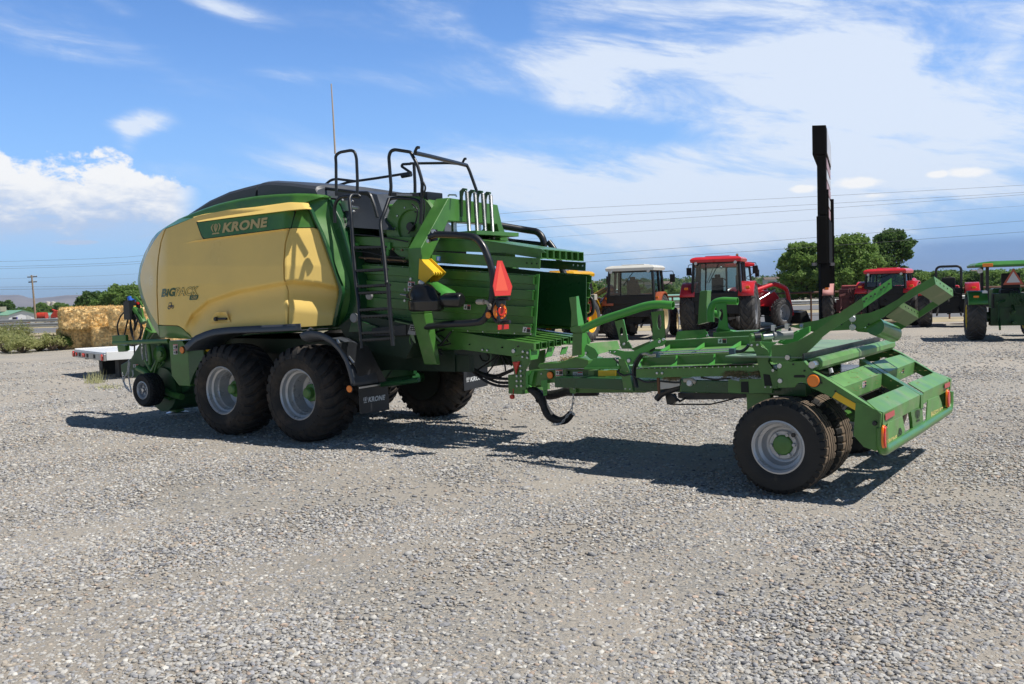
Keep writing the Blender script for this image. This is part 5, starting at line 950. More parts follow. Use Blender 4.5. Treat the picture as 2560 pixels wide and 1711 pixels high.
# bright deflector boxes
def defl(vn, vf_, pts_top, pts_face, bx, by):
    mb = MB(); mb.add([T.V(*cp('5', *p[:2]), p[2]) for p in pts_top], [tuple(range(len(pts_top)))], GREEN2); mb.prism(tv(vn, '5', pts_face), (0, -.012, 0), BG); bolt(mb, vn+.004, '5', bx, by, .02); return mb.build('deflector_box', BG, TR)
defl(.66, 0, [(702, 645, .66), (760, 632, .60), (1015, 608, .2), (1040, 690, .2), (925, 718, .35), (850, 735, .5), (815, 750, .66), (790, 690, .66)], [(684, 690), (702, 645), (790, 690), (822, 745), (800, 792), (748, 795), (690, 745)], 702, 732)
defl(-.62, 0, [(1612, 520, -.62), (1650, 512, -.6), (1895, 497, -.8), (1925, 575, -.8), (1590, 600, -.6)], [(1820, 560), (1905, 515), (1930, 575), (1800, 590)], 1915, 556)
# near side hinge arms
mb = MB(); plate(mb, .95, '5', [(922, 702), (1010, 700), (1080, 715), (1180, 715), (1330, 640), (1400, 600), (1500, 602), (1470, 660), (1380, 680), (1230, 760), (1185, 800), (1165, 845), (1120, 852), (1080, 800), (1050, 790), (1040, 770), (930, 735)], .015, BG)
plate(mb, .93, '5', [(1020, 790), (1080, 790), (1130, 900), (1160, 1050), (1170, 1115), (1080, 1110), (1060, 1000), (1035, 900)], .05, GREEN); mb.prism(tv(.94, '5', [(1330, 720), (1370, 660), (1392, 665), (1388, 700), (1350, 722)]), (0, -.01, 0), DARK)
for x, y, r in ((945, 722, .012), (988, 722, .012), (1130, 808, .03), (1095, 1090, .01), (1142, 1092, .01), (1474, 597, .02), (1436, 620, .022), (1350, 612, .018)): bolt(mb, .955, '5', x, y, r)
mb.build('hinge_arm', BG, TR, bevel=.003)
mb = MB(); plate(mb, .2, '5', [(1150, 690), (1345, 610), (1370, 625), (1170, 705)], .02); mb.build('cross_link', GREEN, TR); mb = MB(); plate(mb, .6, '5', [(1180, 700), (1420, 585), (1440, 600), (1210, 715)], .02); mb.build('cross_link', GREEN, TR)
# channel platforms
def channel(name, vb_, wall_top, wall_bot, floor, vfr, m1=GREEN, m2=GREEN2, ribs_=(), lip=None):
    mb = MB(); a = [np.array(T.V(*cp('5', *p), vb_)) for p in wall_top]; mb.prism(tv(vb_, '5', wall_top+wall_bot[::-1]), (0, -.008, 0), m1)
    mb.bar(a[0]+(0, -.03, 0), a[1]+(0, -.03, 0), .07, .010, m2)
    F_ = [np.array(T.V(*cp('5', x, y), v)) for x, y, v in floor]; mb.add(F_, [(0, 1, 2, 3)], m2); mb.add([q-np.array((0, 0, .012)) for q in F_], [(0, 1, 2, 3)], m1)
    for tri in ribs_: mb.prism(tv(0, '5', [t for t in tri]), (-.006, 0, 0), BG)
    return mb.build(name, m1, TR)
# rear (upper) platform: wall at v=.45, floor reaching to v=.85
channel('upper_platform', .45, [(1470, 612), (2560, 556)], [(1500, 690), (2560, 640)], [(1420, 745, .85), (2420, 712, .85), (2560, 640, .45), (1530, 688, .45)], .85,
        ribs_=([(1440, 708, .85), (1535, 648, .47), (1535, 688, .47), (1470, 722, .85)], [(1745, 720, .85), (1880, 628, .47), (1880, 672, .47), (1780, 718, .85)], [(2090, 710, .85), (2245, 612, .47), (2245, 655, .47), (2130, 705, .85)]))
# near platform: web, floor strip, gussets and lower beam
channel('near_platform', .88, [(1250, 780), (2420, 722)], [(1255, 860), (2420, 832)], [(1200, 878, 1.08), (2360, 840, 1.08), (2420, 825, .88), (1255, 858, .88)], 1.1,
        ribs_=([(1525, 868, 1.08), (1590, 830, .95), (1600, 755, .89), (1612, 755, .89), (1602, 862, 1.0)], [(1905, 855, 1.08), (1970, 815, .95), (1978, 740, .89), (1990, 740, .89), (1982, 848, 1.0)], [(1230, 868, 1.08), (1250, 800, .89), (1262, 790, .89), (1242, 866, 1.0)]))
mb = MB(); plate(mb, 1.04, '5', [(1200, 888), (2560, 850), (2560, 955), (2300, 960), (1200, 980)], .05)
for x in (1412, 1463): bolt(mb, 1.042, '5', x, 932, .018)
plate(mb, .9, '5', [(675, 885), (770, 800), (1000, 790), (1010, 880), (720, 895)], .02, BG); mb.build('side_beam', GREEN, TR, bevel=.006)
mb = MB(); plate(mb, .86, '5', [(770, 800), (985, 795), (1000, 850), (930, 885), (770, 885)], .01, DARK); plate(mb, .9, '5', [(765, 788), (990, 782), (1000, 800), (765, 803)], .08, BG); plate(mb, .95, '5', [(676, 882), (930, 878), (1030, 862), (1030, 892), (680, 896)], .02, BG); mb.build('front_pocket', BG, TR)
mb = MB(); mb.box((1.35, -.35, .93), (2.3, .9, .05), GREEN2); mb.box((1.3, -.8, 1.0), (2.4, .06, .16), GREEN)
plate(mb, -.45, '5', [(1970, 525), (2560, 505), (2560, 560), (1970, 575)], .3); mb.build('far_platform', GREEN, TR, bevel=.004)
mb = MB(); a, b = np.array(T.V(*cp('5', 1405, 748), .92)), np.array(T.V(*cp('5', 2165, 715), .92))
for dz in (.0, .022): mb.tube([a+(0, 0, dz), b+(0, 0, dz)], .008, 6, STEEL)
for p in (a, b): mb.box(p+(0, 0, .0), (.055, .045, .055), mat('blue_grey_steel', (.05, .10, .14), .4))
mb.tube(tv(.94, '5', [(1245, 750), (1300, 735), (1340, 760), (1400, 755)]), .016, 8, mat('clay_white_plastic', (.45, .40, .33), .6), rnd=.04); mb.tube(smoothc(tv(.96, '5', [(1250, 745), (1195, 820), (1170, 900), (1185, 1000), (1200, 1070)]), 14, 1), .016, 8, BLK); mb.tube(smoothc(tv(.94, '5', [(1270, 748), (1215, 830), (1190, 910), (1200, 1000), (1215, 1080)]), 14, 1), .014, 8, BLK)
mb.tube(tv(.94, '5', [(2200, 715), (2250, 720), (2300, 690), (2330, 650)]), .015, 8, BLK, rnd=.05); mb.build('hydraulic_pipes', None, TR, sharp=60)
mb = MB(); decal(mb, plane_fn(T, '5', 'v', .453, [(2020, 635), (2108, 635), (2106, 588), (2020, 590)]), 'warn'); mb.build('warning_label', None, TR, recalc=False, smooth=False)
# rear chassis beam with open box ends
mb = MB(); 
for (x0, y0, x1, y1) in ((1640, 985, 2245, 1130),): plate(mb, .95, '5', [(1640, 1000), (2250, 1005), (2250, 1135), (1800, 1130), (1640, 1120)], .15)
plate(mb, 1.12, '6', [(0, 1075), (120, 1095), (122, 1215), (0, 1205)], .1); plate(mb, 1.12, '6', [(112, 1075), (330, 1070), (345, 1185), (210, 1215), (120, 1213)], .25); mb.prism(tv(1.124, '6', [(128, 1098), (202, 1098), (208, 1208), (130, 1206)]), (0, -.002, 0), DARK); plate(mb, 1.13, '5', [(2340, 990), (2560, 1000), (2560, 1135), (2340, 1135)], .04)
mb.prism(tv(.954, '5', [(1955, 1005), (2010, 1005), (2015, 1110), (1960, 1110)]), (0, -.002, 0), DARK)
for x, y in ((1920, 1055), (1806, 1118)): bolt(mb, .955, '5', x, y, .016)
mb.build('chassis_beam', GREEN, TR, bevel=.004)
mb = MB(); mb.box((1.2, .1, .80), (3.2, .9, .12)); mb.box((.5, 0, .86), (1.2, 2.0, .12)); mb.build('underframe', GREEND, TR, bevel=.01)
mb = MB(); decal(mb, plane_fn(T, '5', 'v', .956, [(2102, 1100), (2230, 1105), (2228, 1030), (2102, 1028)]), 'blue'); mb.build('rating_plate', None, TR, recalc=False, smooth=False)
mb = MB(); plate(mb, .98, '5', [(1440, 995), (1636, 992), (1638, 1060), (1540, 1085), (1440, 1098)], .08, mat('off_white_box', (.50, .48, .44), .6)); plate(mb, .99, '5', [(1405, 980), (1432, 980), (1436, 1140), (1415, 1145)], .02, mat('brown_rust', (.16, .08, .04), .8)); mb.tube(tv(1.0, '5', [(1680, 1005), (1760, 1000), (1800, 1030)]), .022, 8, mat('clay_white_plastic', (.45, .40, .33), .6), rnd=.03); mb.disc(T.V(*cp('5', 1742, 1035), 1.0), (0, 1, .2), .03, .03, WHT, n=10); mb.build('junction_box', None, TR, bevel=.004)
mb = MB(); mb.tube(smoothc(tv(.9, '5', [(1405, 1195), (1450, 1140), (1540, 1100), (1640, 1070)]), 12, 1), [.03, .035, .04, .03], 10); mb.prism(tv(.8, '5', [(1490, 1150), (1570, 1140), (1600, 1215), (1560, 1248), (1510, 1248)]), (0, -.06, 0)); mb.tube(tv(.8, '5', [(1540, 1245), (1940, 1246), (2080, 1215), (2200, 1180)]), .008, 6); mb.prism(tv(.8, '5', [(1620, 1130), (2340, 1140), (2300, 1180), (2080, 1195), (1720, 1200), (1620, 1180)]), (0, -.4, 0)); mb.tube(tv(.9, '5', [(1560, 1150), (1640, 1215), (1700, 1180)]), .012, 6); mb.build('cable_tray', BLK, TR, sharp=40)
mb = MB(); rs_ = random.Random(5)
for k in range(260):
    x = rs_.uniform(1500, 1630) if k % 3 == 0 else rs_.uniform(2090, 2500); y = rs_.uniform(975, 995) if k % 3 == 0 else rs_.uniform(925, 985); p = np.array(T.V(*cp('5', x, y), 1.05 if k % 3 else .99)); a = rs_.uniform(0, 6.28); d = np.array([math.cos(a)*.05, rs_.uniform(-.02, .02), math.sin(a)*.02]); mb.tube([p-d, p+(0, 0, .01), p+d], .002, 3)
o = mb.build('chaff', mat('old_straw', (.20, .16, .08), .9), TR, sharp=80); o['kind'] = 'stuff'
# loose chaff and extra hoses on the platforms
mb = MB(); rs_ = random.Random(11)
for k in range(420):
    x, y = (rs_.uniform(.25, 1.7), rs_.uniform(-.6, .95)) if k % 4 else (rs_.uniform(-.75, -.1), rs_.uniform(-1.3, 1.3)); z = .975 if k % 4 else None
    if z is None: z = 1.07+(x+.27)*k_z+.012
    a = rs_.uniform(0, 6.28); l = rs_.uniform(.008, .03); mb.bar((x-math.cos(a)*l, y-math.sin(a)*l, z), (x+math.cos(a)*l, y+math.sin(a)*l, z+.003), .003, .002)
o = mb.build('chaff', STRAW, TR, smooth=False); o['kind'] = 'stuff'
for v_, pts in ((.98, [(1215, 985), (1300, 1030), (1420, 1010), (1600, 1030), (1780, 1010)]), (.97, [(1010, 920), (1080, 960), (1150, 940), (1230, 990)]), (.40, [(850, 1010), (900, 1060), (960, 1030), (1060, 1070)]), (1.0, [(1850, 975), (1990, 1000), (2120, 985), (2300, 1010)]), (.9, [(980, 780), (1040, 850), (1020, 930), (1090, 990)])):
    mb = MB(); mb.tube(smoothc(tv(v_, '5', pts), 16, 1), .010, 6); mb.build('hydraulic_hose', BLK, TR, sharp=80)
mb = MB()
for k in range(22): mb.disc(T.V(*cp('5', 1215+k*58, 885-k*.95), 1.042), (0, 1, 0), .007, .007, STEEL, n=6)
mb.build('beam_bolts', STEEL, TR)
# ---- hinge tower in front of the tail
mb = MB(); plate(mb, 1.16, '6', [(212, 702), (318, 698), (330, 745), (395, 780), (415, 830), (400, 900), (440, 960), (500, 1000), (496, 1168), (350, 1172), (330, 1060), (300, 930), (280, 820), (250, 760), (215, 752)], .04, GREEN); mb.prism(tv(1.165, '6', [(352, 1022), (415, 1030), (442, 1140), (365, 1140)]), (0, -.002, 0), DARK); mb.prism(tv(1.20, '6', [(320, 700), (490, 705), (440, 740), (420, 860), (400, 780)]), (0, -.02, 0), BG)
for x, y, r in ((238, 735, .014), (294, 732, .014), (452, 985, .02), (375, 1152, .01), (430, 1152, .01), (516, 942, .018), (522, 1090, .018)): bolt(mb, 1.20 if y < 800 else 1.21, '6', x, y, r)
mb.build('hinge_tower', GREEN, TR, bevel=.004)
mb = MB(); a = np.array(T.V(*cp('6', 225, 662), 1.0)); b = np.array(T.V(*cp('6', 640, 625), .75)); mb.tube([a, a*.75+b*.25], .042, 14, GREEN); mb.tube([a*.92+b*.08, a*.78+b*.22], .048, 14, BLK); mb.tube([a*.7+b*.3, a*.4+b*.6], .026, 14, STEEL); mb.tube([a*.45+b*.55, b], .042, 14, mat('grey_cylinder', (.25, .25, .25), .4))
for pts in ([(245, 655), (330, 590), (450, 560), (470, 600)], [(320, 650), (420, 590), (560, 545), (620, 560), (620, 590)]): mb.tube(smoothc(tv(.85, '6', pts), 14, 1), .015, 8, BLK)
for x, y in ((455, 560), (592, 548)): mb.box(T.V(*cp('6', x, y), .85), (.035, .035, .05), STEEL)
mb.build('hydraulic_cylinder', None, TR, sharp=50)
# ---- raised arms
def arm(name, v, c, pts, t=.05, m=GREEN): mb = MB(); mb.prism(tv(v, c, pts), (0, -t, 0), m); return mb
A1 = [(438, 735), (560, 728), (700, 690), (850, 605), (1000, 500), (1150, 385), (1340, 262), (1355, 365), (1180, 490), (1010, 600), (940, 655), (860, 740), (760, 830), (660, 885), (560, 910), (455, 912), (430, 880)]
mb = MB(); mb.prism(tv(1.22, '6', A1), (0, -.012, 0), GREEN)
up = [(1000, 500), (1150, 385), (1340, 262)]; 
mb.add([T.V(*cp('6', *p), 1.22) for p in ((1338, 262), (1357, 365))]+[T.V(*cp('6', *p), 1.10) for p in ((1640, 165), (1635, 62))], [(0, 1, 2, 3)], BG); mb.add([np.array(T.V(*cp('6', *p), 1.21)) for p in ((1338, 262), (1357, 365))]+[np.array(T.V(*cp('6', *p), 1.09)) for p in ((1640, 165), (1635, 62))], [(3, 2, 1, 0)], GREEN)
for x, y in ((1385, 268), (1430, 245), (1470, 222), (1530, 178), (1560, 155), (1610, 120), (1360, 295)): mb.disc(T.V(*cp('6', x, y), 1.222-.12*(x-1340)/300), (-.4, 1, .4), .008, .004, DARK, n=8)
bolt(mb, 1.222, '6', 597, 857, .035)
lower = [(660, 885), (760, 830), (860, 740), (945, 655)]; mb.grid([[T.V(*cp('6', *p), 1.20) for p in lower], [T.V(*cp('6', p[0]-5, p[1]+12), .95) for p in lower]], BG); mb.build('curved_arm', GREEN, TR, sharp=35)
A2 = [(490, 705, .3), (700, 585, .3), (812, 545, .3), (812, 610, .3), (560, 730, .3)]
mb = MB(); mb.prism(tv(.3, '6', [(490, 712), (690, 590), (812, 545), (812, 605), (700, 690), (560, 728)]), (0, -.05, 0), BG); mb.prism(tv(.5, '6', [(490, 700), (690, 585), (700, 598), (520, 705)]), (0, -.05, 0), BG); mb.build('inner_arm', BG, TR, bevel=.004)
A3 = [(620, 545), (740, 510), (900, 480), (1050, 430), (1232, 450), (1232, 578), (1100, 590), (1000, 590), (860, 600), (700, 560)]
mb = MB(); mb.prism(tv(.02, '6', [(620, 548), (745, 512), (900, 482), (1090, 418), (1160, 400), (1232, 448), (1232, 580), (1000, 592), (850, 600)]), (0, -.012, 0), GREEN); mb.tube(tv(.03, '6', [(725, 548), (755, 548)]), .03, 10, STEEL)
A4 = [(1228, 440), (1420, 410), (1560, 355), (1700, 275), (1850, 160), (2060, 45), (2077, 124), (1910, 215), (1705, 345), (1560, 450), (1430, 520), (1330, 575), (1245, 585)]
mb.prism(tv(.04, '6', A4), (0, -.014, 0), GREEN)
for x, y in ((1246, 470), (1246, 555)): mb.disc(T.V(*cp('6', x, y), .045), (0, 1, 0), .032, .012, STEEL, n=16)
for x, y in ((1135, 527), (1407, 526)): mb.disc(T.V(*cp('6', x, y), .042), (0, 1, 0), .009, .004, DARK, n=8)
mb.build('curved_arm', GREEN, TR, sharp=35)
VF = -.68
mb = MB(); far = [(1905, 395), (2010, 330), (2110, 310), (2245, 240), (2250, 250), (2105, 335), (1900, 462), (1780, 548), (1690, 602), (1600, 560), (1560, 520), (1700, 500)]
mb.prism(tv(VF, '6', [(1500, 560), (1640, 520), (1780, 470), (1905, 400), (2010, 320), (2245, 172), (2250, 245), (2105, 335), (1905, 465), (1780, 548), (1690, 605)]), (0, -.014, 0), GREEN); mb.build('curved_arm', GREEN, TR)
def xbox(qt, qe):
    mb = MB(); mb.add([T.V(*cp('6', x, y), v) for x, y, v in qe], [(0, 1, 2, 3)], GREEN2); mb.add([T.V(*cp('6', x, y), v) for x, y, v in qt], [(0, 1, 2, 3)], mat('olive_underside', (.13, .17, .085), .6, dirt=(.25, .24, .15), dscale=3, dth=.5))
    c = np.array(T.V(*cp('6', *qe[0][:2]), qe[0][2])); 
    for k in range(5):
        t = (k+.5)/5; a = np.array(T.V(*cp('6', *qe[0][:2]), qe[0][2])); b = np.array(T.V(*cp('6', *qe[1][:2]), qe[1][2])); p = a*(1-t)+b*t; mb.disc(p+(-.002, 0, -.03), (-1, 0, .3), .008, .004, DARK, n=8)
    # top skin
    a, b, c_, d = [np.array(T.V(*cp('6', x, y), v)) for x, y, v in qe]; e, f_, g_, h = [np.array(T.V(*cp('6', x, y), v)) for x, y, v in qt]; up = a-d; mb.add([a, b, g_+(b-c_), e+up], [(0, 1, 2, 3)], GREEN); mb.add([e, e+up, g_+(b-c_), g_], [(0, 1, 2, 3)], GREEN)
    o = mb.build('cross_box', None, TR, bevel=0); return o
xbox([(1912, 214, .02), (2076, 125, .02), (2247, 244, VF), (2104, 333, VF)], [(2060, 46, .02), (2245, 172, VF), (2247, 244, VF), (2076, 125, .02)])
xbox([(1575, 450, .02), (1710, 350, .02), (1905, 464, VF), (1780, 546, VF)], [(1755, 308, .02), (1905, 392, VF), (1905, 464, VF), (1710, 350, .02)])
mb = MB(); a = np.array(T.V(*cp('6', 1470, 545), -.0)); b = np.array(T.V(*cp('6', 1650, 618), -.55)); mb.tube([a, b], .085, 24, GREEN); mb.prism(tv(0, '6', [(1230, 560), (1430, 560), (1420, 610), (1300, 600)]), (0, -.3, 0), GREEN); mb.build('hinge_tube', GREEN, TR, sharp=50)
# side plate of the tail and its diagonal rail
k_ = (1.07-.745)/(-.27+.83); P0 = np.array([-.27, 0, 1.07]); NRM = np.array([-k_, 0, 1.]); NRM /= np.linalg.norm(NRM)
SP = [(492, 905), (760, 895), (800, 945), (830, 990), (960, 1055), (1530, 1418), (1530, 1455), (1370, 1435), (1200, 1350), (1000, 1235), (870, 1175), (830, 1160), (790, 1120), (730, 1105), (690, 1120), (665, 1155), (500, 1160)]
def sideplate(v, s=1):
    mb = MB(); q = [np.array(p)*(1, s, 1) for p in tv(v, '6', SP)]; mb.prism(q, (0, -.015*s, 0), GREEN)
    e = [np.array(p)*(1, s, 1) for p in tv(v, '6', [(756, 893), (800, 943), (832, 990), (960, 1055), (1532, 1418)])]
    for a, b in zip(e[:-1], e[1:]): 
        mb.add([a, b, b+(0, -.07*s, 0), a+(0, -.07*s, 0)], [(0, 1, 2, 3)], GREEN2); mb.add([a+(0, 0, -.012), b+(0, 0, -.012), b+(0, -.07*s, -.012), a+(0, -.07*s, -.012)], [(3, 2, 1, 0)], GREEN2)
    if s > 0:
        mb.prism(tv(v+.002, '6', [(665, 1032), (760, 1030), (776, 1045), (770, 1058), (665, 1058), (655, 1045)]), (0, -.001, 0), DARK)
        for x, y, r in ((516, 942, .022), (522, 1090, .022), (765, 990, .008), (935, 1110, .008), (653, 925, .008), (1075, 1193, .008)): mb.disc(T.V(*cp('6', x, y), v+.001), (0, 1, 0), r, .01, STEEL if r > .01 else DARK, n=8)
    mb.build('tail_side_plate', GREEN, TR)
sideplate(1.42); sideplate(1.42, -1)
reflector(T, '6', 'v', 1.425, 858, 1088, .052, parent=TR)
mb = MB(); plate(mb, 1.428, '6', [(1078, 1203), (1342, 1357), (1318, 1412), (1042, 1255)], .004); mb.build('yellow_marker', YELB, TR)
# tail deck plates lying on the slanted plane
def on(x, y, c='6', off=0.): return hit(c, x, y, P0+NRM*off, NRM)
def deck(q, lip=None, th=.012):
    mb = MB(); P = [on(*p, off=.006) for p in q]; mb.prism(P, -NRM*th, GREEN2)
    return mb
def deckplate(q, hl):
    mb = deck(q); a, b = on(*q[2], off=.004), on(*q[3], off=.004)                     # q: front-near, front-far, rear-far, rear-near
    mb.prism([a, b, b+(0.01, 0, -hl), a+(.01, 0, -hl)], (.012, 0, 0), GREEN2); return mb
dp = [deckplate([(1000, 1052), (1392, 925), (1542, 1015), (1160, 1152)], .13), deckplate([(1440, 902), (1722, 826), (1886, 893), (1600, 1002)], .13), deckplate([(1385, 1288), (1762, 1135), (1922, 1232), (1535, 1420)], .115), deckplate([(1800, 1110), (2070, 1000), (2238, 1068), (1958, 1205)], .115)]
lab = [((1345, 1160), (1382, 1148), (1384, 1090), (1347, 1100)), ((1735, 1015), (1760, 1008), (1762, 955), (1737, 962))]
for i, mb in enumerate(dp):
    o = mb.build('deck_plate', None, TR, bevel=.004)
    if i < 2:
        p = on(*((1542, 1015) if i == 0 else (1886, 893))); mb = MB(); decal(mb, plane_fn(T, '6', 'u', p[0]-.004-.0, lab[i]), 'warn2', (-.002, 0, 0)); mb.build('warning_label', None, o, recalc=False, smooth=False)
mb = MB(); cr_ = [on(*p, off=.002) for p in ((1310, 872), (1365, 868), (1955, 1222), (1930, 1232))]
mb.prism(cr_, (0, 0, -.13), GREEN); mb.build('centre_rail', GREEN, TR, bevel=.004)
# roller across the tail
pN = np.array(hit('6', 905, 925, (0, 1.27, 0), (0, 1, 0))); pF = np.array(hit('6', 1605, 722, (0, -1.27, 0), (0, 1, 0))); pm = (pN+pF)/2; ru, rw = pm[0], pm[2]-.0
mb = MB(); n = 8; R8 = .056
for y0, y1, m in ((1.30, -1.30, GREEN2),):
    vs = [(ru+R8*math.cos(2*math.pi*(k+.5)/n), y, rw+R8*math.sin(2*math.pi*(k+.5)/n)) for y in (y0, y1) for k in range(n)]; mb.add(vs, [(k, (k+1) % n, n+(k+1) % n, n+k) for k in range(n)]+[tuple(range(n)), tuple(range(2*n-1, n-1, -1))], m)
mb.tube([(ru, 1.42, rw), (ru, -1.42, rw)], .03, 10, STEEL); mb.build('roller', None, TR, sharp=15)
mb = MB(); mb.box((ru+.48, 0, rw+.045), (.72, 2.45, .012), mat('worn_pale_green', (.20, .33, .20), .5, var=.15, dirt=(.28, .28, .22), dscale=5, dth=.5)); mb.bar((ru+.11, 1.3, rw+.06), (ru+.11, -1.3, rw+.06), .012, .05, BLK); mb.bar((ru+.09, 1.3, rw-.02), (ru+.09, -1.3, rw-.02), .05, .10, GREEND); mb.build('deck_sheet', None, TR)
for y in (.85, .6, .35, -.1, -.5): pass
mb = MB(); mb.tube(tv(1.0, '6', [(1022, 965), (1036, 1010)]), .018, 8, WHT); mb.tube(tv(.9, '6', [(950, 1005), (1000, 1010), (1020, 1020)]), .01, 6, STEEL); mb.build('release_lever', None, TR)
# rear wall: bumper, lamps, lettering
UB = T.V(*cp('6', 1530, 1418), 1.42)[0]-.005
def bu(pts, c='7', du=0.): return pu(T, c, UB+du, pts)
mb = MB(); wlow = T.V(*cp('7', 1500, 1030), 1.42)[2]; mb.tube([(UB, 1.42, wlow+.22), (UB, 1.42, wlow+.06), (UB, 1.36, wlow+.03), (UB, 0, wlow+.02), (UB, -1.36, wlow+.03), (UB, -1.42, wlow+.08), (UB, -1.42, wlow+.22)], .045, 14, GREEN, rnd=.10)
for s in (1, -1):
    mb.prism([(UB-.012, 1.43*s, .75), (UB+.20, 1.43*s, .82), (UB+.22, 1.43*s, .55), (UB+.14, 1.43*s, .46), (UB+.05, 1.43*s, wlow+.03), (UB-.012, 1.43*s, wlow+.05)], (0, -.012*s, 0), GREEN); mb.disc((UB+.05, 1.432*s, .66), (0, s, 0), .02, .02, BLK, n=10)
    mb.prism([(UB-.004, 1.42*s, .75), (UB-.004, 1.30*s, .74), (UB-.004, 1.30*s, .55), (UB-.004, 1.42*s, .50)], (.01, 0, 0), GREEN2)
mb.build('rear_bumper', GREEN, TR, bevel=.004)
def rp(mb, pts, m=GREEN2, t=.012, du=0.): mb.prism(bu(pts, du=du), (t, 0, 0), m); return mb
mb = MB(); rp(mb, [(1612, 700), (1640, 690), (1745, 640), (1772, 782), (1755, 830), (1580, 930), (1575, 860)]); mb.build('number_plate_panel', None, TR, bevel=.003)
mb = MB(); rp(mb, [(1830, 600), (1935, 548), (1945, 560), (1955, 720), (1850, 788), (1845, 700)], GREEN, .03); mb.build('centre_panel', None, TR, bevel=.004)
mb = MB(); rp(mb, [(2000, 480), (2112, 438), (2135, 500), (2148, 570), (2150, 620), (1985, 692)]); mb.build('number_plate_panel', None, TR, bevel=.003)
mb = MB(); put_text(mb, 'KRONE', plane_fn(T, '7', 'u', UB-.003, [(1592, 925), (1690, 872), (1690, 828), (1592, 880)]), mat('pale_yellow_lettering', (.70, .62, .22), .5), shear=0, bold=.045); mb.build('rear_lettering', BLKF, TR, recalc=False, smooth=False); mb = MB(); put_text(mb, 'BALECOLLECT', plane_fn(T, '7', 'u', UB-.003, [(2032, 650), (2150, 592), (2150, 548), (2032, 600)]), mat('pale_yellow_lettering', (.70, .62, .22), .5), shear=0, bold=.045); mb.build('rear_lettering', BLKF, TR, recalc=False, smooth=False); mb = MB()
emblem(mb, plane_fn(T, '7', 'u', UB-.004, [(1880, 705), (1925, 684), (1918, 560), (1872, 575)]), BLKF); mb.build('crown_emblem', BLKF, TR, recalc=False, smooth=False); mb = MB(); f = plane_fn(T, '7', 'u', UB-.003, [(1695, 860), (1745, 830), (1745, 740), (1700, 760)])
ring(f, .3, .25, .25, .12, BLKF); ring(f, .75, .3, .2, .1, BLKF); mb.add([f(.2, .5), f(.9, .5), f(.6, .9), f(.25, .9)], [(0, 1, 2, 3)], BLKF); mb.build('tractor_icon', BLKF, TR, recalc=False, smooth=False)
for q in ([(1575, 625), (1665, 582), (1668, 635), (1578, 688)], [(2168, 322), (2222, 300), (2220, 345), (2170, 368)]):
    mb = MB(); rp(mb, q, mat('dusty_red_reflector', (.48, .08, .08), .4), .004, -.014); mb.build('red_reflector', None, TR)
for (x, y) in ((1550, 850), (2186, 468)):
    p = np.array(T.Uu(*cp('7', x, y), UB-.012)); mb = MB(); n = 28
    for rr_, tt, m in ((.096, 0, ORG), (.088, -.012, RED)):
        vs = [p+(tt, math.cos(2*math.pi*k/n)*rr_*.62, math.sin(2*math.pi*k/n)*rr_) for k in range(n)]; v2 = [q+(-.016, 0, 0) for q in vs]; mb.add(vs+v2, [(k, (k+1) % n, n+(k+1) % n, n+k) for k in range(n)]+[tuple(range(n, 2*n))], m)
    mb.build('tail_light', None, TR, bevel=.006, label='oval red and orange tail light')
# ================================================================== things behind the baler
def glass_mat(name, tint, refl=.16):
    m = bpy.data.materials.new(name); m.use_nodes = True; t = m.node_tree; t.nodes.clear(); o = t.nodes.new('ShaderNodeOutputMaterial'); tr = t.nodes.new('ShaderNodeBsdfTransparent'); gl = t.nodes.new('ShaderNodeBsdfGlossy'); mx = t.nodes.new('ShaderNodeMixShader'); lw_ = t.nodes.new('ShaderNodeFresnel'); lw_.inputs[0].default_value = 1.5
    tr.inputs[0].default_value = (*tint, 1); gl.inputs['Roughness'].default_value = .02; a = t.nodes.new('ShaderNodeMath'); a.operation = 'ADD'; a.inputs[1].default_value = refl*.3; t.links.new(lw_.outputs[0], a.inputs[0]); t.links.new(a.outputs[0], mx.inputs[0]); t.links.new(tr.outputs[0], mx.inputs[1]); t.links.new(gl.outputs[0], mx.inputs[2]); t.links.new(mx.outputs[0], o.inputs[0]); return m
GLS = glass_mat('tinted_window', (.50, .60, .60), .08); 
TRED = mat('tractor_red', (.62, .022, .030), .32, var=.08, coat=.3); TREDF = mat('faded_red', (.42, .09, .085), .55, var=.2); TORG = mat('faded_orange_paint', (.42, .10, .04), .5, var=.15)
TBLK = mat('dark_tractor_metal', (.008, .008, .009), .6, var=.3, vscale=8); TWH = mat('white_roof_paint', (.66, .65, .60), .45, var=.05); TYL = mat('machine_yellow', (.72, .38, .012), .4, var=.1); TGR = mat('tractor_green', (.04, .19, .03), .4, var=.12); CRE = mat('cream_rim', (.62, .50, .30), .5); GRY = mat('grey_rim', (.22, .23, .25), .45)
RUBT2 = mat('dusty_tractor_tyre', (.052, .050, .050), .8, var=.3, vscale=6, dirt=(.12, .11, .10), dscale=3, dth=.5)
_tc = {}
def tyre_obj(r, w_, rimm, parent, loc, steer=0., out=1, lug=True, name='tyre'):
    k = (r, w_, lug)
    if k not in _tc:
        t = tyre_mesh(r, w_, r*.56, lugs=int(20), lugh=.045*r/.8 if lug else .02, lugw=.055, sweep=.55).build(name, RUBT2, None, sharp=40); _tc[k] = (t, {})
        o = t
    else: o = _tc[k][0].copy(); COL.objects.link(o)
    o.parent = parent; o.location = loc; o.rotation_euler = (0, 0, steer+(math.pi if out < 0 else 0))
    rc = _tc[k][1]
    if rimm.name not in rc: q = rim_mesh(r*.56, w_, w_*.3, bolts=6).build('rim', rimm, o); rc[rimm.name] = q.data
    else: q = bpy.data.objects.new('rim', rc[rimm.name]); COL.objects.link(q); q.parent = o
    return o
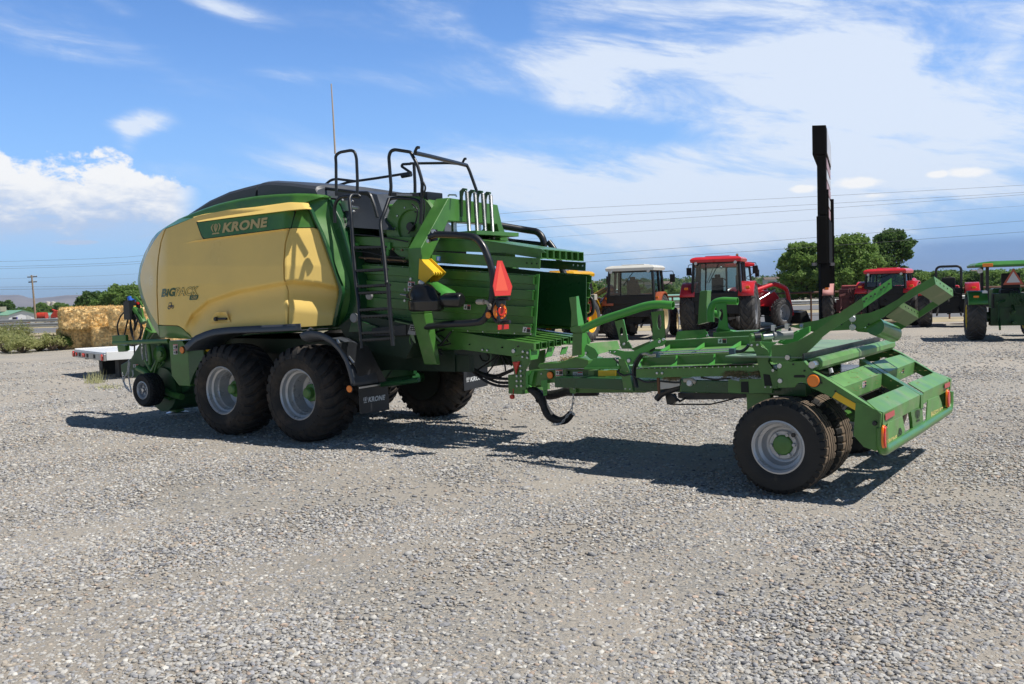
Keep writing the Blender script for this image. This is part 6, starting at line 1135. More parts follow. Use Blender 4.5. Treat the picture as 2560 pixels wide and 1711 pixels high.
def tractor(px, py, Z, heading, label, body, rim, name='tractor', rr=.85, rw=.5, tw=.95, fr=.6, fw=.32, ft=.85, wb=2.4, cab='cab', roofm=None, roofh=2.6, cw=1.5, cl=1.5, fendm=None, hoodw=.75, hoodh=1.55, loader=False, smv=False, chassis=None, fend=True, rearm=None, exhaust=0, mirrors=True, cabx=.05, group=None, tilt=0):
    P = at(px, py, Z); r = empty(name, (P[0], P[1], 0), heading, label=label, cat='tractor'); 
    if group: r['group'] = group
    chassis = chassis or TBLK; fendm = fendm or body; roofm = roofm or body; rearm = rearm or TBLK
    for s in (1, -1): tyre_obj(rr, rw, rim, r, (0, s*tw, rr), out=s)
    for s in (1, -1): tyre_obj(fr, fw, rim, r, (wb, s*ft, fr), out=s, steer=-.1*s)
    mb = MB(); mb.box((wb*.45, 0, .75), (wb*1.1, .45, .5)); mb.box((0, 0, rr), (.5, 1.1, .5)); mb.tube([(0, tw-.1, rr), (0, -tw+.1, rr)], .14, 12); mb.tube([(wb, ft, fr), (wb, -ft, fr)], .09, 10); mb.box((.15, 0, rr+.45), (.7, .9, .4))
    for s in (1, -1):
        mb.bar((-.2, .33*s, rr-.05), (-.95, .40*s, rr-.30), .05, .09); mb.tube([(-.45, .38*s, rr-.1), (-.38, .36*s, rr+.45)], .022, 6); mb.bar((-.25, .2*s, rr+.45), (-.55, .42*s, rr+.40), .05, .07)
    mb.bar((-.25, 0, rr+.3), (-.7, 0, rr+.15), .05, .06); mb.box((-.45, 0, .5), (.5, .12, .06)); mb.tube([(-.25, 0, .78), (-.42, 0, .78)], .05, 10)
    for k in range(4): mb.tube([(-.28, -.3+.08*k, rr+.35), (-.36, -.28+.08*k, rr+.33), (-.35, -.2+.1*k, rr+.55), (-.2, -.1+.05*k, rr+.7)], .012, 5)
    mb.build('chassis', rearm, r, bevel=.01, sharp=35)
    # hood
    x0, x1 = cl*.5+cabx, wb+.45; mb = MB(); prof = [(x0, hoodh), (x0+.6, hoodh), (x1-.25, hoodh-.12), (x1, hoodh-.35), (x1, .85), (x0, .85)]
    mb.prism([(x, hoodw/2, z) for x, z in prof], (0, -hoodw, 0)); mb.build('hood', body, r, bevel=.05)
    mb = MB(); mb.box((x1+.01, 0, 1.05), (.03, hoodw*.8, .4)); mb.build('grille', TBLK, r)
    if fend:
        for s in (1, -1):
            mb = MB(); rows = []
            for a in np.linspace(math.radians(150), math.radians(30), 12):
                q = rr+.09; rows.append([(math.cos(a)*q, s*(tw-rw*.55), rr+math.sin(a)*q), (math.cos(a)*q, s*(tw+rw*.42), rr+math.sin(a)*q), (math.cos(a)*(q-.06), s*(tw+rw*.46), rr+math.sin(a)*(q-.06))])
            mb.grid(rows); o = mb.build('fender', fendm, r, sharp=40); sd = o.modifiers.new('thickness', 'SOLIDIFY'); sd.thickness = .02
            mb = MB(); mb.box((-rr*.72, s*(tw+.02), rr*1.86), (.05, .14, .09)); mb.build('fender_lamp', ORG, r, bevel=.01)
    if cab == 'cab':
        b0, b1 = -cl*.5+cabx, cl*.5+cabx; zb, zt = 1.25, roofh-.16; w0 = cw/2; w1 = cw/2*.92
        mb = MB(); mb.box((cabx, 0, 1.15), (cl*.96, cw*.92, .75)); mb.box((b0+.02, 0, zb+.12), (.06, cw*.95, .3)); mb.build('cab_base', TBLK, r, bevel=.02)
        mb = MB(); P8 = {}
        for i, (x, xt) in enumerate(((b0, b0+.06), (cabx+.1, cabx+.1), (b1, b1-.12))):
            for s in (1, -1): mb.bar((x, w0*s, zb), (xt, w1*s, zt), .07, .08)
        for s in (1, -1): mb.bar((b0, w0*s, zb), (b1, w0*s, zb), .06, .08); mb.bar((b0+.06, w1*s, zt), (b1-.12, w1*s, zt), .06, .08)
        mb.bar((b0+.02, w0*.45, zb+.22), (b0+.06, w1*.45, zt), .035, .04)
        for x, z, w_ in ((b0, zb+.22, w0), (b0+.06, zt, w1), (b1, zb, w0), (b1-.12, zt, w1)): mb.bar((x, w_, z), (x, -w_, z), .06, .08)
        mb.build('cab_frame', TBLK, r, bevel=.01)
        mb = MB(); mb.add([(b0+.01, w0, zb+.2), (b0+.01, -w0, zb+.2), (b0+.06, -w1, zt), (b0+.06, w1, zt)], [(0, 1, 2, 3)]); mb.add([(b1, w0, zb), (b1, -w0, zb), (b1-.12, -w1, zt), (b1-.12, w1, zt)], [(0, 1, 2, 3)])
        for s in (1, -1): mb.add([(b0, w0*s, zb), (b1, w0*s, zb), (b1-.12, w1*s, zt), (b0+.06, w1*s, zt)], [(0, 1, 2, 3)])
        mb.build('window', GLS, r, sharp=10)
        mb = MB(); rw2 = cw/2*1.02; mb.prism([(b0-.10, rw2, zt), (b0-.08, rw2, zt+.12), (b0+.15, rw2*.9, zt+.20), (b1-.1, rw2*.9, zt+.20), (b1+.12, rw2, zt+.10), (b1+.1, rw2, zt)], (0, -2*rw2, 0)) if False else None
        lay = [(zt, 1.0, 0), (zt+.10, 1.03, 0), (zt+.16, .95, .08), (zt+.19, .80, .2)]; rows = []
        for z, k, ins in lay: rows.append([(b0-.10+ins, rw2*k, z), (b0-.10+ins, -rw2*k, z), (b1+.10-ins, -rw2*k, z), (b1+.10-ins, rw2*k, z), (b0-.10+ins, rw2*k, z)])
        mb = MB(); mb.grid(rows); mb.add(rows[0][:4], [(0, 1, 2, 3)]); mb.add(rows[-1][:4], [(0, 1, 2, 3)]); mb.box((cabx, 0, zt+.2), (cl*.5, cw*.5, .05)); mb.build('roof', roofm, r, sharp=30, bevel=.015)
        for s in (1, -1): mb = MB(); mb.disc((b0-.10, s*cw*.40, zt-.03), (-1, 0, 0), .055, .05, STEEL, n=12); mb.build('work_light', None, r)
        mb = MB(); mb.box((cabx-.25, 0, 1.5), (.45, .48, .14)); mb.box((cabx-.45, 0, 1.78), (.12, .40, .5)); mb.box((cabx-.43, 0, 2.08), (.09, .2, .12)); mb.build('seat', TBLK, r, bevel=.04)
        mb = MB(); c = np.array((cabx+.38, 0, 1.85)); mb.tube([c+(.06*math.sin(a)*1, .19*math.cos(a), .19*math.sin(a)*.9) for a in np.linspace(0, 2*math.pi, 17)], .014, 6); mb.tube([c, c+(.2, 0, -.5)], .03, 8); mb.tube([(b0-.02, -.1, zt-.05), (b0-.02, .25, zb+.6)], .012, 5); mb.build('steering_wheel', TBLK, r)
        if mirrors:
            for s in (1, -1):
                mb = MB(); mb.tube([(b1-.1, w1*s, zt-.05), (b1-.1, (w1+.42)*s, zt-.03), (b1-.1, (w1+.45)*s, zt-.35), (b1, w0*s, zt-.55)], .014, 6, rnd=.06); mb.box((b1-.12, (w1+.40)*s, zt-.28), (.05, .18, .28)); mb.build('mirror', TBLK, r, bevel=.01)
    elif cab == 'rops':
        mb = MB(); mb.tube([(-.1, .42, 1.2), (-.1, .42, roofh-.06), (-.1, -.42, roofh-.06), (-.1, -.42, 1.2)], .045, 10, rnd=.18, seg=6); mb.build('roll_bar', BLK, r)
        mb = MB(); mb.box((.35, 0, 1.35), (.45, .48, .14)); mb.box((.15, 0, 1.6), (.12, .46, .4)); mb.build('seat', TBLK, r, bevel=.04)
        mb = MB(); c = np.array((.95, 0, 1.65)); mb.tube([c+(.06*math.sin(a), .19*math.cos(a), .19*math.sin(a)) for a in np.linspace(0, 2*math.pi, 17)], .014, 6); mb.tube([c, c+(.2, 0, -.4)], .03, 8); mb.build('steering_wheel', TBLK, r)
    elif cab == 'canopy':
        mb = MB()
        for x in (-.15, 1.15):
            for s in (1, -1): mb.bar((x, s*.62, .95), (x, s*.62, roofh-.1), .08, .08)
        mb.build('canopy_post', BLK, r)
        zt = roofh-.12; rows = []
        for z, k, ins in ((zt-.02, 1, 0), (zt+.04, 1.02, 0), (zt+.10, .92, .1), (zt+.14, .6, .3)): rows.append([(-.75+ins, .98*k, z), (-.75+ins, -.98*k, z), (1.5-ins, -.98*k, z), (1.5-ins, .98*k, z), (-.75+ins, .98*k, z)])
        mb = MB(); mb.grid(rows); mb.add(rows[0][:4], [(0, 1, 2, 3)], TBLK); mb.add(rows[-1][:4], [(0, 1, 2, 3)]); mb.build('canopy', roofm, r, bevel=.02)
        for s in (1, -1): mb = MB(); mb.box((-.78, s*.68, zt+.03), (.05, .26, .09)); mb.build('roof_lamp', ORG, r, bevel=.01)
        for z, y in ((zt-.12, .82), (1.35, .70), (zt-.12, -.5)): mb = MB(); mb.disc((-.65 if z > 2 else -.25, y, z), (-1, 0, 0), .075, .08, STEEL, n=14); mb.build('canopy_light', None, r)
        mb = MB(); mb.box((.35, 0, 1.35), (.5, .5, .14)); mb.box((.1, 0, 1.65), (.12, .48, .45)); mb.build('seat', TBLK, r, bevel=.04)
    if exhaust: mb = MB(); mb.tube([(x0+.35, -.5*exhaust, 1.3), (x0+.35, -.5*exhaust, roofh+.0), (x0+.25, -.5*exhaust, roofh+.13)], .045, 10); mb.tube([(x0+.35, -.5*exhaust, 1.6), (x0+.35, -.5*exhaust, 2.1)], .075, 10); mb.build('exhaust', BLK if rim is not GRY else mat('rusty_steel', (.25, .16, .10), .6, metal=.5), r)
    if smv:
        mb = MB(); z = 1.55; t3 = [(-.42, .26, z), (-.42, -.26, z), (-.42, 0, z+.46)]; mb.prism(t3, (.01, 0, 0), mat('faded_red_border', (.45, .10, .06), .6)); mb.prism([(-.425, .17, z+.06), (-.425, -.17, z+.06), (-.425, 0, z+.36)], (.004, 0, 0), mat('faded_white_emblem', (.55, .56, .60), .6)); mb.disc((-.38, .03, z+.56), (-1, 0, 0), .06, .05, ORG, n=10); mb.build('slow_vehicle_sign', None, r)
    if loader:
        mb = MB()
        for s in (1, -1): mb.tube([(.9, .55*s, 1.45), (2.3, .55*s, 1.75), (3.0, .55*s, 1.55), (3.35, .55*s, .45)], [.085, .10, .10, .08], 8, rnd=.15); mb.box((.95, .5*s, 1.1), (.16, .10, .9)); mb.tube([(1.1, .5*s, 1.0), (2.35, .52*s, 1.5)], .04, 8, STEEL)
        mb.tube([(3.1, .55, 1.1), (3.1, -.55, 1.1)], .05, 8); mb.build('loader_arms', TRED if body is not TYL else TYL, r, sharp=50)
        mb = MB(); mb.prism([(3.35, .95, .55), (3.4, .95, .15), (4.1, .95, .05), (3.75, .95, .62)], (0, -1.9, 0)); mb.build('bucket', TBLK, r, bevel=.01)
    return r
H = math.radians
def face(px, extra=0.): return math.pi/2+math.radians(extra)-math.atan((px-1280)/FPX)*0
tractor(1592, 850, 33.2, face(1592, -22), 'black cab tractor with a white roof and faded orange fenders, seen from behind', TORG, CRE, rr=.76, rw=.42, tw=.84, fr=.5, fw=.28, ft=.80, wb=2.3, roofm=TWH, roofh=2.50, cw=1.62, cl=1.45, fendm=TORG)
tractor(1800, 830, 33.6, face(1800, -20), 'red cab tractor with a red roof and wide red fenders, seen from behind', TRED, GRY, rr=.90, rw=.52, tw=1.02, fr=.66, fw=.36, ft=.95, wb=2.6, roofh=2.72, cw=1.66, cl=1.6, exhaust=1)
tractor(1812, 820, 37.8, face(1900, -56), 'red loader tractor with its bucket down, half hidden behind the red cab tractor', TRED, GRY, rr=.80, rw=.45, tw=.90, fr=.58, fw=.34, ft=.85, wb=2.35, roofh=2.62, cw=1.55, cl=1.45, exhaust=0, loader=True)
tractor(2128, 800, 38.2, face(2112, -21), 'old faded red open tractor beside the black sign pole', TREDF, GRY, rr=.80, rw=.42, tw=.86, fr=.45, fw=.2, ft=.7, wb=2.2, cab='none', roofh=2.0, hoodh=1.60, hoodw=.8, rearm=mat('pale_dusty_red', (.12, .04, .04), .7, var=.3), fendm=mat('pink_faded_paint', (.50, .22, .20), .6, var=.1))
tractor(2222, 812, 37.6, face(2222, -32), 'red cab tractor with a loader and tall exhaust, behind the raised trailer arm', TRED, GRY, rr=.82, rw=.46, tw=.92, fr=.58, fw=.34, ft=.85, wb=2.35, roofh=2.18, cw=1.5, cl=1.4, loader=True, mirrors=False)
tractor(2372, 816, 35.2, face(2372, -24), 'dark and red open tractor with a black roll bar', TRED, TBLK, rr=.76, rw=.48, tw=.80, fr=.5, fw=.3, ft=.75, wb=2.1, cab='rops', roofh=2.26, hoodh=1.5, loader=False)
tractor(2528, 852, 27.0, face(2528, -20), 'green tractor with a flat green canopy and a slow vehicle triangle', TGR, mat('yellow_rim', (.75, .55, .02), .45), rr=.66, rw=.50, tw=.92, fr=.5, fw=.3, ft=.75, wb=2.1, cab='canopy', roofh=2.20, hoodh=1.45, smv=True, fendm=TGR, rearm=mat('oily_dark_green', (.015, .06, .015), .5, var=.4, vscale=6))
tractor(1412, 842, 32.5, face(1425, -30), 'yellow loader tractor hidden behind the end of the baler chute', TYL, TYL, name='wheel_loader', rr=.74, rw=.42, tw=.85, fr=.50, fw=.3, ft=.82, wb=2.2, roofh=2.35, cw=1.5, cl=1.4, loader=True, mirrors=False)
tractor(2650, 800, 36, face(2650, -5), 'orange tractor at the right edge behind the green canopy tractor', TORG, TBLK, rr=.76, rw=.42, tw=.85, cab='rops', roofh=2.4) if False else None
# ------------------------------------------------------------------ straw bales
def bale(px, py, Z, rz, label, z0=0., L_=2.3, W_=1.15, H_=.82, seed=1):
    P = at(px, py, Z); rs = np.random.RandomState(seed); mb = MB(); n1, n2, n3 = 30, 16, 12
    def disp(p):
        q = p*4.3+seed; f_ = math.sin(q[0]*1.7+q[2]*2.1)*math.cos(q[1]*1.9+q[0])+.6*math.sin(q[0]*4.1+q[1]*3.3+q[2]*5)
        k = np.maximum(np.abs(p)/(np.array([L_, W_, H_])/2), 1e-6); r = (np.sum(k**9))**(1/9.)
        return p/r*(1+.018*f_)*1.0
    def fc(ax, s, a, b, na, nb):
        G = []
        for i in range(na+1):
            row = []
            for j in range(nb+1):
                c = [0, 0, 0]; c[ax] = s*.5; c[a] = i/na-.5; c[b] = j/nb-.5; row.append(disp(np.array(c)*np.array([L_, W_, H_])*1.0)+rs.uniform(-.012, .012, 3))
            G.append(row)
        mb.grid(G)
    for s in (-1, 1): fc(0, s, 1, 2, n2, n3); fc(1, s, 0, 2, n1, n3); fc(2, s, 0, 1, n1, n2)
    for k in range(3200):
        ax = rs.choice(3, p=[.3, .45, .25]); s = rs.choice([-1, 1]) if ax < 2 else 1; c = rs.uniform(-.5, .5, 3); c[ax] = s*.5; p = disp(c*np.array([L_, W_, H_])); d = rs.normal(0, 1, 3); d[ax] *= .35; d *= .10/np.linalg.norm(d); o_ = np.zeros(3); o_[ax] = s*.012; w2 = np.cross(d, [.3, .5, .8]); w2 *= .009/(np.linalg.norm(w2)+1e-6)
        mb.add([p-d+o_, p+o_+w2, p+d+o_*2.5, p+o_-w2], [(0, 1, 2, 3)])
    o = mb.build('straw_bale', STRAWB, None, sharp=180, recalc=False); o.location = (P[0], P[1], z0+H_/2); o.rotation_euler = (0, 0, rz); tag(o, label, 'bale', 'straw bales stacked two high'); return o
STRAWB = mat('bale_straw', (.88, .66, .33), .9, var=.45, vscale=11, bump=.8, bscale=26, dirt=(.52, .35, .14), dscale=9, dth=.56)
bale(212, 869, 38.3, H(30), 'straw bale at the left end of the lower row, touching the sagebrush', L_=1.9, seed=1); bale(300, 868, 37.5, H(26), 'straw bale in the middle of the lower row', L_=1.9, seed=2); bale(410, 868, 37.0, H(24), 'straw bale at the right end of the lower row, behind the hoses', L_=1.9, seed=5)
bale(226, 870, 37.9, H(27), 'straw bale at the left end of the upper row', z0=.80, L_=2.1, seed=3); bale(352, 868, 37.1, H(22), 'straw bale at the right end of the upper row', z0=.79, L_=2.1, seed=4)
# ------------------------------------------------------------------ white flatbed lying on blocks
c1 = at(187, 884, 24.4); c2 = at(266, 894, 22.2); d = (c2-c1); d[2] = 0; wd = np.linalg.norm(d); ex = d/wd; ey = np.array([-ex[1], ex[0], 0]); zb = .50
fb = empty('truck_flatbed', (c1[0], c1[1], 0), math.atan2(ey[1], ey[0]), label='bare white truck flatbed resting low on dark blocks, no truck under it', cat='flatbed')
AL = mat('white_painted_deck', (.74, .74, .73), .35, var=.06)
def fl(x, y, z): return (x, -y, z)          # x along the bed, y across from the far corner
mb = MB(); mb.box((2.6, -wd/2, zb+.09), (5.2, wd, .10)); mb.build('deck', AL, fb, bevel=.01)
mb = MB()
for y in (-.02, -wd+.02): mb.box((2.6, y, zb+.06), (5.2, .05, .2))
mb.build('side_rail', AL, fb, bevel=.01); mb = MB(); mb.box((-.03, -wd/2, zb+.03), (.05, wd, .16)); te = mb.build('tail_board', mat('dull_aluminium', (.42, .42, .41), .4, metal=.4, var=.2), fb, bevel=.01)
for y in (.12, .42, 1.0, 1.12, wd-.15): mb = MB(); mb.disc((-.055, -y, zb+.03), (-1, 0, 0), .075 if y > 1.5 or y < .3 else .045, .03, RED, n=14); mb.build('tail_light', None, te)
for y in (.3, .7, 1.4, 2.0): mb = MB(); mb.box((-.06, -y, zb+.03), (.01, .14, .09)); mb.build('tail_socket', TBLK, te)
mb = MB()
for x in (.6, 2.4, 4.4):
    for y in (-.7, -wd+.7): mb.box((x, y, zb*.5-.03), (.35, .3, zb-.06))
for y in (-.8, -wd+.8): mb.box((2.5, y, zb-.02), (4.9, .12, .14))
mb.build('subframe', TBLK, fb)
# ------------------------------------------------------------------ plants near the lot's edge
def leaf_mat(name, c1_, c2_, tr=.48):
    m = bpy.data.materials.new(name); m.use_nodes = True; t = m.node_tree; b = t.nodes['Principled BSDF']; g_ = t.nodes.new('ShaderNodeNewGeometry'); cr = t.nodes.new('ShaderNodeMix'); cr.data_type = 'RGBA'; cr.inputs[6].default_value = (*c1_, 1); cr.inputs[7].default_value = (*c2_, 1); t.links.new(g_.outputs['Random Per Island'], cr.inputs[0]); t.links.new(cr.outputs[2], b.inputs['Base Color']); b.inputs['Roughness'].default_value = .6; b.inputs['Specular IOR Level'].default_value = .25
    tl = t.nodes.new('ShaderNodeBsdfTranslucent'); t.links.new(cr.outputs[2], tl.inputs[0]); mx = t.nodes.new('ShaderNodeMixShader'); mx.inputs[0].default_value = tr; o = t.nodes['Material Output']; t.links.new(b.outputs[0], mx.inputs[1]); t.links.new(tl.outputs[0], mx.inputs[2]); t.links.new(mx.outputs[0], o.inputs[0]); return m
LF = leaf_mat('cottonwood_leaves', (.14, .25, .05), (.29, .42, .13)); LFD = leaf_mat('dark_leaves', (.065, .14, .035), (.16, .25, .075)); LFY = leaf_mat('bright_leaves', (.12, .22, .035), (.22, .34, .07)); SG = leaf_mat('sage_leaves', (.30, .34, .12), (.55, .55, .27)); BARK = mat('bark', (.16, .12, .09), .9, var=.3, bump=.5, bscale=20)
def leaves(P, size, m, name, parent=None, seed=0, asp=.7, cup=.0):
    rs = np.random.RandomState(seed); n = len(P); a = rs.normal(0, 1, (n, 3)); a /= np.linalg.norm(a, axis=1)[:, None]; b = rs.normal(0, 1, (n, 3)); b -= a*(np.sum(a*b, axis=1))[:, None]; b /= np.linalg.norm(b, axis=1)[:, None]; s = size*rs.uniform(.6, 1.25, (n, 1)); a *= s; b *= s*asp
    V = np.stack([P-a, P-b*.9, P+a, P+b*.9], 1).reshape(-1, 3).astype(np.float32); me = bpy.data.meshes.new(name); me.vertices.add(4*n); me.vertices.foreach_set('co', V.ravel()); me.loops.add(4*n); me.loops.foreach_set('vertex_index', np.arange(4*n, dtype=np.int32)); me.polygons.add(n); me.polygons.foreach_set('loop_start', np.arange(0, 4*n, 4, dtype=np.int32)); me.polygons.foreach_set('loop_total', np.full(n, 4, dtype=np.int32)); me.update(); me.materials.append(m)
    o = bpy.data.objects.new(name, me); COL.objects.link(o); o.parent = parent; return o
def crown_pts(cl, per, rs):
    out = []
    for (x, y, z, r, rz) in cl:
        n = int(per*r*r); d = rs.normal(0, 1, (n, 3)); d /= np.linalg.norm(d, axis=1)[:, None]; q = r*(rs.uniform(.25, 1.15, (n, 1)))**.6; q *= (1+.22*np.sin(d[:, :1]*5+x)*np.cos(d[:, 2:3]*6+y)); out.append(np.array([x, y, z])+d*q*np.array([1, 1, rz]))
    return np.vstack(out)
def tree(name, loc, h, w_, seed, m, leaf, label=None, group=None, per=260, trunk=.25, low=.18, lean=0., clumps=26, cat='tree', scale=1.0):
    rs = np.random.RandomState(seed); r = empty(name, loc, 0, label=label, cat=cat); 
    if group: r['group'] = group
    cl = []; mb = MB(); tb = np.array([0, 0, h*.35]); mb.tube([(0, 0, -.4), (lean*.2, 0, h*.18), (lean*.4, .1, h*.38)], [h*trunk*.1, h*trunk*.075, h*trunk*.06], 8)
    for k in range(clumps):
        t = rs.uniform(0, 1); z = h*(low+(1-low)*t*.93); rad = w_/2*math.sin(math.pi*min(1, .22+.70*t))**.8; a = rs.uniform(0, 6.28); q = rad*math.sqrt(rs.uniform(.08, 1)); x, y = q*math.cos(a)+lean*t, q*math.sin(a); rr_ = w_*rs.uniform(.05, .13)*(30/clumps)**.15; cl.append((x, y, min(z, h-rr_*.7), rr_*1.15, rs.uniform(.6, .9)))
        if k % 2 == 0: mb.tube([(lean*.35*t, 0, h*(.18+.2*t)), (x*.5, y*.5, z*.75), (x, y, z)], [h*trunk*.045, h*trunk*.025, h*trunk*.01], 5)
    cp_ = crown_pts(cl, per/(leaf*leaf*9)*.8, rs); n_ = int(len(cp_)*.45); ce = np.array([(c_[0], c_[1], c_[2]) for c_ in cl]); pk = ce[rs.randint(0, len(ce), n_)]; pk2 = ce[rs.randint(0, len(ce), n_)]; tt = rs.rand(n_, 1)*.45; cp_ = np.vstack([cp_, pk*(1-tt)+pk2*tt+rs.normal(0, w_*.045, (n_, 3))]); leaves(cp_, leaf, m, 'crown', r, seed); mb.build('trunk', BARK, r, sharp=60); r.scale = (scale,)*3; return r
def bush(px, py, Z, h, w_, seed, label, m=None, n=2600, leaf=.055, name='sagebrush', group='sagebrush along the edge of the gravel'):
    P = at(px, py, Z); rs = np.random.RandomState(seed); r = empty(name, (P[0], P[1], 0), 0, label=label, cat='shrub', group=group); mb = MB(); pts = []
    for k in range(34):
        a = rs.uniform(0, 6.28); q = rs.uniform(.1, 1)**.6; tip = np.array([w_/2*q*math.cos(a), w_/2*q*math.sin(a), h*rs.uniform(.55, 1.0)*(1-.35*q*q)]); mb.tube([(0, 0, 0), tip*(.5, .5, .45), tip], [.03, .015, .006], 4)
        c = tip; pts.append(c+rs.normal(0, 1, (n//34, 3))*np.array([w_*.085, w_*.085, h*.13]))
    P_ = np.vstack(pts); P_[:, 2] = np.abs(P_[:, 2]); leaves(P_, leaf, m or SG, 'foliage', r, seed, .35); mb.build('stem', BARK, r, sharp=60); return r
bush(14, 880, 36.5, .80, 1.6, 1, 'pale green sagebrush at the left edge of the photo'); bush(58, 882, 36.0, .62, 1.2, 5, 'low round sagebrush, second from the left edge'); bush(98, 878, 37.2, .42, 1.0, 2, 'low yellowish sagebrush in the middle of the row'); bush(132, 876, 37.0, .66, .9, 3, 'grey green sagebrush just left of the straw bales')
bush(158, 873, 37.4, .52, .6, 4, 'small dark sagebrush touching the straw bales', LFD); bush(-60, 880, 38, 1.3, 2.5, 6, 'tall sagebrush beyond the left edge') if False else None
bush(34, 850, 41, .95, 1.5, 8, 'tall yellow green sagebrush behind the leftmost one', leaf_mat('olive_sage', (.20, .22, .07), (.34, .36, .15)))
bush(246, 966, 21.3, .28, .55, 7, 'small dry weed clump on the gravel in front of the flatbed', n=700, leaf=.03, name='weed', group=None) if False else None
def weed(px, py, h, w_, seed, label):
    P = gp(px, py); rs = np.random.RandomState(seed); mb = MB()
    for k in range(70):
        a = rs.uniform(0, 6.28); q = rs.uniform(0, w_/2); b = np.array([q*math.cos(a), q*math.sin(a), 0]); t = b+np.array([rs.normal(0, .06), rs.normal(0, .06), h*rs.uniform(.4, 1)]); s_ = np.array([.006, .004, 0]); mb.add([b-s_, b+s_, t], [(0, 1, 2)])
    o = mb.build('weed', mat('dry_weed', (.34, .34, .17), .9), None, sharp=180, recalc=False); o.location = (P[0], P[1], 0); tag(o, label, 'weed')
weed(240, 958, .34, .5, 1, 'dry weed clump on the gravel in front of the white flatbed'); weed(265, 972, .12, .7, 2, 'flat patch of dry weed just right of the taller weed clump')
# ------------------------------------------------------------------ fence, guard rails, roads
def strip(name, y0, y1, x0, x1, z, m): g = MB(); g.grid([[(x, y, z) for x in np.linspace(x0, x1, 30)] for y in (y0, y1)]); o = g.build(name, m, recalc=False, sharp=180); tag(o, kind='structure'); return o
ASP = mat('asphalt', (.17, .17, .175), .9, var=.1, vscale=1.5); strip('frontage_road', 43.5, 55, -4, 160, .004, ASP); strip('highway', 60, 72, -300, 300, .006, ASP)
for y in (60.6, 71.4): strip('road_edge_line', y, y+.14, -200, 200, .012, mat('road_paint', (.7, .7, .68), .6))
strip('verge', 55, 60, -200, 200, .002, mat('dry_verge', (.42, .35, .22), .95, var=.25, vscale=.6)); strip('verge', 72, 86, -300, 300, .002, mat('dry_verge', (.42, .35, .22), .95, var=.25, vscale=.6))
strip('verge', 38.8, 43.5, -120, 120, .002, mat('dry_verge', (.42, .35, .22), .95, var=.25, vscale=.6))
RST = mat('rusty_pipe', (.14, .07, .05), .75, var=.2)
pf = empty('pipe_fence', (12, 41.6, 0), label='long rusty pipe fence with thin wires behind the row of tractors', cat='fence')
mb = MB(); mb.tube([(-11, 0, 1.32), (60, 0, 1.32)], .045, 8); mb.build('top_rail', RST, pf)
mb = MB()
for z in (.34, .57, .82, 1.05): mb.tube([(-11, 0, z), (60, 0, z)], .018, 6)
mb.build('lower_rail', mat('dull_grey_steel', (.16, .15, .15), .6, metal=.3), pf)
for k in range(24): mb = MB(); mb.tube([(-11+3*k, 0, -.1), (-11+3*k, 0, 1.36)], .04, 6); mb.build('post', RST, pf)
def guard(name, y, x0, x1, label):
    r = empty(name, (0, y, 0), label=label, cat='guard rail'); GV = mat('galvanised', (.42, .43, .44), .5, metal=.5, var=.1); mb = MB(); pr = [(.42, 0), (.46, -.05), (.52, -.05), (.555, 0), (.59, -.05), (.65, -.05), (.69, 0)]; mb.grid([[(x, p, z) for z, p in pr] for x in (x0, x1)]); o = mb.build('rail', GV, r, sharp=20)
    mb = MB(); n = int((x1-x0)/3.8)
    first = None
    for k in range(n):
        if first is None: mb = MB(); mb.box((0, .1, .28), (.14, .16, .8)); first = mb.build('post', mat('pale_weathered_wood', (.42, .38, .34), .9), r); first.location = (x0+2, 0, 0)
        elif k < 100: c = first.copy(); COL.objects.link(c); c.parent = r; c.location = (x0+2+3.8*k, 0, 0)
guard('guard_rail', 57.5, -70, 60, 'grey steel guard rail along the near side of the highway'); guard('guard_rail', 73.5, -75, -10, 'second guard rail on the far side of the highway')
# ------------------------------------------------------------------ pylon sign
PB = mat('black_sign_metal', (.004, .004, .004), .85, spec=.15); ps = empty('pylon_sign', tuple(at(2062, 700, 38))[:2]+(0,), label='tall black roadside pylon sign seen almost edge on', cat='sign')
def sb(name, q, y0z, Z0=38., Z1=43.4, m=PB):
    "a cabinet whose near narrow end spans q (left x, right x, top y, bottom y) and whose face runs back to x far"
    xl, xr, yt, yb, xf = q; o = np.array(ps.location); a = at(xl, yt, Z0)-o; b = at(xr, yt, Z0)-o; zt = a[2]; zb_ = (at(xl, yb, Z0)-o)[2]; c = at(xf, 700, Z1)-o; dx = c-b; mb = MB()
    mb.prism([(a[0], a[1], zb_), (b[0], b[1], zb_), (b[0]+dx[0], b[1]+dx[1], zb_), (a[0]+dx[0], a[1]+dx[1], zb_)], (0, 0, zt-zb_)); return mb.build(name, m, ps, bevel=.02), b, dx, zb_, zt
top, b, dx, z0_, z1_ = sb('top_cabinet', (2030, 2065, 314, 388, 2080), 0)
n_ = np.array([dx[1], -dx[0], 0]); n_ /= np.linalg.norm(n_); n_ = n_ if n_[0] > 0 else -n_
def panel(t0, t1, za, zc, m, par): p = [b+dx*t0, b+dx*t1]; mb = MB(); mb.prism([(p[0][0]+n_[0]*.03, p[0][1]+n_[1]*.03, za), (p[1][0]+n_[0]*.03, p[1][1]+n_[1]*.03, za), (p[1][0]+n_[0]*.03, p[1][1]+n_[1]*.03, zc), (p[0][0]+n_[0]*.03, p[0][1]+n_[1]*.03, zc)], (-n_[0]*.02, -n_[1]*.02, 0)); return mb.build('sign_face', m, par)
panel(.04, .96, z0_+.1, z1_-.1, mat('pale_sign_face', (.55, .55, .56), .4), top)
mid, b, dx, za, zc = sb('middle_cabinet', (2042, 2064, 390, 538, 2078), 0)
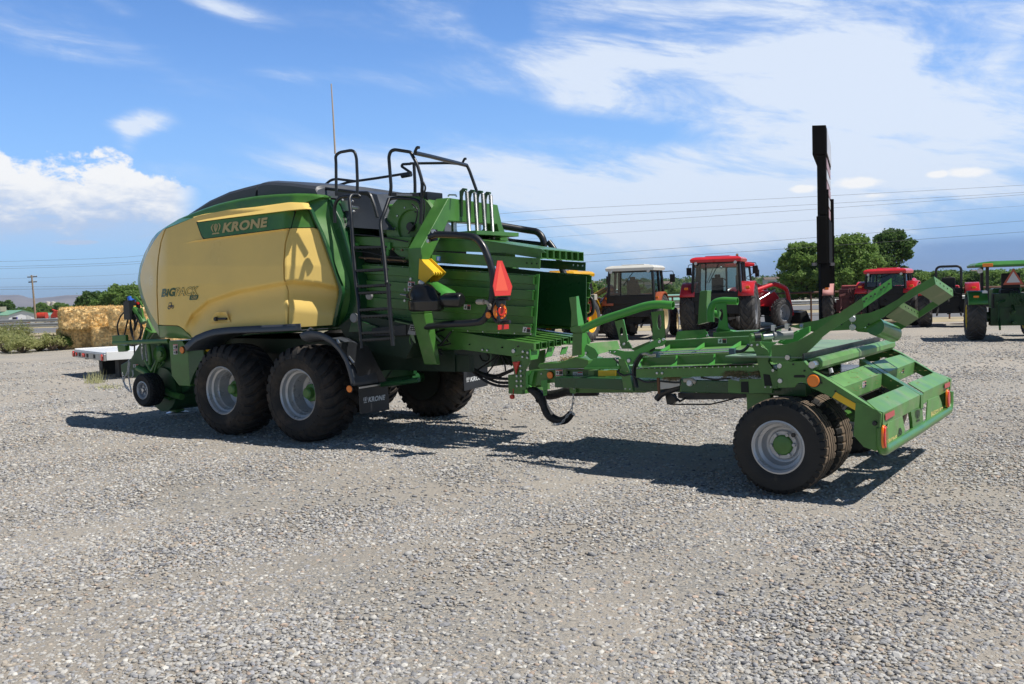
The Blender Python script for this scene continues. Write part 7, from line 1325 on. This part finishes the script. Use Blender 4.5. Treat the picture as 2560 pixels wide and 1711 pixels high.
for k in range(5): panel(.05, .95, za+(zc-za)*(k*.2+.02), za+(zc-za)*(k*.2+.18), mat('pale_sign_face', (.55, .55, .56), .4) if k % 2 else mat('faded_sign_face', (.40, .25, .25), .5), mid)
low, b, dx, za, zc = sb('lower_cabinet', (2041, 2067, 541, 660, 2084), 0)
mb = MB(); o = np.array(ps.location); a = at(2060, 700, 38.2)-o; c = at(2074, 700, 42.8)-o; mb.box((a[0], a[1], 2.6), (.34, .34, 5.6)); mb.build('pole', PB, ps); mb = MB(); mb.box((c[0], c[1], 2.6), (.34, .34, 5.6)); mb.build('pole', PB, ps); mb = MB(); 
for x in (2036, 2080): p = at(x, 661, 38.1)-o; mb.box(p, (.16, .16, .12))
mb.build('flood_lamp', mat('dull_grey_steel', (.16, .15, .15), .6, metal=.3), ps)
# ------------------------------------------------------------------ power lines and poles
WIRE = mat('wire', (.12, .12, .13), .6)
for i, (y0_, y1_, xs_, Zw) in enumerate(((529, 464, 1280, 75), (551, 482, 1280, 75), (572, 487, 1300, 76), (593, 515, 1370, 78), (638, 552, 1465, 66), (656, 580, 1465, 66))):
    # straight run seen across the right, continued over the left at the height seen there
    yl = (655, 668, 673, 698, 718, 724)[i]; q = [at(-700, yl+10, Zw+18), at(0, yl, Zw+12), at(345, yl-11+(8 if i > 3 else 0), Zw+8), at(xs_, y0_, Zw), at((xs_+2560)/2, (y0_+y1_)/2+1.5, Zw-2), at(2560, y1_, Zw-5), at(3400, y1_-60, Zw-12)]
    q = [np.array((p[0], p[1], p[2])) for p in q]; cs = resample([tuple(p) for p in q], 50)
    for _ in range(3): cs[1:-1] = (cs[:-2]+2*cs[1:-1]+cs[2:])/4
    mb = MB(); mb.tube(cs, .009 if i != 3 else .006, 4); o = mb.build('power_line', WIRE, None, sharp=180); tag(o, ('topmost', 'second highest', 'third highest', 'faint fourth highest', 'second lowest', 'lowest')[i]+' overhead wire crossing the sky', 'wire', 'overhead wires')
WOOD = mat('weathered_pole', (.32, .24, .17), .9, var=.2)
P = at(90, 800, 140); up = empty('utility_pole', (P[0], P[1], -1.6), label='wooden utility pole with two crossarms by the left road', cat='pole'); hz = 1.6+EYE+(761-689)/2400*140
up.rotation_euler = (0, H(-2.0), 0)
mb = MB(); mb.tube([(0, 0, 0), (0, 0, hz)], [.17, .11], 8); mb.build('pole', WOOD, up)
for dz, L2 in ((.25, .7), (1.0, .6)): mb = MB(); mb.box((0, .12, hz-dz), (L2*2, .12, .14)); ca_ = mb.build('crossarm', mat('dark_wood', (.10, .08, .07), .9), up); 
for dz, L2 in ((.25, .7), (1.0, .6)):
    for x in (-L2+.08, -.25, .25, L2-.08): mb = MB(); mb.tube([(x, .12, hz-dz+.07), (x, .12, hz-dz+.25)], .04, 6); mb.build('insulator', mat('white_plastic', (.6, .6, .58), .4), up)
# ------------------------------------------------------------------ buildings and machinery on the left
def ztop(py, px, Z): return at(px, py, Z)[2]
GZ = -2.75
def X_(px, Z): return at(px, 760, Z)[0]
Zb = 235; hb = empty('green_roof_house', (X_(56, Zb), Zb, GZ), H(22), label='white gabled house with a green metal roof at the far left', cat='house'); sc_ = Zb/2400
gw = 64*sc_; eh = ztop(787, 56, Zb)-GZ; rh_ = ztop(777, 56, Zb)-GZ; WW = mat('white_siding', (.80, .80, .82), .6); GRF = mat('pale_green_metal', (.22, .42, .30), .45)
mb = MB(); mb.prism([(-gw/2, 0, 0), (gw/2, 0, 0), (gw/2, 0, eh), (0, 0, rh_-.1), (-gw/2, 0, eh)], (-9, 9, 0)); mb.build('wall', WW, hb)
mb = MB(); e = .35
for s in (1, -1): mb.prism([(s*(gw/2+e), -e, eh-.12), (0, -e, rh_+.05), (0-9, 9, rh_+.05), (s*(gw/2+e)-9, 9, eh-.12)], (0, 0, .12))
rf = mb.build('roof', GRF, hb); mb = MB(); mb.box((-4.6, 3.6, rh_+.5), (1.3, 1.0, 1.2)); mb.build('roof_cooler', mat('beige_box', (.5, .45, .35), .6), rf)
for x in (-gw*.30,): mb = MB(); mb.box((x, -.04, eh*.5), (.9, .06, .95)); wn = mb.build('window', mat('dark_window', (.02, .02, .03), .15), hb); mb = MB(); mb.box((x+.55, -.06, eh*.5), (.22, .05, 1.0)); mb.build('shutter', mat('blue_shutter', (.12, .12, .5), .6), wn)
mb = MB(); mb.box((gw*.2, -.04, .95), (.9, .06, 1.9)); mb.build('door', mat('pale_door', (.6, .6, .6), .5), hb)
mb = MB(); mb.box((-6.0, 2.0, eh*.5), (.9, .06, .9), None, None); mb.build('window', mat('dark_window', (.02, .02, .03), .15), hb)
def shed(px0, px1, ye, yr, Z, m1, m2, label, dep=8., gz=GZ, cat='building', name='shed'):
    a, b = X_(px0, Z), X_(px1, Z); eh = ztop(ye, px0, Z)-gz; rh2 = ztop(yr, px0, Z)-gz; r = empty(name, ((a+b)/2, Z, gz), label=label, cat=cat); w2 = (b-a)/2
    mb = MB(); mb.box((0, dep/2, eh/2), (2*w2, dep, eh)); mb.build('wall', m1, r); mb = MB(); mb.prism([(-w2-.3, -.3, eh+.02), (-w2-.3, dep/2, rh2), (-w2-.3, dep+.3, eh+.02)], (2*w2+.6, 0, 0)); mb.build('roof', m2, r)
    for k in range(3): mb = MB(); mb.box((w2*(-.6+.6*k), -.03, eh*.45), (w2*.16, .05, eh*.4)); mb.build('window' if k != 1 else 'door', mat('dark_window', (.02, .02, .03), .15), r)
    return r
shed(126, 176, 787, 778, 262, WW, WW, 'long low white building behind the red machines', dep=10); shed(108, 131, 790, 783, 240, WW, GRF, 'small shed with a green roof between the red machines', dep=6)
def red_machine(px, py, Z, w_, h, label, kind, gz=-2.2):
    r = empty('farm_machine', (X_(px, Z), Z, gz), label=label, cat='farm machine'); 
    MR = mat('machine_red', (.55, .05, .025), .45, var=.2)
    if kind == 'tank': mb = MB(); mb.tube([(-w_/2, 0, h*.6), (w_/2, 0, h*.6)], h*.4, 18); mb.build('tank', MR, r, sharp=50); mb = MB(); mb.box((0, 0, h*.2), (w_*.9, 1.6, .25)); mb.build('frame', TBLK, r)
    elif kind == 'harvester':
        mb = MB(); mb.prism([(-w_/2, .9, h*.3), (w_*.5, .9, h*.3), (w_*.5, .9, h*.62), (w_*.1, .9, h*.66), (-w_*.1, .9, h*.95), (-w_*.3, .9, h*.9), (-w_*.5, .9, h*.55)], (0, -1.8, 0)); mb.build('body', MR, r, bevel=.06); mb = MB(); mb.tube([(-w_*.1, 0, h*.8), (-w_*.45, -.5, h*1.02)], .2, 8); mb.box((w_*.2, 0, h*.8), (w_*.3, 1.4, h*.2)); mb.build('spout', MR, r); 
    else:
        mb = MB(); rs = random.Random(int(px)); 
        for k in range(14): x = -w_/2+w_*k/13; mb.box((x, rs.uniform(-.5, .5), h*rs.uniform(.3, .6)), (w_/13*1.2, .5, h*rs.uniform(.3, .9)))
        mb.box((0, 0, h*.4), (w_, .25, .25)); mb.build('frame', mat('rusty_red', (.25, .06, .04), .7, var=.3), r)
    for s in (-.3, .3): mb = MB(); mb.lathe([(-.2, 0), (-.2, .38), (-.12, .45), (.12, .45), (.2, .38), (.2, 0)], c=(w_*s, -.9, .45), n=16); mb.build('wheel', TBLK, r)
red_machine(104, 800, 215, 2.0, 2.1, 'red cylindrical tank wagon left of the red harvester', 'tank'); red_machine(150, 802, 215, 3.6, 2.6, 'red harvester in front of the long white building', 'harvester'); red_machine(22, 806, 190, 5.4, .9, 'long low rusty red implement at the far left', 'low'); red_machine(58, 806, 188, 1.6, .7, 'short low red implement near the utility pole', 'low')
red_machine(124, 804, 205, 2.4, .8, 'low dark implement between the red tank wagon and the red harvester', 'low')
for px in (120, 133): Zt = 1100; r = empty('storage_tank', (X_(px, Zt), Zt, -8), label='white storage tank above the trees, '+('left' if px == 120 else 'right')+' one of two', cat='storage tank'); mb = MB(); hh = ztop(754, px, Zt)+8; mb.lathe([(0, 0), (0, 2.7), (hh-.6, 2.7), (hh, 0)], ax='z', n=24); mb.build('shell', mat('cream_tank', (.68, .62, .52), .5), r)
# ------------------------------------------------------------------ trees
def tr_at(px, ytop, Z, wpx, seed, m, label, name='tree', base=-1.2, leaf=.3, group=None, **k):
    P = at(px, ytop, Z); return tree(name, (P[0], P[1], base), P[2]-base, wpx*Z/2400, seed, m, leaf, label=label, group=group, **k)
tr_at(2005, 604, 112, 135, 11, LF, 'large cottonwood left of the pylon sign', 'cottonwood_tree', clumps=95, low=.12, per=240, trunk=.30, leaf=.17)
tr_at(2125, 588, 108, 165, 12, LF, 'largest cottonwood, directly right of the pylon sign', 'cottonwood_tree', clumps=130, low=.10, per=210, trunk=.34, leaf=.17)
tr_at(2202, 572, 122, 125, 13, LFD, 'dark cottonwood leaning right behind the largest one', 'cottonwood_tree', clumps=75, low=.36, lean=1.6, per=210, trunk=.34, leaf=.18)
tr_at(2060, 650, 125, 120, 14, LF, 'low cottonwood filling the gap behind the pylon sign', 'cottonwood_tree', clumps=40, low=.1, leaf=.18)
tr_at(1478, 704, 85, 62, 15, LFY, 'bright yellow green tree just right of the baler chute', 'tree', clumps=24, low=.1, leaf=.2, base=-.4)
tr_at(232, 728, 170, 90, 16, LFD, 'broad tree, left of the group behind the straw bales', clumps=80, low=.08, leaf=.24, base=-2); tr_at(305, 712, 165, 130, 17, LF, 'tallest tree behind the straw bales', clumps=110, low=.08, leaf=.24, base=-2); tr_at(350, 724, 175, 70, 18, LF, 'tree half hidden by the front of the baler', clumps=40, low=.12, leaf=.24, base=-2)
tr_at(6, 750, 330, 62, 19, LFD, 'round tree at the far left edge', clumps=34, low=.1, leaf=.3, base=-3)
protos = [tree('tree', (0, 0, -50), 8, 9, 30+i, (LF, LFD, LF, LFY)[i], .26, clumps=55, low=.08, per=150, cat='tree') for i in range(4)]
def row(pxs, Z, label, group, seed):
    rs = random.Random(seed)
    for i, (px, yt) in enumerate(pxs):
        Zi = Z*(1+rs.uniform(-.08, .08)); P = at(px, yt, Zi); o = protos[rs.choice((0, 1, 1, 2))] ; c = o.copy(); COL.objects.link(c)
        for ch in o.children: q = ch.copy(); COL.objects.link(q); q.parent = c
        base = -3.; hgt = P[2]-base; s = hgt/8; c.location = (P[0], P[1], base); c.scale = (s*rs.uniform(.9, 1.3), s*rs.uniform(.9, 1.2), s); c.rotation_euler = (0, 0, rs.uniform(0, 6)); tag(c, label, 'tree', group)
row([(72, 768), (88, 765), (104, 757), (122, 766), (146, 756), (163, 760), (178, 764)], 400, 'dark green tree in the row behind the low white buildings', 'trees behind the low white buildings', 1)
rr_ = random.Random(9); row([(2235+i*17+rr_.uniform(-5, 5), 681+rr_.uniform(-6, 8)-i*.1) for i in range(26)], 190, 'rounded green tree in the long belt behind the right hand tractors', 'tree belt behind the right hand tractors', 2)
row([(1500+i*24+rr_.uniform(-6, 6), 718+rr_.uniform(-5, 8)-i*.5) for i in range(19)], 230, 'low green tree in the belt behind the cab tractors', 'tree belt behind the cab tractors', 3)
row([(380+i*42+rr_.uniform(-10, 10), 735+rr_.uniform(-8, 8)) for i in range(3)], 260, 'green tree seen under the front of the baler', 'trees behind the baler front', 4) if False else None
for p_ in protos:
    for ch in list(p_.children): bpy.data.objects.remove(ch)
    bpy.data.objects.remove(p_)
shed(1662, 1722, 752, 738, 130, mat('pale_green_wall', (.45, .52, .42), .6), GRF, 'low building with a pale green roof between the two cab tractors', dep=14, gz=-1.5)
# ------------------------------------------------------------------ far hills, woods and houses
def hill(name, Z, pts, m, dep=1.25, seed=0, rough=.10, base=-30):
    rs = np.random.RandomState(seed); xs_ = np.linspace(pts[0][0], pts[-1][0], 160); ys_ = np.interp(xs_, [p[0] for p in pts], [p[1] for p in pts]); g = MB(); rows = []
    nz = sum(np.sin(xs_*f+rs.rand()*6)*a for f, a in ((.02, 1.0), (.05, .6), (.11, .4), (.23, .25)))
    for t in np.linspace(0, 1, 14):
        Zt = Z*(1+(dep-1)*t); prof = math.sin(t*math.pi/2)**.9; nn = sum(np.sin(xs_*f+t*9+rs.rand()*6)*a for f, a in ((.04, .5), (.13, .3), (.31, .2)))
        rows.append([(at(x, 700, Zt)[0], Zt, base*(1-prof)+prof*at(x, y+n0*rough*6+n1*rough*5*(1-t), Zt)[2]) for x, y, n0, n1 in zip(xs_, ys_, nz, nn)])
    g.grid(rows); o = g.build(name, m, recalc=False, sharp=180); tag(o, kind='structure'); return o
HM = mat('hillside', (.20, .17, .12), .95, var=.3, vscale=.02, dirt=(.10, .12, .05), dscale=.012, dth=.42)
hill('hills', 700, [(1200, 716), (1500, 702), (1620, 700), (1750, 697), (1900, 693), (2050, 690), (2250, 686), (2400, 682), (2700, 676), (3100, 670)], HM, seed=2)
hill('mountains', 9000, [(-900, 752), (-300, 744), (0, 739), (45, 738), (80, 745), (150, 740), (215, 736), (300, 745), (420, 752), (700, 752), (1000, 745)], mat('bare_mountain', (.26, .22, .19), .95, var=.25, vscale=.0015), seed=4, rough=.2, base=-29)
# distant woods: one mass of leafy clumps
rs = np.random.RandomState(8); pts = []
for k in range(3600):
    px = rs.uniform(1330, 3000); Z_ = 420+rs.rand()**1.3*420; t = max(0, (Z_-700)/175); yb = np.interp(px, [1200, 1500, 1620, 1750, 1900, 2050, 2250, 2400, 2700, 3100], [716, 702, 700, 697, 693, 690, 686, 682, 676, 670]); 
    zt = at(px, yb, 875)[2]; z = -6+(zt+6)*min(1, max(0, (Z_-600)/275))**.9; r_ = rs.uniform(1.6, 3.6); d = rs.normal(0, 1, (26, 3)); d /= np.linalg.norm(d, axis=1)[:, None]; pts.append(np.array([at(px, 700, Z_)[0], Z_, z+r_*.5])+d*r_*np.array([1, 1, .75])*rs.uniform(.6, 1, (26, 1)))
tag(leaves(np.vstack(pts), .95, LFD, 'distant_woods', None, 5), 'mass of dark trees covering the far hillside', 'woods', kind='stuff')
pts = []
for k in range(1500):
    px = rs.uniform(-800, 1400); Z_ = 420+rs.rand()*500; r_ = rs.uniform(1.6, 3.4); d = rs.normal(0, 1, (24, 3)); d /= np.linalg.norm(d, axis=1)[:, None]; pts.append(np.array([at(px, 700, Z_)[0], Z_, -5+r_*.8])+d*r_*np.array([1, 1, .8])*rs.uniform(.6, 1, (24, 1)))
tag(leaves(np.vstack(pts), .95, LFD, 'distant_woods', None, 6), 'mass of far trees below the mountains on the left', 'woods', kind='stuff')
for i, (px, py, w_, c) in enumerate(((1560, 712, 9, (.5, .42, .35)), (1612, 715, 11, (.62, .6, .56)), (1668, 712, 8, (.45, .35, .28)), (1925, 702, 12, (.62, .6, .56)), (1950, 700, 8, (.5, .42, .35)), (2318, 689, 14, (.6, .55, .5)), (2440, 684, 9, (.5, .45, .4)))):
    Zh = 640; P = at(px, py, Zh); r = empty('distant_house', (P[0], P[1], P[2]-2.5), label=('tan', 'white', 'brown', 'white', 'tan', 'pale', 'grey')[i]+' house on the far hillside '+('above the white roofed tractor', 'right of the tan house', 'nearest the red cab tractor', 'left of the cottonwoods', 'closest to the cottonwoods', 'over the right tree belt', 'farthest to the right')[i], cat='house'); ww = w_*Zh/2400*1.3
    mb = MB(); mb.box((0, 0, 1.6), (ww*2, 6, 3.2)); mb.build('wall', mat('house_wall_%s' % 'abcdefg'[i], c, .8), r); mb = MB(); mb.prism([(-ww-.3, -3.4, 3.2), (-ww-.3, 0, 4.8), (-ww-.3, 3.4, 3.2)], (2*ww+.6, 0, 0)); mb.build('roof', mat('brown_roof', (.16, .12, .10), .8), r)

# ------------------------------------------------------------------ air
hz_ = MB(); hz_.box((0, 0, 64.5), (25600, 25600, 191)); ho_ = hz_.build('haze', mat('haze_surface', (1, 1, 1)), None); m = ho_.data.materials[0]; t = m.node_tree
t.nodes.clear(); o_ = t.nodes.new('ShaderNodeOutputMaterial'); pv_ = t.nodes.new('ShaderNodeVolumePrincipled'); pv_.inputs['Color'].default_value = (.62, .76, 1, 1); pv_.inputs['Density'].default_value = 7e-5; pv_.inputs['Anisotropy'].default_value = .3; t.links.new(pv_.outputs[0], o_.inputs['Volume']); tag(ho_, kind='stuff')
m.cycles.homogeneous_volume = True if hasattr(m.cycles, 'homogeneous_volume') else None
